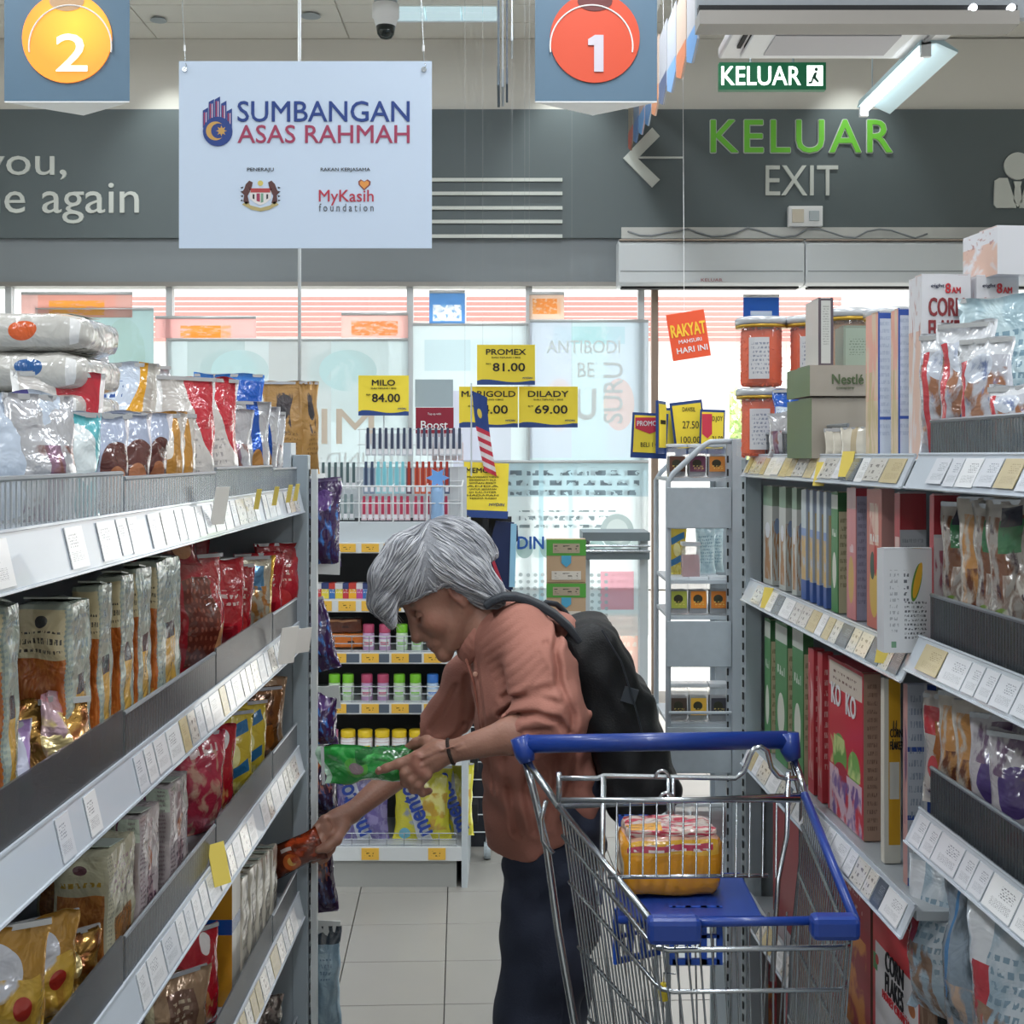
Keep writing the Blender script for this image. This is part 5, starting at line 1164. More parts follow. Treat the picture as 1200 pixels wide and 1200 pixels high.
put('pouch', 912, .02, .05, .02, 484, R1, -50, 'silver', 'small silver sachet below the blue bag', right_side=True, Y=2.42)
for i, px in enumerate((983, 993, 1003)):
    put('pouch', px, .03, .055, .012, 502, R1, -45, 'cream_pack', ['left', 'middle', 'right'][i]+' one of three small white sachets before the grey-brown cartons', right_side=True, Y=2.07-.04*i, amp=.003)
rc(1013, 1028, 1041, 366, R1, 'peach', 'peach cereal box with blue spine, further of two')
rc(1043, 1052, 1060, 362, R1, 'peach', 'peach cereal box with blue spine, nearer of two')
e1 = rc(1063, 1079, 1138, 322, R1, 'eight', 'tall white cornflake carton with dark red lettering, left of the pair', inset=.022)
e2 = rc(1123, 1141, 1192, 322, R1, 'eight', 'tall white cornflake carton, right of the pair behind the oat bags', inset=.09)
w = .0596
e2.location.y = e1.location.y; e2.location.x = e1.location.x + .069
e3 = thing_goods('box', 'carton', .19, .064, .10, 'eight', 1, 'white cornflake carton lying across the two upright ones', 'box')
e3.location = (.728, 1.745, e1.location.z+.2412+.003); e3.rotation_euler = (0, 0, math.radians(6))
maroon = mat('maroon_print', '#8c3238', .5); redp = mat('red_print', '#c8323c', .5); navp = mat('dark_navy_print', '#2b3352', .5)
for e, full in ((e1, 1), (e2, 1)):
    y = -.0275
    d_ = -(e.children[0].dimensions.y/2) - .0008
    y = d_
    text('CORN', .048, .024, maroon, e, (0, y, .205), bold=.05); text('FLAKES', .048, .024, maroon, e, (0, y, .175), bold=.05)
    text('eight', .018, .006, navp, e, (-.012, y, .233)); text('8', .007, .013, redp, e, (.002, y, .230), bold=.04); text('AM', .012, .008, redp, e, (.013, y, .2275), bold=.04)
    text('ORIGINAL', .03, .006, navp, e, (-.004, y, .157))
y = -.0508
R90 = Matrix.Rotation(math.radians(90), 4, 'Y')
for s_, w_, h_, x_, m_ in (('CORN', .048, .022, .0, maroon), ('FLAKES', .048, .02, .03, maroon), ('eight', .02, .006, -.04, navp), ('8AM', .024, .012, -.028, redp)):
    t_ = text(s_, w_, h_, m_, e3, (x_, y, .032), bold=.04); t_.rotation_euler = (math.pi/2, -math.pi/2, 0)
for i, (px, o, w_, tp, k, yw, lab) in enumerate(((1108, .035, .07, 392, 'oat_clear', -35, 'clear oat bag with red stripe, furthest in the wire-fronted tray'), (1132, .05, .075, 378, 'oat_clear', -40, 'clear oat bag with blue mark, second in the wire-fronted tray'),
        (1155, .04, .07, 396, 'oat_clear', -50, 'clear oat bag, third in the wire-fronted tray'), (1178, .12, .12, 348, 'oat_blue', -20, 'large pale blue clear bag leaning at the right edge'), (1190, .04, .07, 452, 'oat_clear', -50, 'low clear bag with dark red print nearest in the wire-fronted tray'))):
    put('pouch', px, o, w_, .045, tp, N1, yw, k, lab, right_side=True, amp=.012)
# ---- second shelf
for i, (a, b, c, t, k, lab) in enumerate((
    (893, 904, 911, 570, 'c_pale', 'pale grey-green cereal box furthest on the right second shelf'),
    (912, 920, 926, 571, 'c_pale', 'pale grey-green cereal box, second from the far post'),
    (927, 933, 937, 572, 'c_pale', 'pale grey-green cereal box beside the blue and yellow ones'),
    (938, 944, 947, 574, 'c_blue_corn', 'blue and yellow cereal box, furthest of four'),
    (948, 952, 955, 575, 'c_blue_corn', 'blue and yellow cereal box, second of four'),
    (956, 960, 963, 576, 'c_blue_corn', 'blue and yellow cereal box, third of four'),
    (964, 968, 972, 577, 'c_blue_corn', 'blue and yellow cereal box, nearest of four'),
    (973, 981, 990, 577, 'c_green', 'green cereal box with cream spine, right second shelf'),
    (991, 1002, 1013, 572, 'c_pink', 'pink cereal box with lilac spine, right second shelf'),
    (1014, 1032, 1045, 574, 'c_rooster', 'salmon cereal box with yellow and dark picture, right second shelf'),
    (1047, 1054, 1086, 578, 'c_redtop', 'red-topped grey cereal box behind the white corn box'),
    (1088, 1094, 1126, 580, 'c_redtop_white', 'red-topped cereal box with white side beside the nut bags'))):
    rc(a, b, c, t, R2, k, lab)
cbx = thing_goods('box', 'carton', .066, .136, .03, 'corn_white', 1, 'white carton with yellow corn cob standing at the shelf edge', 'box')
cbx.location = (X_(1059.5, 1.69), 1.686, R2+.0005); cbx.rotation_euler = (0, 0, .02)
for c in list(cbx.children): pass
for i, (px, o, tp, k, lab) in enumerate(((1136, .05, 588, 'nut_mix', 'nut mix bag with green label, furthest of the second-shelf bags'), (1158, .045, 582, 'nut_tan', 'tan nut bag, second of the second-shelf bags'),
        (1176, .045, 590, 'nut_mix', 'dark nut mix bag, third of the second-shelf bags'), (1195, .045, 585, 'nut_mix', 'nut mix bag at the right edge, second shelf'))):
    put('pouch', px, o, .075, .045, tp, N2, -40, k, lab, right_side=True, amp=.01)
# ---- third shelf
for i, (a, b, c, t, k, lab) in enumerate((
    (895, 902, 906, 727, 'c_green', 'green cereal box furthest on the right third shelf'),
    (907, 921, 927, 733, 'c_green', 'green cereal box, middle of three on the third shelf'),
    (927, 940, 945, 738, 'c_green', 'green cereal box, nearest of three on the third shelf'),
    (946, 953, 957, 762, 'c_red', 'red cereal box beside the green ones, further of two'),
    (957, 963, 966, 766, 'c_red', 'red cereal box beside the big red one, nearer of two'),
    (967, 1009, 1030, 790, 'kids_red', 'big red cereal box with green and white pictures, third shelf'),
    (1031, 1036, 1056, 796, 'c_yellow', 'cream and yellow cornflake box, third shelf'),
    (1057, 1063, 1098, 803, 'c_navy', 'tall grey-white box with navy bands, third shelf'))):
    o = rc(a, b, c, t, R3, k, lab)
    if k == 'kids_red':
        w_ = o.children[0].dimensions.x/2; 
        t1 = text('KO', .05, .034, card_white, o, (-w_-.001, .045, .2), rot=(math.pi/2, 0, -math.pi/2), bold=.05)
        t1 = text('KO', .05, .034, card_white, o, (-w_-.001, -.035, .196), rot=(math.pi/2, 0, -math.pi/2), bold=.05)
    if k == 'c_yellow':
        text('CORN', .018, .012, black_ink, o, (.005, -o.children[0].dimensions.y/2-.0009, .19), bold=.02); text('FLAKES', .018, .012, black_ink, o, (.005, -o.children[0].dimensions.y/2-.0009, .172), bold=.02)
for i, (px, o, tp, k, lab) in enumerate(((1113, .05, 815, 'nut_red', 'nut bag with red label, furthest of the third-shelf bags'), (1132, .05, 812, 'nut_tan', 'brown nut bag, second of the third-shelf bags'),
        (1152, .05, 822, 'nut_tan', 'tan dried fruit bag, third of the third-shelf bags'), (1172, .045, 838, 'nut_purple', 'bag of purple grapes picture, fourth of the third-shelf bags'), (1194, .045, 860, 'nut_purple', 'purple and green fruit bag at the right edge, third shelf'))):
    put('pouch', px, o, .075, .045, tp, N3, -42, k, lab, right_side=True, amp=.01)
# ---- fourth shelf
o = rc(1019, 1074, 1096, 1080, R4, 'c_honey', 'red and white honey cornflake box on the fourth shelf', h=.245)
w_ = o.children[0].dimensions.x/2
T90 = (math.pi/2, 0, -math.pi/2)
text('CORN', .075, .028, black_ink, o, (-w_-.001, .0, .168), rot=T90, bold=.02); text('FLAKES', .075, .028, black_ink, o, (-w_-.001, .0, .136), rot=T90, bold=.02)
text('HONEY CRUNCH', .11, .012, redp, o, (-w_-.001, -.005, .114), rot=T90, bold=.02)
text('Kellogg', .11, .03, card_white, o, (-w_-.001, .0, .215), rot=T90, shear=.3, bold=.01) if 0 else None
rc(972, 1017, 1022, 1010, R4, 'c_honey_red', 'dark red cereal box next to the honey cornflake box', h=.255)
rc(936, 970, 976, 1010, R4, 'c_honey_red', 'dark red cereal box seen through the trolley wires', h=.25)
rc(903, 934, 940, 1010, R4, 'c_redtop_white', 'grey and red box furthest on the fourth shelf', h=.22)
for i, (px, o_, tp, k, lab, w_) in enumerate(((1106, .05, 1003, 'oat_big', 'large clear oat bag with red label, furthest on the near fourth shelf', .105), (1150, .06, 1015, 'oat_dark', 'large clear oat bag with dark panel, fourth shelf', .105), (1192, .05, 1060, 'oat_big', 'large clear oat bag at the right lower edge', .12))):
    put('pouch', px, o_, w_, .08, tp, N4, -48, k, lab, right_side=True, amp=.012)
for i, px in enumerate((905, 930, 960, 995, 1030)):
    put('box', px, .09, .10, .12, 0, .25+.0375, 2, 'c_honey_red' if i % 2 else 'c_redtop', ['grey and red carton furthest on the bottom shelf behind the trolley', 'dark red carton second on the bottom shelf', 'grey and red carton in the middle of the bottom shelf', 'dark red carton fourth on the bottom shelf', 'grey and red carton nearest on the bottom shelf'][i], right_side=True, h=.2)
# ------------------------------------------------------------------ goods on the candy rack
def gum(px, py_base, cap, body, lab, grp, r_=.0205, h=.092, Y=CY+.04):
    key = 'gum'+cap+str(h)
    if key not in pk:
        r = empty('gum_bottle', (0, 0, 0), 0, lab, 'bottle', grp)
        b = MB(); b.lathe([(r_*.9, 0), (r_, .004), (r_, h*.62), (r_*.9, h*.68)], n=16); b.build('bottle_body', design('gumlabel'+body+cap, body, [('r', .5, .45, .35, .2, '#e9edf0'), ('r', .5, .42, .25, .08, cap), ('r', .5, .8, .5, .04, '#e9edf0')], rough=.3), r, smooth=True)
        b = MB(); b.lathe([(r_*.95, h*.68), (r_*.97, h*.7), (r_*.97, h*.97), (r_*.85, h)], n=16); b.build('cap', mat('gumcap'+cap, cap, .35), r, smooth=True)
        pk[key] = r; o = r
    else:
        o = copy_tree(pk[key]); tag(o, lab, 'bottle', grp)
    o.location = (X_(px, Y), Y, cz(py_base)); return o
PK, GR, BLU, YE = '#c9557a', '#86d43a', '#3f7fd6', '#f0cf2e'
side = lambda i: ['left', 'right'][i]
for i, px in enumerate((392, 408)): gum(px, 823, GR, '#cfe6c9', 'lime-capped gum bottle, %s one of the leftmost pair on the third shelf' % side(i), 'gum bottles on the third shelf')
for i, px in enumerate((430, 449)): gum(px, 823, PK, '#c9a6cf', 'pink-capped gum bottle, %s one of the pair on the third shelf' % side(i), 'gum bottles on the third shelf')
for i, px in enumerate((468, 487)): gum(px, 823, GR, '#cfe6c9', 'lime-capped gum bottle, %s one of the middle pair on the third shelf' % side(i), 'gum bottles on the third shelf')
for i, px in enumerate((507, 525)): gum(px, 823, BLU, '#b9d3ee', 'blue-capped gum bottle, %s one of the pair on the third shelf' % side(i), 'gum bottles on the third shelf')
for i, px in enumerate((432, 451)): gum(px, 764, PK, '#c9a6cf', 'pink-capped gum bottle, %s one of the pair on the second shelf' % side(i), 'gum bottles on the second shelf')
for i, px in enumerate((471, 489)): gum(px, 764, GR, '#cfe6c9', 'lime-capped gum bottle, %s one of the pair below the woman\'s face' % side(i), 'gum bottles on the second shelf')
for i, px in enumerate((508, 526)): gum(px, 764, BLU, '#b9d3ee', 'blue-capped gum bottle, %s one of the pair on the second shelf' % side(i), 'gum bottles on the second shelf')
for i, px in enumerate((388, 408, 428, 448, 468, 488, 508, 526)):
    o = gum(px, 884, '#e89ac0' if i == 0 else YE, '#d9cfd3', 'pink-lidded tub at the left of the yellow ones above the green bag' if i == 0 else 'yellow-lidded tub, '+ORD[i-1]+' of the yellow ones above the green bag', 'lidded tubs in the row above the green bag' if i else None, r_=.0265, h=.078)
for i in range(9):
    c = ['#c43a44', '#e6d34a', '#3f74b8', '#e6d34a', '#c43a44', '#f0b02e', '#c04a8c', '#3f74b8', '#c43a44'][i]
    w = .022+.006*(i % 2)
    r = empty('gum_box', (cx(371+i*8.1), CY+.05, cz(703)), rnd.uniform(-.1, .1), ['red box, leftmost', 'yellow box, second from the left', 'blue box, third from the left', 'yellow box, fourth from the left', 'red box, middle one', 'orange box, right of the middle red one', 'magenta box, third from the right', 'blue box, second from the right', 'red box, rightmost'][i]+' of the small gum boxes', 'box')
    MB().lo_hi((-w/2, -.01, 0), (w/2, .03, .052)).build('carton', design('gumbox'+c, c, [('t', .1, .9, .3, .8, '#eeeeee', 3)], rough=.4), r)
    MB().lo_hi((-w/2, -.012, .034), (w/2, .032, .054)).build('lid', mat('gumlid%d' % (i % 3), ['#d9d9dd', '#3d4a7c', '#c9443c'][i % 3], .4), r)
for i, (px, py, k, lab) in enumerate(((395, 745, '#6b3520', 'brown snack pack above the orange one, second candy shelf'), (402, 763, '#e07a2c', 'orange snack pack lying on the second candy shelf'))):
    r = thing_goods('pack', 'snack_pack', .155, .052, .07, design('sp'+k, k, [('t', .2, .8, .3, .6, '#4a2418', 1), ('r', .5, .85, .4, .08, '#c98a5c')], **FO), 9, lab, 'pack'); r.location = (cx(px), CY+.1, cz(763)+(0 if i else .053))
dz('mint_purple', '#6a5f9c', [('n', .5, .5, .5, .5, '#8f86ba', 9, .5), ('r', .38, .5, .12, .9, '#dfe3ee', .35), ('r', .5, .95, .5, .06, '#3a2a52')], bump=.4)
dz('mint_yellow', '#d6cf3a', [('n', .62, .6, .3, .25, '#e8e08a', 4, .45), ('n', .7, .4, .25, .25, '#c9a23c', 5, .5), ('n', .3, .25, .2, .2, '#8f9ab4', 6, .55), ('r', .38, .5, .115, .95, '#e6e9ee', .35), ('e', .2, .1, .1, .08, '#6fb8d0')], bump=.4)
blue_ink = mat('blue_letters', '#213f96', .5)
for i, (px, w, k, lab) in enumerate(((421, .2, 'mint_purple', 'large purple candy bag with blue lettering low in the candy rack'), (493, .215, 'mint_yellow', 'large yellow candy bag with blue lettering below the hand'), (534, .12, 'mint_yellow', 'yellow candy bag at the right end of the candy rack'))):
    r = thing_goods('pouch', 'candy_bag', w, (992-906)/338, .07, k, 30+i, lab, 'bag', None, .008)
    r.location = (cx(px), CY+.08+.05*(i == 2), cz(992)); r.rotation_euler = (-.08, 0, 0)
    text('mentos', .21, .05, blue_ink, r, (-.024 if i < 2 else -.02, -.052, .125), rot=(math.pi/2, math.radians(-113), 0), bold=.06, ext=.004)
gb = MB()
# ------------------------------------------------------------------ yellow price cards
def price_card(x0, x1, y0, y1, Y, name, price, label, hang=True, ang=0.):
    w, h = (x1-x0)*Y/F, (y1-y0)*Y/F
    r = empty('price_card', (X_((x0+x1)/2, Y), Y, Z_(y1, Y)), 0, label, 'price card')
    MB().box((0, 0, h/2), (w, .003, h)).build('card', yellow_card, r)
    b = MB(); n = 14
    pts = [(-w/2, 0), (w/2, 0), (w/2, h*.1)] + [(w/2-w*i/n, h*(.1+.035*math.sin(i/n*6.2+2.5))) for i in range(1, n)] + [(-w/2, h*.1)]
    b.prism(pts, -.0028, -.0016); b.build('blue_wave', mat('card_navy', '#2c4a8c', .5), r)
    text(name, w*.12*len(name)*.95, h*.14, black_ink, r, (0, -.0032, h*.82), bold=.05)
    text('SUSU TEPUNG 1.8KG', w*.5, h*.04, black_ink, r, (0, -.0032, h*.68))
    text(price, w*.55, h*.2, black_ink, r, (w*.05, -.0032, h*.44), bold=.05); text('RM', w*.08, h*.04, black_ink, r, (-w*.3, -.0032, h*.52))
    text('MYDIN', w*.17, h*.045, navy_ink, r, (w*.37, -.0032, h*.17), shear=.2, bold=.03)
    if hang:
        for x in (-w*.4, w*.4): MB().tube([(x, 0, h), (x, 0, CZ-r.location.z)], .0006, 4).build('thread', mat('clear_thread', '#dfe3e6', .3, alpha=.35), r)
    return r
price_card(420, 479, 440, 487, CY+.33, 'MILO', '84.00', 'yellow price card reading 84.00 above the brush packs', hang=False)
price_card(559, 627, 404, 451, 5.46, 'PROMEX', '81.00', 'yellow price card reading 81.00, topmost')
price_card(538, 607, 453, 501, 5.5, 'MARIGOLD', '74.00', 'yellow price card partly hidden behind the little flag')
price_card(608, 677, 453, 501, 5.5, 'DILADY', '69.00', 'yellow price card reading 69.00, right of the three')
st = MB().tube([(X_(450, CY+.34), CY+.335, cz(612)), (X_(450, CY+.34), CY+.335, Z_(470, CY+.335))], .003, 6).build('card_stick', white_metal, hs)
bst = empty('small_sign', (X_(509, CY+.345), CY+.345, Z_(512, CY+.345)), 0, 'small dark red sign with white lettering behind the brush packs', 'sign')
MB().lo_hi((-.07, 0, 0), (.072, .003, .11)).build('board', mat('sign_dark_red', '#8c1c34', .5), bst); text('Boost', .1, .03, card_white, bst, (.0, -.002, .045), bold=.02); text('Top up with', .05, .01, card_white, bst, (0, -.002, .085))
MB().lo_hi((-.072, 0, .112), (.07, .003, .215)).build('upper_board', mat('sign_pale_grey', '#a3b3ba', .5), bst); MB().lo_hi((-.005, .001, -.33), (.005, .003, 0)).build('stick', white_metal, bst)
# memo card, stationery display and flag
MY = 4.9
mm = empty('stationery_display', (X_(575, MY), MY, 0), 0, 'navy display of small goods behind the woman under the memo card', 'display stand')
MB().lo_hi((-.1, 0, 0), (.08, .06, Z_(606, MY))).build('column', mat('display_dark', '#23262f', .6), mm)
b = MB(); b.prism([(-.02, Z_(660, MY)), (.06, Z_(690, MY)), (.085, Z_(690, MY)), (.09, Z_(612, MY)), (.02, Z_(610, MY))], -.03, -.002); b.build('navy_case', mat('display_navy', '#1e2c55', .4), mm)
MB().box((.085, -.035, Z_(650, MY)), (.022, .01, .24), (0, .03, 0)).build('light_blue_strip', mat('strip_light_blue', '#8fc0dc', .4), mm)
MB().tube([(.08, -.03, Z_(615, MY)), (.098, -.03, Z_(616, MY)), (.1, -.03, Z_(632, MY)), (.085, -.03, Z_(636, MY))], .006, 8).build('handle', mat('display_navy', '#1e2c55', .4), mm, smooth=True)
MB().box((.02, -.04, Z_(665, MY)), (.012, .01, .12), (0, -.35, 0)).build('red_tool', mat('tool_red', '#b8384a', .4), mm)
for k in range(5): MB().box((-.07+.014*k, -.02, Z_(640+k*8, MY)), (.02, .02, .06), (0, .4*k, 0)).build('small_tool', mat('tool_%d' % (k % 3), ['#8c8f94', '#5b5a52', '#b08a6c'][k % 3], .4, metal=.3), mm)
mc = empty('memo_card', (X_(569, MY-.05), MY-.06, Z_(606, MY)), 0, 'yellow memo card with black print above the woman\'s head', 'card')
w, h = 52*MY/F, 64*MY/F
MB().box((0, 0, h/2), (w, .003, h), (0, .04, 0)).build('card', yellow_card, mc); MB().box((0, -.0022, .014), (w, .001, .028), (0, .04, 0)).build('blue_base', mat('card_navy', '#2c4a8c', .5), mc)
text('MEMO', w*.5, h*.09, black_ink, mc, (-w*.18, -.003, h*.86), bold=.05)
for k in range(8): text(['PELANGGAN YANG', 'DIHORMATI SILA', 'SIMPAN RESIT', 'ANDA', 'UNTUK SEMAKAN', 'DI KAUNTER', 'HADAPAN', 'TERIMA KASIH'][k], w*(.6 if k % 3 else .7), h*.03, black_ink, mc, (-w*.06, -.003, h*(.74-k*.055)))
text('MYDIN', w*.35, h*.05, navy_ink, mc, (w*.25, -.003, h*.24), shear=.2, bold=.03)
MB().lo_hi((-.01, .002, -.05), (.01, .05, .1)).build('clip', dark_gap, mc)
fg = empty('small_flag', (X_(553, MY), MY-.07, Z_(545, MY)), 0, 'small Malaysian flag drooping on a stick among the price cards', 'flag')
MB().tube([(0, 0, -.04), (0, 0, .31)], .003, 6).build('stick', white_metal, fg)
b = MB(); n = 10; vs = []; fs = []
for j in range(n+1):
    for i in range(5):
        z = .28-.3*j/n; x = .004+i*.014*(1-.15*j/n)+.045*(j/n)**1.5; vs.append((x, -.008*math.sin(i*1.6+j*.7)-.004, z-i*.006))
fs = [(j*5+i, j*5+i+1, (j+1)*5+i+1, (j+1)*5+i) for j in range(n) for i in range(4)]
uv = [[(i/4, 1-j/n), ((i+1)/4, 1-j/n), ((i+1)/4, 1-(j+1)/n), (i/4, 1-(j+1)/n)] for j in range(n) for i in range(4)]
b.add(vs, fs, uv); b.build('cloth', design('flag_print', '#d8d3d6', [('r', .5, .03+.125*k, .5, .03, '#c23348', ) for k in range(5)] + [('r', .5, .8, .5, .24, '#24407f'), ('e', .4, .75, .16, .06, '#d9c24c')], rough=.7), fg, fix=False, smooth=True)
# display cartons on a pedestal, counter rail
ped = MB(); ped.lo_hi((-.085, -.06, 0), (.085, .06, Z_(726, 5.3))); po = ped.build('pedestal', mat('pedestal_white', '#cfd2d2', .5), loc=(X_(663, 5.3), 5.3, 0), bevel=.004); tag(po, 'white pedestal under the brown and green display cartons', 'pedestal')
for i, (y0, y1, lab) in enumerate(((682, 726, 'brown display carton with green top, lower one behind the backpack'), (631, 681, 'brown display carton with green top, upper one behind the woman'))):
    h = (y1-y0)*5.3/F; r = empty('display_carton', (X_(663, 5.3), 5.28, Z_(y1, 5.3)), 0, lab, 'carton')
    MB().lo_hi((-.08, -.03, 0), (.08, .03, h)).build('box', mat('brown_board', '#b59a7c', .6), r)
    MB().lo_hi((-.081, -.032, h*.62), (.081, .0, h*.99)).build('green_header', mat('header_green', '#4f9a3c', .5), r)
    MB().lo_hi((-.055, -.034, h*.68), (.055, -.032, h*.9)).build('label', design('carton_barcode', '#a89a86', [('t', .05, .95, .2, .8, '#4a4640', 2)]), r)
    MB().prism([(-.02, h*.62), (.02, h*.62), (.02, h*.45), (0, h*.35), (-.02, h*.45)], -.034, -.031).build('blue_ribbon', mat('ribbon_blue', '#4a9cc0', .5), r)
    MB().lo_hi((-.06, -.034, h*.06), (.06, -.031, h*.26)).build('label', design('carton_print', '#cfc9c0', [('t', .1, .9, .2, .8, '#7c766c', 2)]), r)
ct = empty('checkout_counter', (X_(683, 6.2), 6.2, 0), 0, 'grey checkout counter rail beside the doorway', 'counter')
w = X_(762, 6.2)-X_(683, 6.2)
cg = mat('counter_grey', '#6f7b82', .4)
MB().lo_hi((0, 0, Z_(634, 6.2)), (w, .3, Z_(624, 6.2))).build('counter_top', cg, ct)
for y in (640, 646): MB().tube([(0, 0, Z_(y, 6.2)), (w, 0, Z_(y, 6.2))], .006, 6).build('rail', chrome, ct)
MB().lo_hi((0, .01, Z_(656, 6.2)), (w, .29, Z_(648, 6.2))).build('lower_board', cg, ct)
for x in (.02, w-.02): MB().lo_hi((x-.02, .1, 0), (x+.02, .2, Z_(634, 6.2))).build('leg', white_metal, ct)
for k, (px, c) in enumerate(((737, '#2c6fa8'), (738, '#c4b28a'))):
    pass
text('MYDIN', .3, .075, mat('din_blue', '#1f55a8', .5), bpy.data.objects.get('poster.004'), (X_(609, 7.99)-bpy.data.objects['poster.004'].location.x, -.006, Z_(636, 7.99)-bpy.data.objects['poster.004'].location.z), bold=.06)
# narrow wheeled stand right of the candy rack
ws = empty('wheeled_stand', (X_(560, 4.75), 4.75, 0), 0, 'narrow white wire stand on castors right of the candy rack', 'display stand')
g = MB()
for x in (-.04, .035): g.tube([(x, 0, .06), (x, 0, 1.0)], .006, 6)
for k in range(14): g.tube([(-.04, 0, .1+k*.065), (.035, 0, .1+k*.065)], .0025, 5)
g.build('wire_frame', mat('white_wire', '#d6dbde', .4), ws)
for z in (.14, .33): MB().lo_hi((-.055, -.03, z), (.0, .05, z+.07)).build('black_box', dark_gap, ws)
for x in (-.04, .035):
    b = MB(); b.lathe([(.03, -.012), (.032, 0), (.03, .012)], (x, 0, .032), 16, R=Matrix.Rotation(math.pi/2, 3, 'Y')); b.build('castor', mat('castor_grey', '#aab4ba', .3), ws)

# ------------------------------------------------------------------ side rack at the end of the right shelves
sr = empty('side_rack', (0, 0, 0), 0, 'narrow blue-grey side rack with blank panels at the end of the right shelves', 'shelf rack')
sm = mat('side_rack_paint', '#b5bfc7', .4, bump=.02)
SYF, SYB = 2.9, 3.14
xl, xr = X_(783, SYF), X_(856, SYF)
MB().lo_hi((X_(857, SYF), SYF-.01, 0), (X_(874, SYF), SYF+.02, Z_(514, SYF))).build('post', sm, sr, bevel=.002)
MB().lo_hi((X_(857, SYF), SYB-.02, 0), (X_(874, SYF), SYB, Z_(514, SYF))).build('post', sm, sr)
slr = MB()
for k in range(48): slr.box((X_(852, SYF), SYF-.0102, .08+k*.03), (.004, .001, .016))
tag(slr.build('post_slots', dark_gap, sr), kind='stuff')
for Y, zt in ((SYF, Z_(565, SYF)), (SYB, Z_(565, SYF))):
    MB().tube([(xl, Y, .0), (xl, Y, zt), (xl+.012, Y, zt+.02), (X_(822, SYF), Y, Z_(524, SYF)), (X_(832, SYF), Y, Z_(518, SYF)), (X_(858, SYF), Y, Z_(517, SYF))], .0065, 8).build('frame_tube', sm, sr, smooth=True)
    MB().lo_hi((xr-.008, Y-.003, 0), (xr+.003, Y+.012, Z_(518, SYF))).build('slotted_bar', sm, sr)
for (y0, y1) in ((571, 619), (727, 781), (851, 905)):
    MB().lo_hi((xl-.004, SYF-.012, Z_(y1, SYF)), (xr, SYF-.008, Z_(y0, SYF))).build('blank_panel', mat('panel_speckled', '#aab5bd', .5, vary=.08, vscale=60), sr, bevel=.003)
shz = [Z_(560, SYF), Z_(680, SYF), Z_(722, SYF), Z_(848, SYF), Z_(985, SYF), .35]
for z in shz: MB().lo_hi((xl, SYF+.0, z-.008), (xr-.008, SYB, z)).build('shelf', sm, sr)
for y in (834,): MB().tube([(xl, SYF-.012, Z_(y, SYF)), (xr, SYF-.012, Z_(y, SYF))], .004, 6).build('guard_bar', sm, sr)
clearp = mat('tub_plastic', '#dfe6ea', .08, alpha=.35, coat=1.)
def tub(px, z, fill, lab, w=.044, h=.088, Y=SYF+.04, lbl=None):
    r = empty('clear_tub', (X_(px, SYF), Y, z), 0, lab, 'tub')
    rbox_mesh(w, w, h*.88, r=.004, n=3).build('tub_body', clearp, r, fix=False)
    rbox_mesh(w*.9, w*.9, h*.62, r=.004, n=5, amp=.0015).build('contents', mat('fill_'+fill, fill, .5, vary=.35, vscale=90), r, loc=(0, 0, .002), fix=False)
    rbox_mesh(w*1.04, w*1.04, h*.12, r=.003, n=2).build('lid', mat('tub_lid', '#d5dbe0', .3), r, loc=(0, 0, h*.88), fix=False)
    if lbl: MB().lo_hi((-w*.4, -w/2-.0012, h*.18), (w*.4, -w/2-.0004, h*.62)).build('label', design('tublabel'+lbl, lbl, [('e', .45, .55, .3, .25, '#2f3020'), ('t', .1, .9, .1, .4, '#d9c46a', 2)], rough=.4), r)
    return r
F1, F2 = '#3a2430', '#4a3026'
for i, (px, l, f) in enumerate(((795, '#5c3a2c', F1), (819, '#6a3a56', '#4a2438'), (842, '#c9823c', '#5a2432'))): tub(px, shz[0], f, 'clear tub of dark fruit, %s of three at the top of the side rack' % ['left', 'middle', 'right'][i], lbl=l, h=.078)
tub(812, shz[1], '#a03a3c', 'clear tub of red nuts standing alone in the side rack', w=.042, h=.085)
for i, (px, l, f) in enumerate(((797, '#a8b04a', F2), (820, '#e08a2c', F1), (844, '#c9782c', '#2c2430'))): tub(px, shz[2], f, 'clear tub with %s label, %s of three in the middle of the side rack' % (['green', 'orange', 'narrow orange'][i], ['left', 'middle', 'right'][i]), lbl=l)
for i, (px, l, f) in enumerate(((797, '#4a3c34', F2), (820, '#d6a83a', '#4a4a2a'), (844, '#3c3c44', F1))): tub(px, shz[3], f, 'clear tub of dark snacks, %s of three behind the guard bar' % ['left', 'middle', 'right'][i], lbl=l)
for i, px in enumerate((800, 824, 846)): tub(px, shz[4], '#7c3a34', 'clear tub of reddish snacks, %s of three low in the side rack' % ['left', 'middle', 'right'][i], h=.08)
for i, (px, k) in enumerate(((790, 'yellow_blue'), (826, 'oat_blue'), (838, 'oat_blue'))):
    r = thing_goods('pouch', 'snack_bag', .05, .115, .02, k, 60+i, ['yellow snack bag at the back of the side rack', 'blue-white striped bag at the back of the side rack', 'blue-white striped bag at the back right of the side rack'][i], 'bag', None, .004)
    r.location = (X_(px, SYF+.18), SYF+.14+.03*i, shz[1])
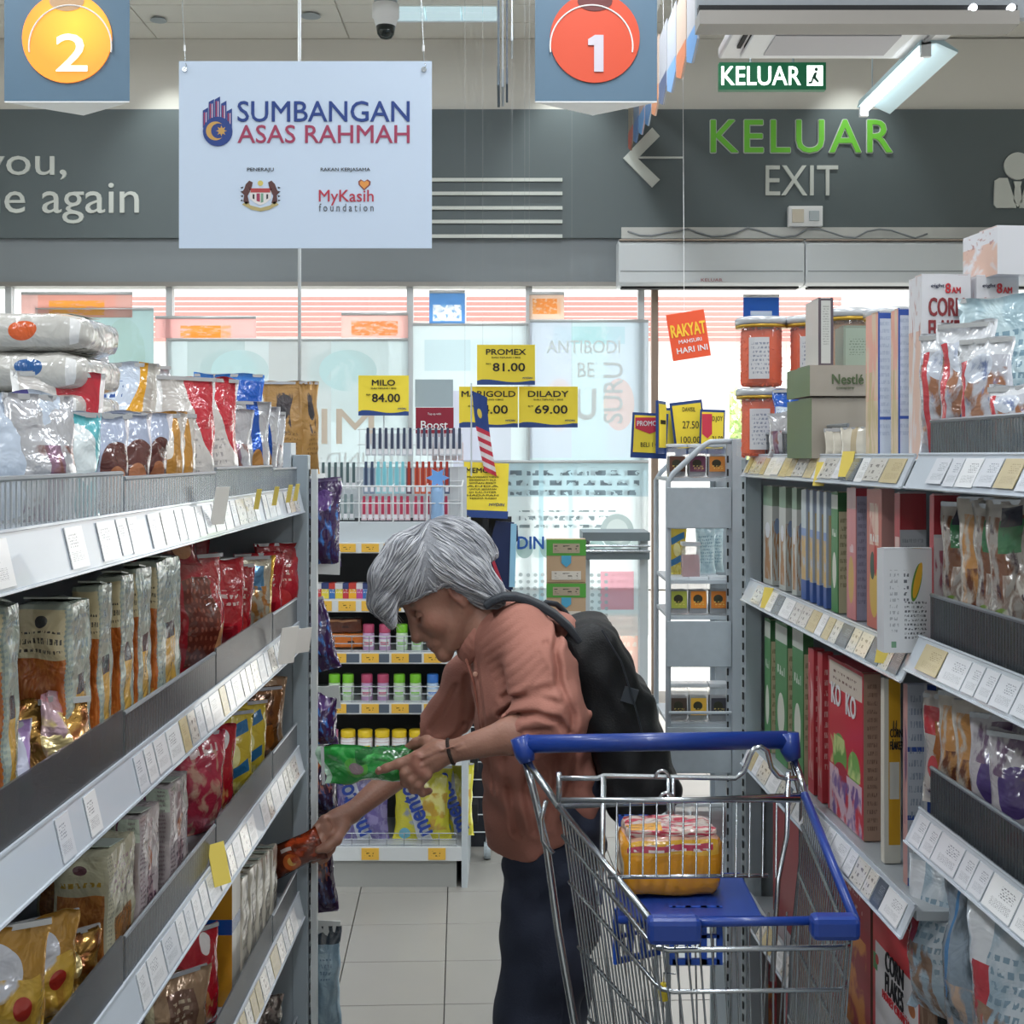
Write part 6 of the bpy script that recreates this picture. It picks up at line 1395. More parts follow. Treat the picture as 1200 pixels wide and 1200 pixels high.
# yellow and blue price cards above the side rack
blue_fr = mat('frame_blue', '#24478c', .45)
def framed(x0, x1, y0, y1, Y, lab, lines, rz=0., ry=0., red=False):
    w, h = (x1-x0)*Y/F/max(.3, math.cos(rz)), (y1-y0)*Y/F
    r = empty('framed_price_card', (X_((x0+x1)/2, Y), Y, Z_(y1, Y)), rz, lab, 'price card')
    MB().box((0, 0, h/2), (w, .006, h), (0, ry, 0)).build('frame', blue_fr, r)
    MB().box((0, -.004, h*.53), (w*.88, .002, h*.82), (0, ry, 0)).build('card', yellow_card, r)
    if red == 1:
        b = MB(); b.prism([(-w*.4, h*.9), (w*.4, h*.9), (w*.4, h*.66), (0, h*.54), (-w*.4, h*.66)], -.0065, -.005); b.build('red_banner', mat('promo_red', '#d23a50', .5), r)
        text('PROMOSI!', w*.7, h*.11, card_white, r, (0, -.0072, h*.77), bold=.04)
    if red == 2:
        MB().prism([(-w*.42, h*.9), (-w*.02, h*.9), (-w*.02, h*.45), (-w*.2, h*.35), (-w*.42, h*.45)], -.0065, -.005).build('red_banner', mat('promo_red', '#d23a50', .5), r)
    for s, z, ww, hh, x in lines: text(s, w*ww, h*hh, black_ink, r, (x*w, -.0056, h*z))
    MB().tube([(0, .004, h*.1), (0, .004, Z_(518, SYF)-r.location.z)], .004, 6).build('clip_rod', white_metal, r)
    return r
YC = 3.02
framed(740, 782, 484, 537, YC, 'blue-framed yellow card with red promotion banner, leftmost', [('BELI 1 G', .3, .5, .1, 0)], ry=.05, red=1)
framed(768, 781, 470, 532, YC-.03, 'blue-framed yellow card turned edge-on between its neighbours', [('PILIHAN', .6, .6, .08, 0)], rz=1.2)
framed(776, 800, 478, 530, YC+.05, 'blue-framed yellow card mostly hidden behind the tall one', [('PR', .8, .4, .1, .2)])
framed(788, 826, 470, 532, YC+.01, 'tall blue-framed yellow card reading 27.50', [('DAVISIL', .84, .4, .08, 0), ('27.50', .55, .5, .14, .05), ('100.00', .27, .6, .12, .05)], ry=-.12)
framed(820, 849, 480, 532, YC-.01, 'blue-framed yellow card reading 21.50 with red corner, rightmost', [('D.JOY', .78, .42, .14, .2), ('21.50', .33, .42, .14, .2)], ry=.03, red=2)
# ------------------------------------------------------------------ shopping trolley
ca_ = empty('shopping_trolley', (0, 0, 0), 0, 'chrome shopping trolley with blue handle and blue rim in front of the woman', 'trolley')
cblue = mat('trolley_blue', '#1c3f94', .35, coat=.2)
CB_ = 2.1218; CFR = 1.7681
BL, BR, FL, FR = P(655, 945, CB_), P(943, 932, CB_), P(766, 1082, CFR), P(1002, 1078, CFR)
BLb, BRb, FLb, FRb = Vector((.140, 2.0746, .47)), Vector((.44, 2.0746, .47)), Vector((.245, 1.82, .48)), Vector((.458, 1.82, .48))
def ring(t): return [a.lerp(b, t) for a, b in ((BL, BLb), (FL, FLb), (FR, FRb), (BR, BRb))]
def tb_(nm, pts, r, m, n=8, par=ca_): return MB().tube(pts, r, n).build(nm, m, par, smooth=True)
HL, HR = P(612, 872, 2.1878), P(922, 867, 2.1878)
tb_('handle', [HL, HR], .0155, cblue, 14)
for a, b in ((HL, P(618, 893, 2.183)), (HR, P(930, 890, 2.183))):
    MB().tube([a+Vector((-.004 if a is HL else .004, 0, .012)), (a+b)/2, b], [.017, .018, .013], 10).build('handle_end', cblue, ca_, smooth=True)
tb_('side_tube', [P(617, 890, 2.183), P(636, 918, 2.15), BL], .0065, chrome); tb_('side_tube', [P(930, 888, 2.183), P(937, 908, 2.15), BR], .0065, chrome)
tb_('side_tube', [P(616, 893, 2.1878), P(626, 930, 2.1783), P(641, 995, 2.1689), P(654, 1090, 2.1406), P(675, 1210, 2.1123), Vector((.13, 2.0935, .3)), Vector((.10, 2.1218, .16))], .0065, chrome)
tb_('side_tube', [P(930, 893, 2.1878), P(941, 940, 2.1783), P(940, 1010, 2.1689), P(930, 1110, 2.1406), Vector((.445, 2.0935, .3)), Vector((.47, 2.1218, .16))], .0065, chrome)
tb_('side_tube', [P(640, 938, 2.1689), P(634, 960, 2.1689), P(636, 985, 2.1595), P(648, 1000, 2.15)], .004, chrome)
tb_('rim_left', [BL, BL.lerp(FL, .5), FL.lerp(BL, .02)], .0055, chrome)
tb_('rim_right', [BR, BR.lerp(FR, .5), FR], .0075, cblue)
tb_('rim_front', [FL+Vector((.01, 0, 0)), FR], .0065, cblue)
for (x0, x1, y0, y1) in ((758, 821, 1073, 1104), (949, 1006, 1071, 1099)):
    Y = CFR-.01
    MB().lo_hi((X_(x0, Y), Y-.018, Z_(y1, Y)), (X_(x1, Y), Y+.014, Z_(y0, Y))).build('bumper', cblue, ca_, bevel=.008)
tb_('rim_back', [BL, BR], .005, chrome)
for t in (.105, .27, .5, .75, 1.):
    r = ring(t); rr2 = .0042 if t < .2 else .0034
    def rnd_c(a, c, b): return [c.lerp(a, .06), c.lerp(a, .02)+(b-c)*.015, c.lerp(b, .06)]
    pts = [r[0]] + rnd_c(r[0], r[1], r[2]) + rnd_c(r[1], r[2], r[3]) + [r[3]]
    tb_('basket_ring', pts, rr2, chrome, 7)
def wires(nm, a0, a1, b0, b1, n, r=.0016):
    g = MB()
    for i in range(n):
        t = (i+.5)/n; g.tube([a0.lerp(a1, t), b0.lerp(b1, t)], r, 5, caps=False)
    return tag(g.build(nm, chrome, ca_, smooth=True), kind='stuff')
wires('left_side_wires', BL, FL, BLb, FLb, 24); wires('right_side_wires', BR, FR, BRb, FRb, 26)
wires('front_wires', FL, FR, FLb, FRb, 16); wires('basket_floor_wires', BLb, BRb, FLb, FRb, 12)
# second closely spaced left wires of the basket flare
wires('lower_back_wires', BL.lerp(BLb, .4), BR.lerp(BRb, .4), BLb, BRb, 12)
# child seat: bars with loops, slanted grid, blue seat flap and slotted back panel
Ys = 2.0746
def sp(px, py, Y=Ys): return P(px, py, Y)
tb_('seat_bar', [sp(655, 912), sp(700, 912), sp(707, 909), sp(862, 912), sp(872, 904), sp(879, 885), sp(884, 877), sp(892, 875), sp(899, 880), sp(904, 900), sp(912, 910), sp(920, 912), sp(934, 912)], .0042, chrome)
tb_('seat_bar', [sp(657, 938, 1.93), sp(938, 937, 1.93)], .0045, chrome)
for (cx_, cy_, Y) in ((776, 906, 2.0652), (781, 932, 1.9897)):
    tb_('wire_loop', [P(cx_-8+16*(.5-.5*math.cos(k*math.pi/10)), cy_+6-9*math.sin(k*math.pi/10), Y) for k in range(11)], .0028, chrome)
tb_('seat_post', [sp(655, 940), sp(655, 905)], .0045, chrome); tb_('seat_post', [sp(707, 909, 2.0652), sp(706, 1000, 2.0369), sp(702, 1060, 1.9803)], .0045, chrome); tb_('seat_post', [sp(924, 905), sp(922, 980), sp(912, 1030, 2.0274), sp(905, 1150, 1.9992)], .0042, chrome)
g = MB(); 
for i in range(13): px = 723+i*15.6; g.tube([P(px, 938, 1.93), P(px-1, 1028, 1.88)], .0016, 5, caps=False)
tag(g.build('seat_grid', chrome, ca_, smooth=True), kind='stuff')
tb_('grid_bar', [P(712, 1028, 1.886), P(900, 1026, 1.886)], .0032, chrome)
for px in (783, 789): tb_('seat_strut', [P(px, 912, 2.0652), P(px, 1005, 2.0652)], .003, chrome)
zs = .824
b = MB(); b.prism([(X_(722, 1.9049), 1.8719), (X_(893, 1.886), 1.8719), (X_(868, 2.0746), 2.0746), (X_(720, 2.0746), 2.0746)], zs-.012, zs, 'xy'); b.build('seat_flap', cblue, ca_, bevel=.004)
tb_('seat_edge', [Vector((X_(722, 1.9049), 1.8719, zs-.004)), Vector((X_(893, 1.886), 1.8719, zs-.004))], .006, cblue)
def slotted(x0, x1, y0, y1, Y, yaw, nm):
    w, h = X_(x1, Y)-X_(x0, Y), Z_(y0, Y)-Z_(y1, Y); g = MB(); n = max(2, int(w/.022))
    g.lo_hi((-w/2, -.003, h*.93), (w/2, .003, h)); g.lo_hi((-w/2, -.003, 0), (w/2, .003, h*.1)); g.lo_hi((-w/2, -.003, h*.46), (w/2, .003, h*.52))
    for i in range(n+1): x = -w/2+w*i/n; g.lo_hi((x-.0045, -.003, 0), (x+.0045, .003, h))
    return g.build(nm, mat('trolley_blue_light', '#2358c4', .35), ca_, loc=(X_((x0+x1)/2, Y), Y, Z_(y1, Y)), rot=(0, 0, yaw))
slotted(788, 843, 1062, 1130, 1.9143, 0, 'slotted_panel'); slotted(718, 775, 1060, 1124, 1.9614, .5, 'slotted_panel')
slotted(728, 780, 955, 968, 2.1123, 0, 'slotted_panel')
yt = MB().lathe([(.006, 0), (.008, .012), (.005, .024)], n=8).build('yellow_coin_tag', mat('coin_yellow', '#d9c23a', .4), ca_, loc=P(778, 1172, 1.82))
tb_('coin_chain', [P(778, 1165, 1.82), P(778, 1140, 1.82), FL.lerp(FR, .08).lerp(FLb.lerp(FRb, .08), .2)], .001, chrome, 5)
# chassis and wheels (below the frame of the picture)
tb_('chassis_tube', [Vector((.10, 2.1406, .16)), Vector((.22, 1.754, .16)), Vector((.47, 1.754, .16)), Vector((.47, 2.1406, .16)), Vector((.10, 2.1406, .16))], .0095, chrome)
for p, q in ((BLb, Vector((.12, 2.0746, .16))), (BRb, Vector((.47, 2.0746, .16))), (FLb, Vector((.22, 1.7728, .16))), (FRb, Vector((.47, 1.7728, .16)))): tb_('chassis_leg', [p, q], .0075, chrome)
for x, y in ((.12, 2.1312), (.465, 2.1312), (.24, 1.7634), (.455, 1.7634)):
    w_ = MB().lathe([(.05, -.012), (.055, -.006), (.055, .006), (.05, .012)], n=22, R=Matrix.Rotation(math.pi/2, 3, 'Y')).build('wheel', mat('wheel_grey', '#3b3e42', .6), ca_, loc=(x, y, .055), smooth=False)
    MB().box((0, 0, .06), (.034, .04, .05)).build('fork', chrome, w_)
# yellow pack on the child seat
dz('biscuit_yellow', '#e39a1a', [('r', .5, .9, .5, .2, '#e8b23c'), ('r', .5, 1.5, .5, .5, '#d9a890'), ('t', .1, .9, 1.1, 1.6974, '#c4324a', 3), ('r', .45, .82, .45, .06, '#c4405c', .05), ('t', .1, .9, .76, .9, '#e9dcd8', 1), ('e', 1.5, .5, .4, .3, '#d9c9b0')], bump=.5, bscale=22.)
yp = empty('biscuit_multipack', (X_(783, 2.0), 2.0, zs+.001), .04, 'large yellow-orange biscuit pack with red and white top on the trolley seat', 'pack')
rbox_mesh(.155, .108, .094, r=.022, n=12, amp=.005, seed=4, nscale=24).build('wrapper', D['biscuit_yellow'], yp, smooth=True, fix=False)
rbox_mesh(.14, .085, .02, r=.009, n=8, amp=.004, seed=9, nscale=40).build('printed_top', design('print_pack_top', '#d8c4b8', [('n', .5, .5, .5, .5, '#b8344a', 4, .5), ('r', .5, 1.5, .5, .5, '#d6c8be'), ('n', .5, 1.5, .5, .5, '#bf3f50', 5, .52), ('r', .2, 1.2, .2, .2, '#e3a43a')], **FO), yp, loc=(0, 0, .083), smooth=True, fix=False)
# ------------------------------------------------------------------ the woman: implicit surfaces turned into continuous meshes
class Field:
    def __init__(s, gx, gy, gz):
        s.g = [np.asarray(a, np.float32) for a in (gx, gy, gz)]
        s.F = np.full([len(a) for a in s.g], .06, np.float32)
    def _sub(s, lo, hi):
        sl = [slice(max(0, np.searchsorted(g, l)-1), np.searchsorted(g, h)+1) for g, l, h in zip(s.g, lo, hi)]
        if any(q.stop-q.start < 2 for q in sl): return None, None
        X, Y, Z = np.meshgrid(*[g[q] for g, q in zip(s.g, sl)], indexing='ij', sparse=True)
        return tuple(sl), (X, Y, Z)
    def _mix(s, sl, d, k, sub, inter=False):
        a = s.F[sl]
        if sub: # smooth max(a, -d)
            b = -d; h = np.clip(.5 - .5*(b-a)/k, 0, 1); s.F[sl] = b*(1-h)+a*h + k*h*(1-h)
        else:
            h = np.clip(.5+.5*(d-a)/k, 0, 1); s.F[sl] = d*(1-h)+a*h - k*h*(1-h)
    def cap(s, a, b, r1, r2=None, k=.012, sc=(1, 1, 1), sub=False, flat=False):
        r2 = r1 if r2 is None else r2; a, b = np.array(a, float), np.array(b, float); m = max(r1, r2)*1.0
        sc = np.array(sc, float); pad = m*sc + k + .022
        sl, G = s._sub(np.minimum(a, b)-pad, np.maximum(a, b)+pad)
        if sl is None: return
        A, B = a/sc, b/sc; ab = B-A; L = max(float(ab@ab), 1e-12)
        P_ = [G[i]/sc[i]-A[i] for i in range(3)]
        t0 = (P_[0]*ab[0]+P_[1]*ab[1]+P_[2]*ab[2])/L; t = np.clip(t0, 0, 1)
        d = np.sqrt((P_[0]-t*ab[0])**2+(P_[1]-t*ab[1])**2+(P_[2]-t*ab[2])**2) - (r1+(r2-r1)*t)
        if flat: d = np.maximum(d, (t0-1)*math.sqrt(L))
        s._mix(sl, (d*min(sc.min(), 1.)).astype(np.float32), k, sub)
    def chain(s, pts, rs, k=.012, **kw):
        for i in range(len(pts)-1): s.cap(pts[i], pts[i+1], rs[i], rs[i+1], k, **kw)
    def ell(s, c, r, R=None, k=.012, sub=False):
        c = np.array(c, float); R = np.eye(3) if R is None else R
        sl, G = s._sub(c-max(r)-k-.022, c+max(r)+k+.022)
        if sl is None: return
        D_ = [G[i]-c[i] for i in range(3)]
        q = [(D_[0]*R[0, j]+D_[1]*R[1, j]+D_[2]*R[2, j]) for j in range(3)]
        k0 = np.sqrt(sum((q[j]/r[j])**2 for j in range(3))); k1 = np.sqrt(sum((q[j]/r[j]**2)**2 for j in range(3)))+1e-9
        s._mix(sl, (k0*(k0-1)/k1).astype(np.float32), k, sub)
    def box(s, c, h, rad, R=None, k=.012, sub=False):
        c = np.array(c, float); R = np.eye(3) if R is None else R; m = float(np.linalg.norm(h))
        sl, G = s._sub(c-m-k-.02, c+m+k+.02)
        D_ = [G[i]-c[i] for i in range(3)]
        q = [np.abs(D_[0]*R[0, j]+D_[1]*R[1, j]+D_[2]*R[2, j])-(h[j]-rad) for j in range(3)]
        d = np.sqrt(sum(np.maximum(v, 0)**2 for v in q)) + np.minimum(np.maximum(np.maximum(q[0], q[1]), q[2]), 0) - rad
        s._mix(sl, d.astype(np.float32), k, sub)
    def keep(s, p, n, k=.006):
        """keep only what lies on the side of p that n points to"""
        n = np.array(n, float); n /= np.linalg.norm(n); X, Y, Z = np.meshgrid(*s.g, indexing='ij', sparse=True)
        d = ((X-p[0])*n[0]+(Y-p[1])*n[1]+(Z-p[2])*n[2]).astype(np.float32); s._mix((slice(None),)*3, d, k, True)
    def warp(s, fn):
        X, Y, Z = np.meshgrid(*s.g, indexing='ij', sparse=True); s.F += fn(X, Y, Z).astype(np.float32)
    def mesh(s):
        F = s.F; gx, gy, gz = s.g; S = F < 0; n = F.shape
        S8 = [S[i:n[0]-1+i, j:n[1]-1+j, k:n[2]-1+k] for i in (0, 1) for j in (0, 1) for k in (0, 1)]
        cnt = sum(a.astype(np.int8) for a in S8); mixed = (cnt > 0) & (cnt < 8)
        I, J, K = np.nonzero(mixed); N = len(I); idx = np.full(mixed.shape, -1, np.int32); idx[I, J, K] = np.arange(N)
        acc = np.zeros((N, 3)); c = np.zeros(N)
        co = [(i, j, k) for i in (0, 1) for j in (0, 1) for k in (0, 1)]
        for a in range(8):
            for b in range(a+1, 8):
                A, B = co[a], co[b]
                if sum(abs(p-q) for p, q in zip(A, B)) != 1: continue
                fa = F[I+A[0], J+A[1], K+A[2]]; fb = F[I+B[0], J+B[1], K+B[2]]; m = (fa < 0) != (fb < 0)
                t = np.where(m, fa/np.where(m, fa-fb, 1), 0)
                pa = np.stack([gx[I+A[0]], gy[J+A[1]], gz[K+A[2]]], 1); pb = np.stack([gx[I+B[0]], gy[J+B[1]], gz[K+B[2]]], 1)
                acc += np.where(m[:, None], pa+(pb-pa)*t[:, None], 0); c += m
        V = acc/c[:, None]; fs = []
        for ax in range(3):
            sl0 = [slice(None)]*3; sl1 = [slice(None)]*3; sl0[ax] = slice(0, -1); sl1[ax] = slice(1, None)
            e = S[tuple(sl0)] != S[tuple(sl1)]; i, j, k = np.nonzero(e); o = [i, j, k]; a1, a2 = (ax+1) % 3, (ax+2) % 3
            ok = (o[a1] > 0) & (o[a2] > 0) & (o[a1] < n[a1]-1) & (o[a2] < n[a2]-1); o = [v[ok] for v in o]
            def at(d1, d2):
                q = list(o); q[a1] = q[a1]-d1; q[a2] = q[a2]-d2; return idx[q[0], q[1], q[2]]
            quad = np.stack([at(1, 1), at(0, 1), at(0, 0), at(1, 0)], 1); inside = S[o[0], o[1], o[2]]
            quad[~inside] = quad[~inside][:, ::-1]; fs.append(quad)
        Q = np.concatenate(fs); Q = Q[(Q >= 0).all(1)]
        return V, Q
    def build(s, name, m, parent, smooth_it=0, col=None):
        V, Q = s.mesh()
        me = bpy.data.meshes.new(name); me.vertices.add(len(V)); me.vertices.foreach_set('co', V.astype(np.float32).ravel())
        me.loops.add(Q.size); me.loops.foreach_set('vertex_index', Q.astype(np.int32).ravel())
        me.polygons.add(len(Q)); me.polygons.foreach_set('loop_start', np.arange(0, Q.size, 4, dtype=np.int32)); me.polygons.foreach_set('loop_total', np.full(len(Q), 4, np.int32))
        me.polygons.foreach_set('use_smooth', np.ones(len(Q), bool)); me.update(calc_edges=True); me.validate()
        me.materials.append(m)
        if col is not None:
            ca2 = me.color_attributes.new('Col', 'FLOAT_COLOR', 'POINT'); ca2.data.foreach_set('color', col(V).astype(np.float32).ravel())
        o = bpy.data.objects.new(name, me); COL.objects.link(o); o.parent = parent
        if smooth_it:
            md = o.modifiers.new('smooth', 'SMOOTH'); md.factor = .5; md.iterations = smooth_it
        return o
def axis(*segs):
    out = [segs[0][0]]
    for a, b, h in segs:
        n = max(1, int(round((b-a)/h))); out += list(np.linspace(a, b, n+1)[1:])
    return np.array(out)

woman = empty('person', (.06, 2.65, 0), 0, 'grey-haired person in salmon shirt and navy trousers bending toward the left shelf', 'person')
PL = (woman.location.x, woman.location.y, 0)
def wp(o):
    """parent to the woman while keeping world placement"""
    o.parent = woman; o.matrix_parent_inverse = Matrix.Translation(-woman.location); return o
def q(px, py, Y): return np.array(P(px, py, Y))

# head frame
th = math.radians(36); yaw = math.radians(7)
f0 = np.array([-math.cos(th), 0, -math.sin(th)]); u_ = np.array([-math.sin(th), 0, math.cos(th)]); s0 = np.array([0, -1., 0])
f_ = f0*math.cos(yaw)+s0*math.sin(yaw); s_ = np.cross(u_, f_); s_ = s_ if s_[1] < 0 else -s_
HR_ = np.stack([f_, s_, u_], 1)
HC = np.array([-.148, 2.65, 1.244])
def h(f, s, u): return HC + f_*f + s_*s + u_*u

# joints
shN, elN, wrN = q(622, 748, 2.50), q(646, 850, 2.395), q(524, 882, 2.405)
shF, elF, wrF = q(580, 750, 2.80), q(514, 868, 2.80), q(411, 953, 2.66)

# ---- body (skin), one continuous surface
B = Field(axis((-.455, -.03, .0028), (-.03, .30, .009)), axis((2.30, 2.36, .006), (2.36, 2.78, .0034), (2.78, 3.0, .008)), axis((.0, .62, .012), (.62, .985, .0028), (.985, 1.07, .006), (1.07, 1.36, .0028), (1.36, 1.40, .01)))
B.ell(h(-.004, 0, .005), (.092, .072, .085), HR_, .02)
B.ell(h(.045, 0, -.055), (.052, .054, .068), HR_, .02)
B.ell(h(.055, 0, -.018), (.038, .05, .045), HR_, .02)
B.cap(h(.084, -.022, -.002), h(.084, .022, -.002), .009, .009, .014)                  # brow
for s in (-1, 1):
    B.cap(h(-.005, s*.058, -.075), h(.062, s*.022, -.122), .016, .014, .022)            # jaw
    B.ell(h(.058, s*.036, -.06), (.024, .02, .024), HR_, .018)                          # cheek
    B.ell(h(.084, s*.03, -.032), (.015, .018, .013), HR_, .01, sub=True)                # eye socket
    B.ell(h(.0735, s*.0305, -.034), (.0135, .015, .0125), HR_, .0035)                    # lid over the eye
    B.cap(h(.0865, s*.022, -.0405), h(.080, s*.041, -.0375), .0016, .0014, .002, sub=True)  # lash line
    B.cap(h(.093, s*.013, -.083), h(.083, s*.032, -.106), .0032, .0022, .007, sub=True)  # fold beside the mouth
    B.ell(h(.0955, s*.0115, -.0765), (.0105, .009, .0085), HR_, .005)                     # nostril wing
B.chain([h(.088, 0, -.02), h(.099, 0, -.045), h(.111, 0, -.069)], [.009, .0095, .0122], .012)   # nose
B.ell(h(.086, 0, -.1), (.018, .026, .016), HR_, .014)
B.ell(h(.097, 0, -.0965), (.0065, .019, .0045), HR_, .005); B.ell(h(.0955, 0, -.1075), (.007, .017, .005), HR_, .005)     # lips
B.cap(h(.107, -.013, -.102), h(.107, .013, -.102), .0012, .0012, .003, sub=True); 
for s in (-1, 1): B.cap(h(.107, s*.012, -.102), h(.095, s*.025, -.1045), .0013, .001, .003, sub=True)
B.ell(h(.084, 0, -.130), (.019, .022, .018), HR_, .014)                                  # chin
for s in (-1, 1):                                                                       # ears
    B.ell(h(-.012, s*.074, -.038), (.018, .009, .032), HR_, .005); B.ell(h(-.007, s*.083, -.034), (.0095, .007, .019), HR_, .003, sub=True)
    B.ell(h(-.006, s*.074, -.064), (.008, .006, .010), HR_, .004)
B.chain([h(-.03, 0, -.05), q(566, 722, 2.65), q(590, 745, 2.65)], [.052, .050, .062], .025)   # neck
B.cap(h(.02, 0, -.1), q(556, 745, 2.65), .022, .026, .03)
for s, y in ((1, 2.62), (-1, 2.68)): B.cap(h(-.03, s*.045, -.06), q(552, 748, y), .009, .008, .014)  # neck cords
B.chain([q(598, 748, 2.65), q(614, 800, 2.65), q(632, 880, 2.65), q(648, 950, 2.65)], [.085, .09, .082, .09], .04, sc=(1, 1.4, 1))
for hip, knee, ank in ((q(652, 955, 2.58), q(636, 1130, 2.56), q(640, 1345, 2.60)), (q(650, 955, 2.72), q(642, 1130, 2.73), q(652, 1345, 2.77))):
    B.chain([hip, knee, ank], [.075, .052, .036], .03)
    B.cap(ank, ank+np.array([-.13, 0, -.03]), .034, .026, .03)
B.chain([shN, elN], [.038, .035], .03); B.chain([elN, elN+(wrN-elN)*.35, wrN], [.037, .0335, .0195], .02)
B.chain([shF, elF], [.038, .035], .03); B.chain([elF, elF+(wrF-elF)*.3, wrF], [.036, .0345, .0195], .02)
# near hand, pointing
hr = .5; HRn = None
B.chain([wrN, q(507, 887, 2.402)], [.0195, .0215], .012, sc=(1, .85, 1)); B.chain([q(512, 880, 2.402), q(489, 887, 2.398)], [.019, .0125], .012)
B.chain([q(508, 893, 2.402), q(491, 901, 2.396)], [.019, .013], .012)
B.chain([q(489, 887, 2.395), q(467, 895, 2.388), q(453, 900, 2.388), q(443, 904, 2.389)], [.0115, .0092, .0082, .0066], .005)
B.chain([q(489, 896, 2.392), q(474, 906, 2.386), q(475, 917, 2.396), q(484, 920, 2.415)], [.0110, .0096, .0090, .0078], .004)
B.chain([q(494, 903, 2.392), q(481, 914, 2.387), q(484, 925, 2.398), q(493, 926, 2.418)], [.0108, .0092, .0086, .0072], .004)
B.chain([q(501, 907, 2.394), q(490, 920, 2.39), q(495, 929, 2.400), q(503, 927, 2.418)], [.0100, .0084, .0078, .0068], .004)
B.chain([q(515, 876, 2.408), q(500, 869, 2.425), q(488, 871, 2.437), q(478, 876, 2.442)], [.013, .0110, .0098, .0080], .008)
for px, py, Y in ((489, 887, 2.384), (487, 896, 2.382), (493, 904, 2.382), (500, 909, 2.384)): B.ell(q(px, py, Y), (.0085, .006, .0085), None, .008)
# far hand, holding the brown pack
B.chain([wrF, q(396, 961, 2.645)], [.0195, .022], .012); B.chain([q(400, 957, 2.65), q(381, 962, 2.628)], [.018, .0125], .012); B.chain([q(398, 968, 2.64), q(385, 977, 2.625)], [.018, .0125], .012)
B.chain([q(380, 961, 2.622), q(371, 972, 2.606), q(367, 982, 2.602), q(366, 990, 2.606)], [.0112, .0094, .0086, .0074], .004)
B.chain([q(383, 970, 2.618), q(375, 984, 2.602), q(369, 994, 2.600), q(364, 999, 2.606)], [.0112, .0094, .0088, .0076], .004)
B.chain([q(387, 978, 2.620), q(380, 992, 2.606), q(374, 1003, 2.604), q(367, 1008, 2.608)], [.0106, .0090, .0084, .0072], .004)
B.chain([q(393, 982, 2.624), q(388, 995, 2.612), q(382, 1005, 2.610), q(376, 1010, 2.613)], [.0098, .0082, .0076, .0066], .004)
B.chain([q(403, 968, 2.632), q(394, 984, 2.600), q(383, 993, 2.586), q(373, 996, 2.580)], [.0125, .0108, .0096, .0078], .008)
for (px, py, Y) in ((380, 961, 2.612), (383, 970, 2.608), (387, 978, 2.610)): B.ell(q(px, py, Y), (.0085, .006, .0085), None, .008)
# veins and creases on the back of the hands and forearm
for (a, b) in (((516, 878), (494, 888)), ((514, 886), (495, 897)), ((540, 872), (518, 879)), ((560, 872), (536, 880))):
    B.cap(q(*a, 2.3835), q(*b, 2.379), .0022, .0018, .006)
def skin_col(V):
    c = np.empty((len(V), 4)); base = np.array(lin('#a17665')); c[:, :3] = base; c[:, 3] = 1
    def blob(p, r, colr, a=1.):
        d = np.linalg.norm(V-np.array(p), axis=1); w = np.clip(1-d/r, 0, 1)[:, None]**.8*a; c[:, :3] = c[:, :3]*(1-w)+np.array(lin(colr))*w
    blob(h(.1, 0, -.102), .020, '#7e463e', .95)
    for s in (-1, 1): blob(h(-.004, s*.081, -.036), .012, '#5a3a32', .8)  # ear hollows darkened in the skin colour in place of shade
    for s in (-1, 1):
        blob(h(.066, s*.045, -.06), .03, '#b0705f', .4); blob(h(.082, s*.031, -.04), .016, '#8a6052', .6); blob(h(-.012, s*.075, -.04), .03, '#a8675a', .5)
        for t in np.linspace(0, 1, 5): blob(h(.088-.012*t, s*(.016+.028*t), -.008), .0075, '#7d716c', .8)
        for t in np.linspace(0, 1, 6): blob(h(.0865-.0065*t, s*(.022+.019*t), -.0405+.003*t), .0035, '#2a201e', 1.)
        for t in np.linspace(0, 1, 4): blob(h(.107-.012*t, s*.024*t, -.102-.002*t), .0035, '#4a2a26', .8)
    blob(h(.113, 0, -.073), .018, '#b06f5e', .5); blob(h(.103, .006, -.082), .005, '#4a2a26', .6)
    for p in (q(489, 887, 2.384), q(487, 896, 2.382), q(493, 904, 2.382), q(443, 904, 2.389), q(367, 985, 2.6), q(370, 1000, 2.6)): blob(p, .016, '#a8665a', .45)
    rs = np.random.RandomState(2)
    for k in range(70):
        b = V[rs.randint(len(V))]; blob(b, .004+.003*rs.rand(), '#7f5546', .35)
    return c
skin = mat('skin', '#a17665', .5, sss=.1, bump=.12, bscale=160.)
_a = skin.node_tree.nodes.new('ShaderNodeVertexColor'); _a.layer_name = 'Col'; skin.node_tree.links.new(_a.outputs[0], skin.node_tree.nodes['Principled BSDF'].inputs['Base Color'])
body = B.build('body', skin, woman, 1, skin_col); wp(body)
# nails
for p, r in ((q(444, 901, 2.3815), .0042), (q(366, 990, 2.598), .004)):
    nb = MB(); nb.lathe([(r, 0), (r*.8, .001), (.0001, .0014)], n=10, R=Matrix.Rotation(math.pi/2, 3, 'X')); wp(nb.build('fingernail', mat('nail', '#c79f92', .3), woman, loc=tuple(p), smooth=True))

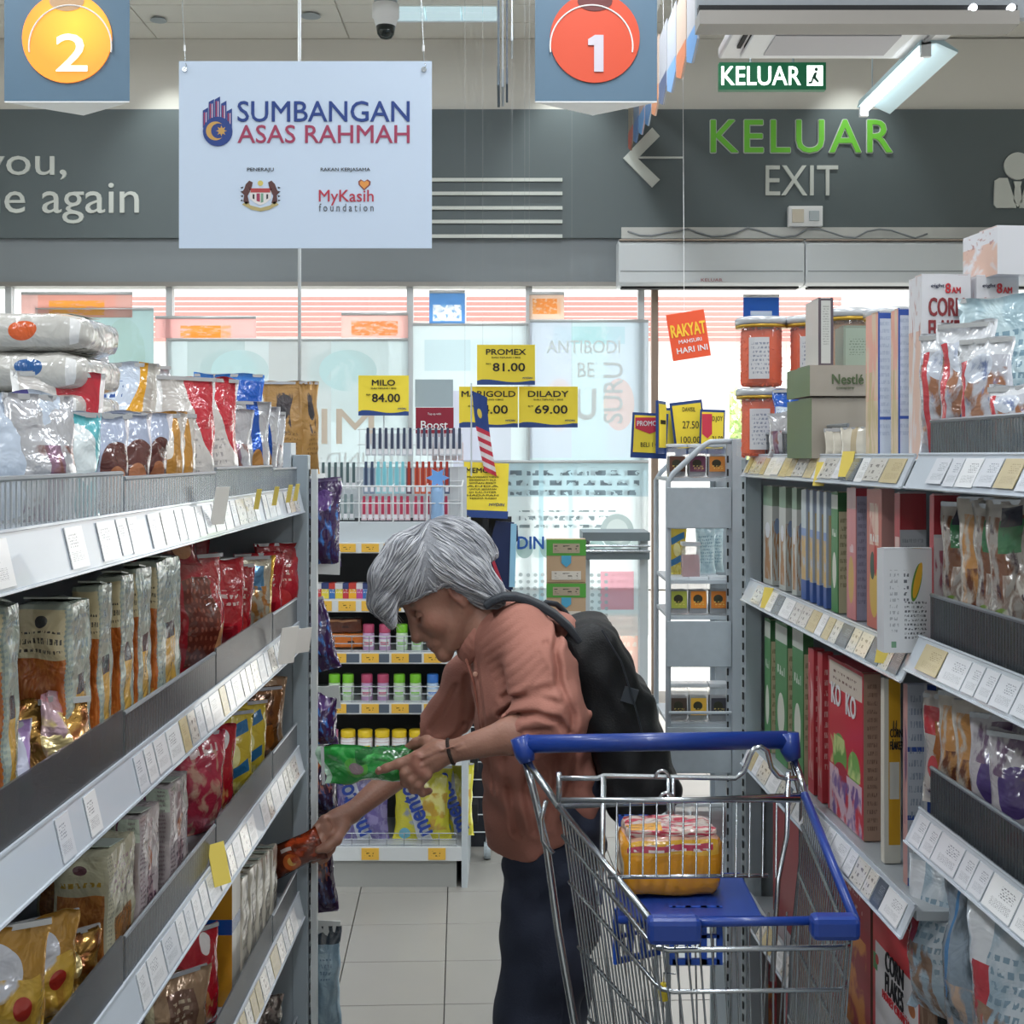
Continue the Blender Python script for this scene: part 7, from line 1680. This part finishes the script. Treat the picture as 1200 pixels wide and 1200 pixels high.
# ---- trousers
T = Field(axis((-.06, .34, .008)), axis((2.40, 2.92, .008)), axis((.06, .96, .009)))
T.chain([q(652, 905, 2.65), q(655, 960, 2.65)], [.092, .102], .04, sc=(1, 1.45, 1))
T.chain([q(650, 960, 2.58), q(637, 1130, 2.56), q(630, 1200, 2.57), q(640, 1352, 2.60)], [.098, .087, .081, .066], .03)
T.chain([q(652, 960, 2.72), q(648, 1130, 2.73), q(650, 1352, 2.78)], [.096, .082, .062], .02)
T.keep((0, 0, .085), (0, 0, 1)); T.keep(q(655, 898, 2.65), (0, 0, -1))
T.warp(lambda X, Y, Z: .0085*np.sin(34*Z+26*X+3*np.sin(11*Y+5*Z))*np.clip((X+.1)*6, .5, 1) + .003*np.sin(62*Z-48*X+4*np.sin(9*Z)) + .0035*np.sin(45*(X*.8+Z*.5)+9*Y)*(Z < .75))
wp(T.build('trousers', mat('navy_cloth', '#30374a', .85, vary=.25, vscale=14, bump=.12, bscale=220.), woman, 2))
for y in (2.60, 2.77):
    S_ = Field(axis((-.12, .16, .007)), axis((y-.07, y+.07, .007)), axis((-.005, .12, .006)))
    a = q(645, 1352, y); S_.chain([(a[0]+.02, y, .045), (a[0]-.12, y, .032)], [.045, .038], .03); S_.keep((0, 0, .002), (0, 0, 1), .003)
    wp(S_.build('shoe', mat('dark_shoe', '#2b2826', .6), woman))

# ---- shirt
H_ = Field(axis((-.20, .26, .0040)), axis((2.32, 2.60, .0045), (2.60, 2.92, .007)), axis((.70, 1.24, .0040)))
H_.chain([q(604, 750, 2.65), q(616, 795, 2.65), q(632, 860, 2.65), q(640, 940, 2.65), q(646, 1010, 2.65)], [.088, .108, .116, .118, .124], .03, sc=(1, 1.42, 1))
H_.ell(q(597, 745, 2.65), (.072, .155, .07), None, .03)
H_.ell(q(655, 745, 2.65), (.045, .11, .05), None, .04)
H_.chain([q(612, 738, 2.53), q(636, 790, 2.455), q(650, 838, 2.40)], [.056, .066, .063], .025)
H_.cap(q(650, 842, 2.398), q(601, 864, 2.408), .062, .0385, .02, flat=True)
H_.cap(q(509, 867, 2.79), q(505, 873, 2.79), .051, .05, .003, flat=True)
H_.chain([q(588, 742, 2.78), q(552, 800, 2.80)], [.056, .06], .03); H_.cap(q(552, 800, 2.80), q(506, 872, 2.79), .06, .046, .02, flat=True)
H_.cap(q(592, 860, 2.65), q(607, 975, 2.65), .055, .04, .03, sc=(1, 1.6, 1))
H_.keep(q(606, 990, 2.65), (-math.sin(.58)*-.0+.0, 0, 1)) if 0 else None
a, b = q(600, 990, 2.65), q(705, 930, 2.65); n = np.array([-(b-a)[2], 0, (b-a)[0]]); H_.keep(a, n, .006)
H_.cap(q(551, 736, 2.65), q(561, 720, 2.65), .0485, .0485, .006, sub=True)
def folds(X, Y, Z):
    near = np.clip((2.60-Y)*12, 0, 1)
    torso = .0040*np.sin(70*X-22*Z+5*np.sin(14*Z+6*Y)+18*Y)*np.clip((1.12-Z)*7, .15, 1)
    el = .0062*np.sin(105*(Z*.55+X*.85)+3.5*np.sin(26*X))*near*np.exp(-((Z-.93)/.06)**2)*np.exp(-((X-.07)/.07)**2)
    pleat = 0*np.sin(230*(X*.78+Z*.62)+2*np.sin(20*X))*near*np.exp(-((Z-1.10)/.07)**2)
    tail = .0045*np.sin(48*X+55*Z+3*np.sin(22*Z))*np.clip((.92-Z)*9, 0, 1)
    return torso+el+pleat+tail
H_.warp(folds)
def creases(X, Y, Z):
    out = np.zeros(np.broadcast(X, Y, Z).shape, np.float32)
    lines = [([(556+4*i, 752+9*i), (572+5*i, 734+9*i), (602+5*i, 712+8*i)], .0013, .0026, 0) for i in range(9)]
    lines += [([(640, 752), (653, 775), (651, 795), (622, 802), (588, 824)], .005, .006, 0), ([(586, 845), (602, 831), (628, 824), (652, 829), (663, 844)], .010, .005, 0),
              ([(598, 858), (614, 844), (640, 840)], .006, .004, 0), ([(610, 874), (624, 856), (646, 852)], .005, .004, 0), ([(604, 812), (630, 806), (655, 812)], .004, .005, 0),
              ([(660, 728), (650, 758), (654, 792), (668, 826), (668, 862)], .009, .006, 0), ([(590, 895), (600, 945), (606, 985)], .006, .008, 0), ([(625, 890), (617, 935), (628, 978)], .006, .007, 0),
              ([(652, 880), (652, 925), (640, 968)], .006, .008, 0), ([(678, 885), (672, 925), (660, 950)], .005, .006, 0), ([(554, 776), (562, 830), (568, 882), (577, 945)], .005, .0028, 0),
              ([(668, 760), (682, 800), (690, 850)], .005, .006, 0), ([(536, 800), (520, 830), (505, 850)], .005, .005, 1), ([(545, 845), (530, 862), (512, 866)], .006, .005, 1), ([(548, 790), (545, 830), (540, 868)], .005, .006, 1)]
    for pts, dep, wd, far in lines:
        best = None
        Yr = 2.78 if far else 2.45
        w_ = [q(x, y, Yr) for x, y in pts]
        for a_, b_ in zip(w_[:-1], w_[1:]):
            ab = (b_-a_)[[0, 2]]; t = np.clip(((X-a_[0])*ab[0]+(Z-a_[2])*ab[1])/(ab@ab), 0, 1)
            d2 = (X-a_[0]-t*ab[0])**2+(Z-a_[2]-t*ab[1])**2; best = d2 if best is None else np.minimum(best, d2)
        g_ = np.exp(-best/(wd*wd)) - .45*np.exp(-(np.sqrt(best)-wd*2.1)**2/(wd*wd*1.2))
        out = out + dep*g_*(1 if far else np.clip((2.60-Y)*15, 0, 1))
    return out
H_.warp(creases)
shirt_m = mat('salmon_cotton', '#ab7466', .85, bump=.15, bscale=260., vary=.06, vscale=9)
wp(H_.build('shirt', shirt_m, woman, 1))
C_ = Field(axis((-.16, .02, .004)), axis((2.54, 2.76, .004)), axis((1.03, 1.24, .004)))
cc = q(560, 733, 2.65); d1 = q(541, 764, 2.65)-cc; d2 = np.array([0, .062, 0]); d3 = q(577, 706, 2.65)-cc
pts = [cc+(d1 if math.cos(t) > 0 else -d3*-1 if False else d3)*abs(math.cos(t))+d2*math.sin(t) for t in np.linspace(0, 2*math.pi, 25)]
C_.chain(pts, [.0085]*25, .006)
ax_ = np.array([-.6, 0, .5]); 
C_.chain([p_-ax_*.012 for p_ in pts], [.011]*25, .008)
for s, y in ((-1, 2.615), (1, 2.685)): C_.chain([q(541, 762, 2.65)+np.array([0, s*.008, 0]), q(549, 776, y), q(562, 760, y+s*.03)], [.007, .005, .009], .01)
wp(C_.build('collar', shirt_m, woman, 1))
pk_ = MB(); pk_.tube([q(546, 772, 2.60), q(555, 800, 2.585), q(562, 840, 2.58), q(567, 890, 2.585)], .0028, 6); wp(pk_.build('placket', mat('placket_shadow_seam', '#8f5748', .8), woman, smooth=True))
for (x, y) in ((553, 790), (561, 835), (566, 880)):
    bt_ = MB(); bt_.lathe([(.005, 0), (.005, .002), (.003, .003)], n=12, R=Matrix.Rotation(math.pi/2, 3, 'X')); wp(bt_.build('button', mat('button_tan', '#c79a86', .4), woman, loc=tuple(q(x+4, y, 2.573))))
br = MB(); bc = wrN+(elN-wrN)*.035; ad = Vector(elN-wrN).normalized(); a1 = ad.orthogonal().normalized(); a2 = ad.cross(a1)
br.tube([Vector(bc)+.0235*(math.cos(t)*a1+math.sin(t)*a2) for t in np.linspace(0, 2*math.pi, 25)[:-1]], .0034, 8, closed=True); wp(br.build('bracelet', mat('dark_beads', '#2c211d', .5, bump=.6, bscale=400.), woman, smooth=True))

# ---- hair: a shaped volume under hundreds of combed strands
A_ = Field(axis((-.30, .01, .004)), axis((2.53, 2.77, .004)), axis((1.10, 1.40, .004)))
A_.ell(h(-.012, 0, .022), (.108, .087, .096), HR_, .02)
A_.ell(h(.03, 0, .04), (.085, .08, .072), HR_, .02)
A_.ell(h(-.068, 0, -.005), (.052, .074, .075), HR_, .045)
p0, p1 = q(462, 716, 2.58), q(534, 680, 2.58); dd = p1-p0; A_.keep(p0, np.array([-dd[2], 0, dd[0]]), .012)
for y, sp_ in ((2.585, 0), (2.61, -2), (2.65, -4), (2.70, -3), (2.73, 0)):
    A_.chain([q(474+sp_, 645, y), q(455+sp_, 675, y), q(449+sp_, 705, y), q(461+sp_*.5, 731, y)], [.03, .027, .020, .007], .02)
for y in (2.585, 2.65, 2.715): A_.chain([q(525, 660, y), q(553, 675, y), q(574, 694, y), q(584, 706, y)], [.035, .033, .024, .010], .02)
A_.chain([q(540, 668, 2.583), q(556, 692, 2.585), q(566, 708, 2.59)], [.018, .016, .007], .014)
hb = mat('hair_base_grey', '#8f9299', .7, bump=.35, bscale=120., vary=.15, vscale=30)
hair = wp(A_.build('hair', hb, woman, 2))
from mathutils.bvhtree import BVHTree
hm = hair.data; bv = BVHTree.FromPolygons([v.co[:] for v in hm.vertices], [tuple(p.vertices) for p in hm.polygons])
strands = [MB(), MB(), MB()]; hrn = random.Random(5)
crown = Vector(h(-.045, -.01, .115)); nP = len(hm.polygons)
for k in range(4200):
    p = hm.polygons[hrn.randrange(nP)].center.copy()
    loc, nor, _, _ = bv.find_nearest(p); d = (loc-crown); L_ = .035+hrn.random()*.06; off = .0004+hrn.random()**2*.0045
    pts = []; cur = loc.copy(); n_ = 8; side_ = Vector((hrn.gauss(0, .22), hrn.gauss(0, .22), hrn.gauss(0, .22)))
    prev = None
    for i in range(n_):
        l2, nr, _, _ = bv.find_nearest(cur)
        if l2 is None: break
        w = math.sin(math.pi*(i+.35)/(n_))
        pts.append(l2+nr*(off*w))
        t = (l2-crown); t = t-nr*t.dot(nr)
        if t.length < 1e-5: break
        t.normalize()
        # comb: front hair falls forward and down, back hair sweeps back to the nape
        g_ = Vector((-.5, 0, -.6)) if l2.x < -.17 else Vector((.8, 0, -.35))
        t = t*.55+(g_-nr*g_.dot(nr))*.7+side_*.25; t = t-nr*t.dot(nr); t.normalize()
        prev = t if prev is None else (prev*.6+t*.4).normalized()
        cur = l2+prev*(L_/n_)
        if (cur-l2).length < 1e-4: break
    if len(pts) > 3:
        r0 = .0007+hrn.random()*.0007
        strands[k % 3].tube(pts, [r0*(.5+math.sin(math.pi*i/(len(pts)-1))*.7)+.0001 for i in range(len(pts))], 4, caps=False)
for mb_, (nm_, c_c) in zip(strands, (('pale', '#b7bac2'), ('mid', '#8d9098'), ('white', '#cfd1d6'))):
    tag(wp(mb_.build('hair_strands', mat('hair_'+nm_, c_c, .45), woman, smooth=True, fix=False)), kind='stuff')
fly = MB()
for k in range(60):
    a = q(560+hrn.random()*10, 672+hrn.random()*24, 2.58+hrn.random()*.14); b = q(588+hrn.random()*14, 694+hrn.random()*14, 2.6+hrn.random()*.1)
    fly.tube([a, (a+b)/2+np.array([0, 0, .004+.006*hrn.random()]), b], [.0007, .0006, .0002], 4, caps=False)
for k in range(50):
    a = q(447+hrn.random()*14, 690+hrn.random()*12, 2.59+hrn.random()*.12); b = q(452+hrn.random()*22, 728+hrn.random()*12, 2.6+hrn.random()*.1)
    fly.tube([a, (a+b)/2+np.array([-.006, 0, 0]), b], [.0008, .0007, .0002], 4, caps=False)
tag(wp(fly.build('loose_hair', mat('hair_white', '#cfd1d6', .45), woman, smooth=True, fix=False)), kind='stuff')

# ---- backpack
bp_ = empty('backpack', tuple(q(722, 850, 2.65)), 0, 'black backpack on the woman\'s back', 'backpack')
def bpp(o): o.parent = bp_; o.matrix_parent_inverse = Matrix.Translation(-bp_.location); return o
K_ = Field(axis((.08, .40, .0055)), axis((2.44, 2.86, .0055)), axis((.70, 1.22, .0055)))
tp, bt2 = q(686, 745, 2.65), q(742, 925, 2.65); ax1 = (bt2-tp)/np.linalg.norm(bt2-tp); n1 = np.array([ax1[2]*-1, 0, ax1[0]]); n1 = n1 if n1[0] > 0 else -n1
R1_ = np.stack([n1, np.array([0, 1., 0]), ax1], 1)
K_.box((tp+bt2)/2+ax1*.005, (.060, .145, .205), .045, R1_, .02)
K_.box(tp*.3+bt2*.7+n1*.045+ax1*.01, (.045, .12, .125), .035, R1_, .02)
K_.box(tp*.62+bt2*.38+n1*.035, (.035, .125, .10), .03, R1_, .025)
K_.warp(lambda X, Y, Z: .0032*np.sin(60*Z+25*X+5*np.sin(17*Y)+2.5*np.sin(30*X)) + .002*np.sin(95*X-40*Z+7*Y))
blk = mat('black_nylon', '#14171b', .62, bump=.2, bscale=300.)
bpp(K_.build('bag_body', blk, bp_, 2))
def ribbon(pts, w, t, nm, m, par=bpp):
    pts = [Vector(p) for p in pts]; b = MB(); vs = []
    for i, p in enumerate(pts):
        tg = (pts[min(i+1, len(pts)-1)]-pts[max(0, i-1)]).normalized(); sd = Vector((0, 1, 0)); up_ = sd.cross(tg).normalized()
        vs += [p-sd*w/2-up_*t/2, p+sd*w/2-up_*t/2, p+sd*w/2+up_*t/2, p-sd*w/2+up_*t/2]
    fs = [(4*i+j, 4*i+(j+1) % 4, 4*i+4+(j+1) % 4, 4*i+4+j) for i in range(len(pts)-1) for j in range(4)] + [(3, 2, 1, 0), tuple(len(vs)-4+j for j in range(4))]
    b.add(vs, fs); o = b.build(nm, m, bp_, smooth=False, bevel=t*.3); return par(o)
strap_m = mat('strap_webbing', '#2a3038', .7, bump=.2, bscale=300.)
for Y in (2.545, 2.755):
    ribbon([q(568, 710, Y), q(578, 703, Y), q(590, 699, Y), q(604, 699, Y), q(618, 703, Y), q(634, 710, Y), q(650, 720, Y), q(666, 734, Y), q(680, 752, Y)], .065, .014, 'shoulder_strap', strap_m)
MB_ = MB(); MB_.tube([q(634, 711, 2.62), q(640, 706, 2.62), q(652, 708, 2.64), q(662, 717, 2.66), q(668, 728, 2.66)], .006, 8); bpp(MB_.build('top_handle', strap_m, bp_, smooth=True))
z_ = MB(); z_.tube([q(705, 738, 2.5), q(728, 775, 2.497), q(745, 830, 2.495), q(758, 880, 2.5)], .002, 6); bpp(z_.build('zip', mat('zip_dark', '#33383f', .4), bp_))
z_ = MB(); z_.box((0, 0, 0), (.028, .004, .03), (0, .3, 0)); bpp(z_.build('patch', mat('patch_grey', '#3a4149', .5), bp_, loc=tuple(q(738, 815, 2.50))))

# ---- the two packs she holds
dz('green_held', '#2a9440', [('n', .5, .45, .45, .4, '#5cc46a', 3, .57), ('e', .5, .62, .26, .12, '#5fae4c'), ('e', .5, .62, .16, .075, '#8c7a80'), ('r', .5, .97, .5, .03, '#a9c9b4'), ('n', .8, .3, .2, .3, '#1d6b30', 4, .5), ('n', .2, .3, .2, .3, '#8fd6a0', 6, .6)], bump=.6)
gp_ = thing_goods('pouch', 'snack_bag', .075, .185, .06, 'green_held', 501, 'shiny green snack bag held in the raised hand', 'bag', None, .016)
gp_.location = tuple(q(490, 893, 2.44)); gp_.rotation_euler = (0, math.radians(-92), 0)
text('Milo', .05, .03, card_white, gp_, (.012, -.028, .055), rot=(math.pi/2, math.radians(80), 0), shear=.3) if 0 else None
dz('brown_held', '#6a2f1c', [('e', .3, .6, .28, .16, '#c9642c'), ('e', .3, .6, .14, .08, '#e0b05c'), ('n', .6, .3, .4, .3, '#a8401f', 4, .5), ('r', .75, .6, .06, .1, '#d9c9c0')], bump=.6)
bh = thing_goods('pouch', 'snack_bag', .072, .115, .03, 'brown_held', 502, 'brown and orange snack pack pinched in the lower hand above the shelf', 'bag', None, .007)
bh.location = tuple(q(377, 987, 2.592)); bh.rotation_euler = (0, math.radians(-112), 0)
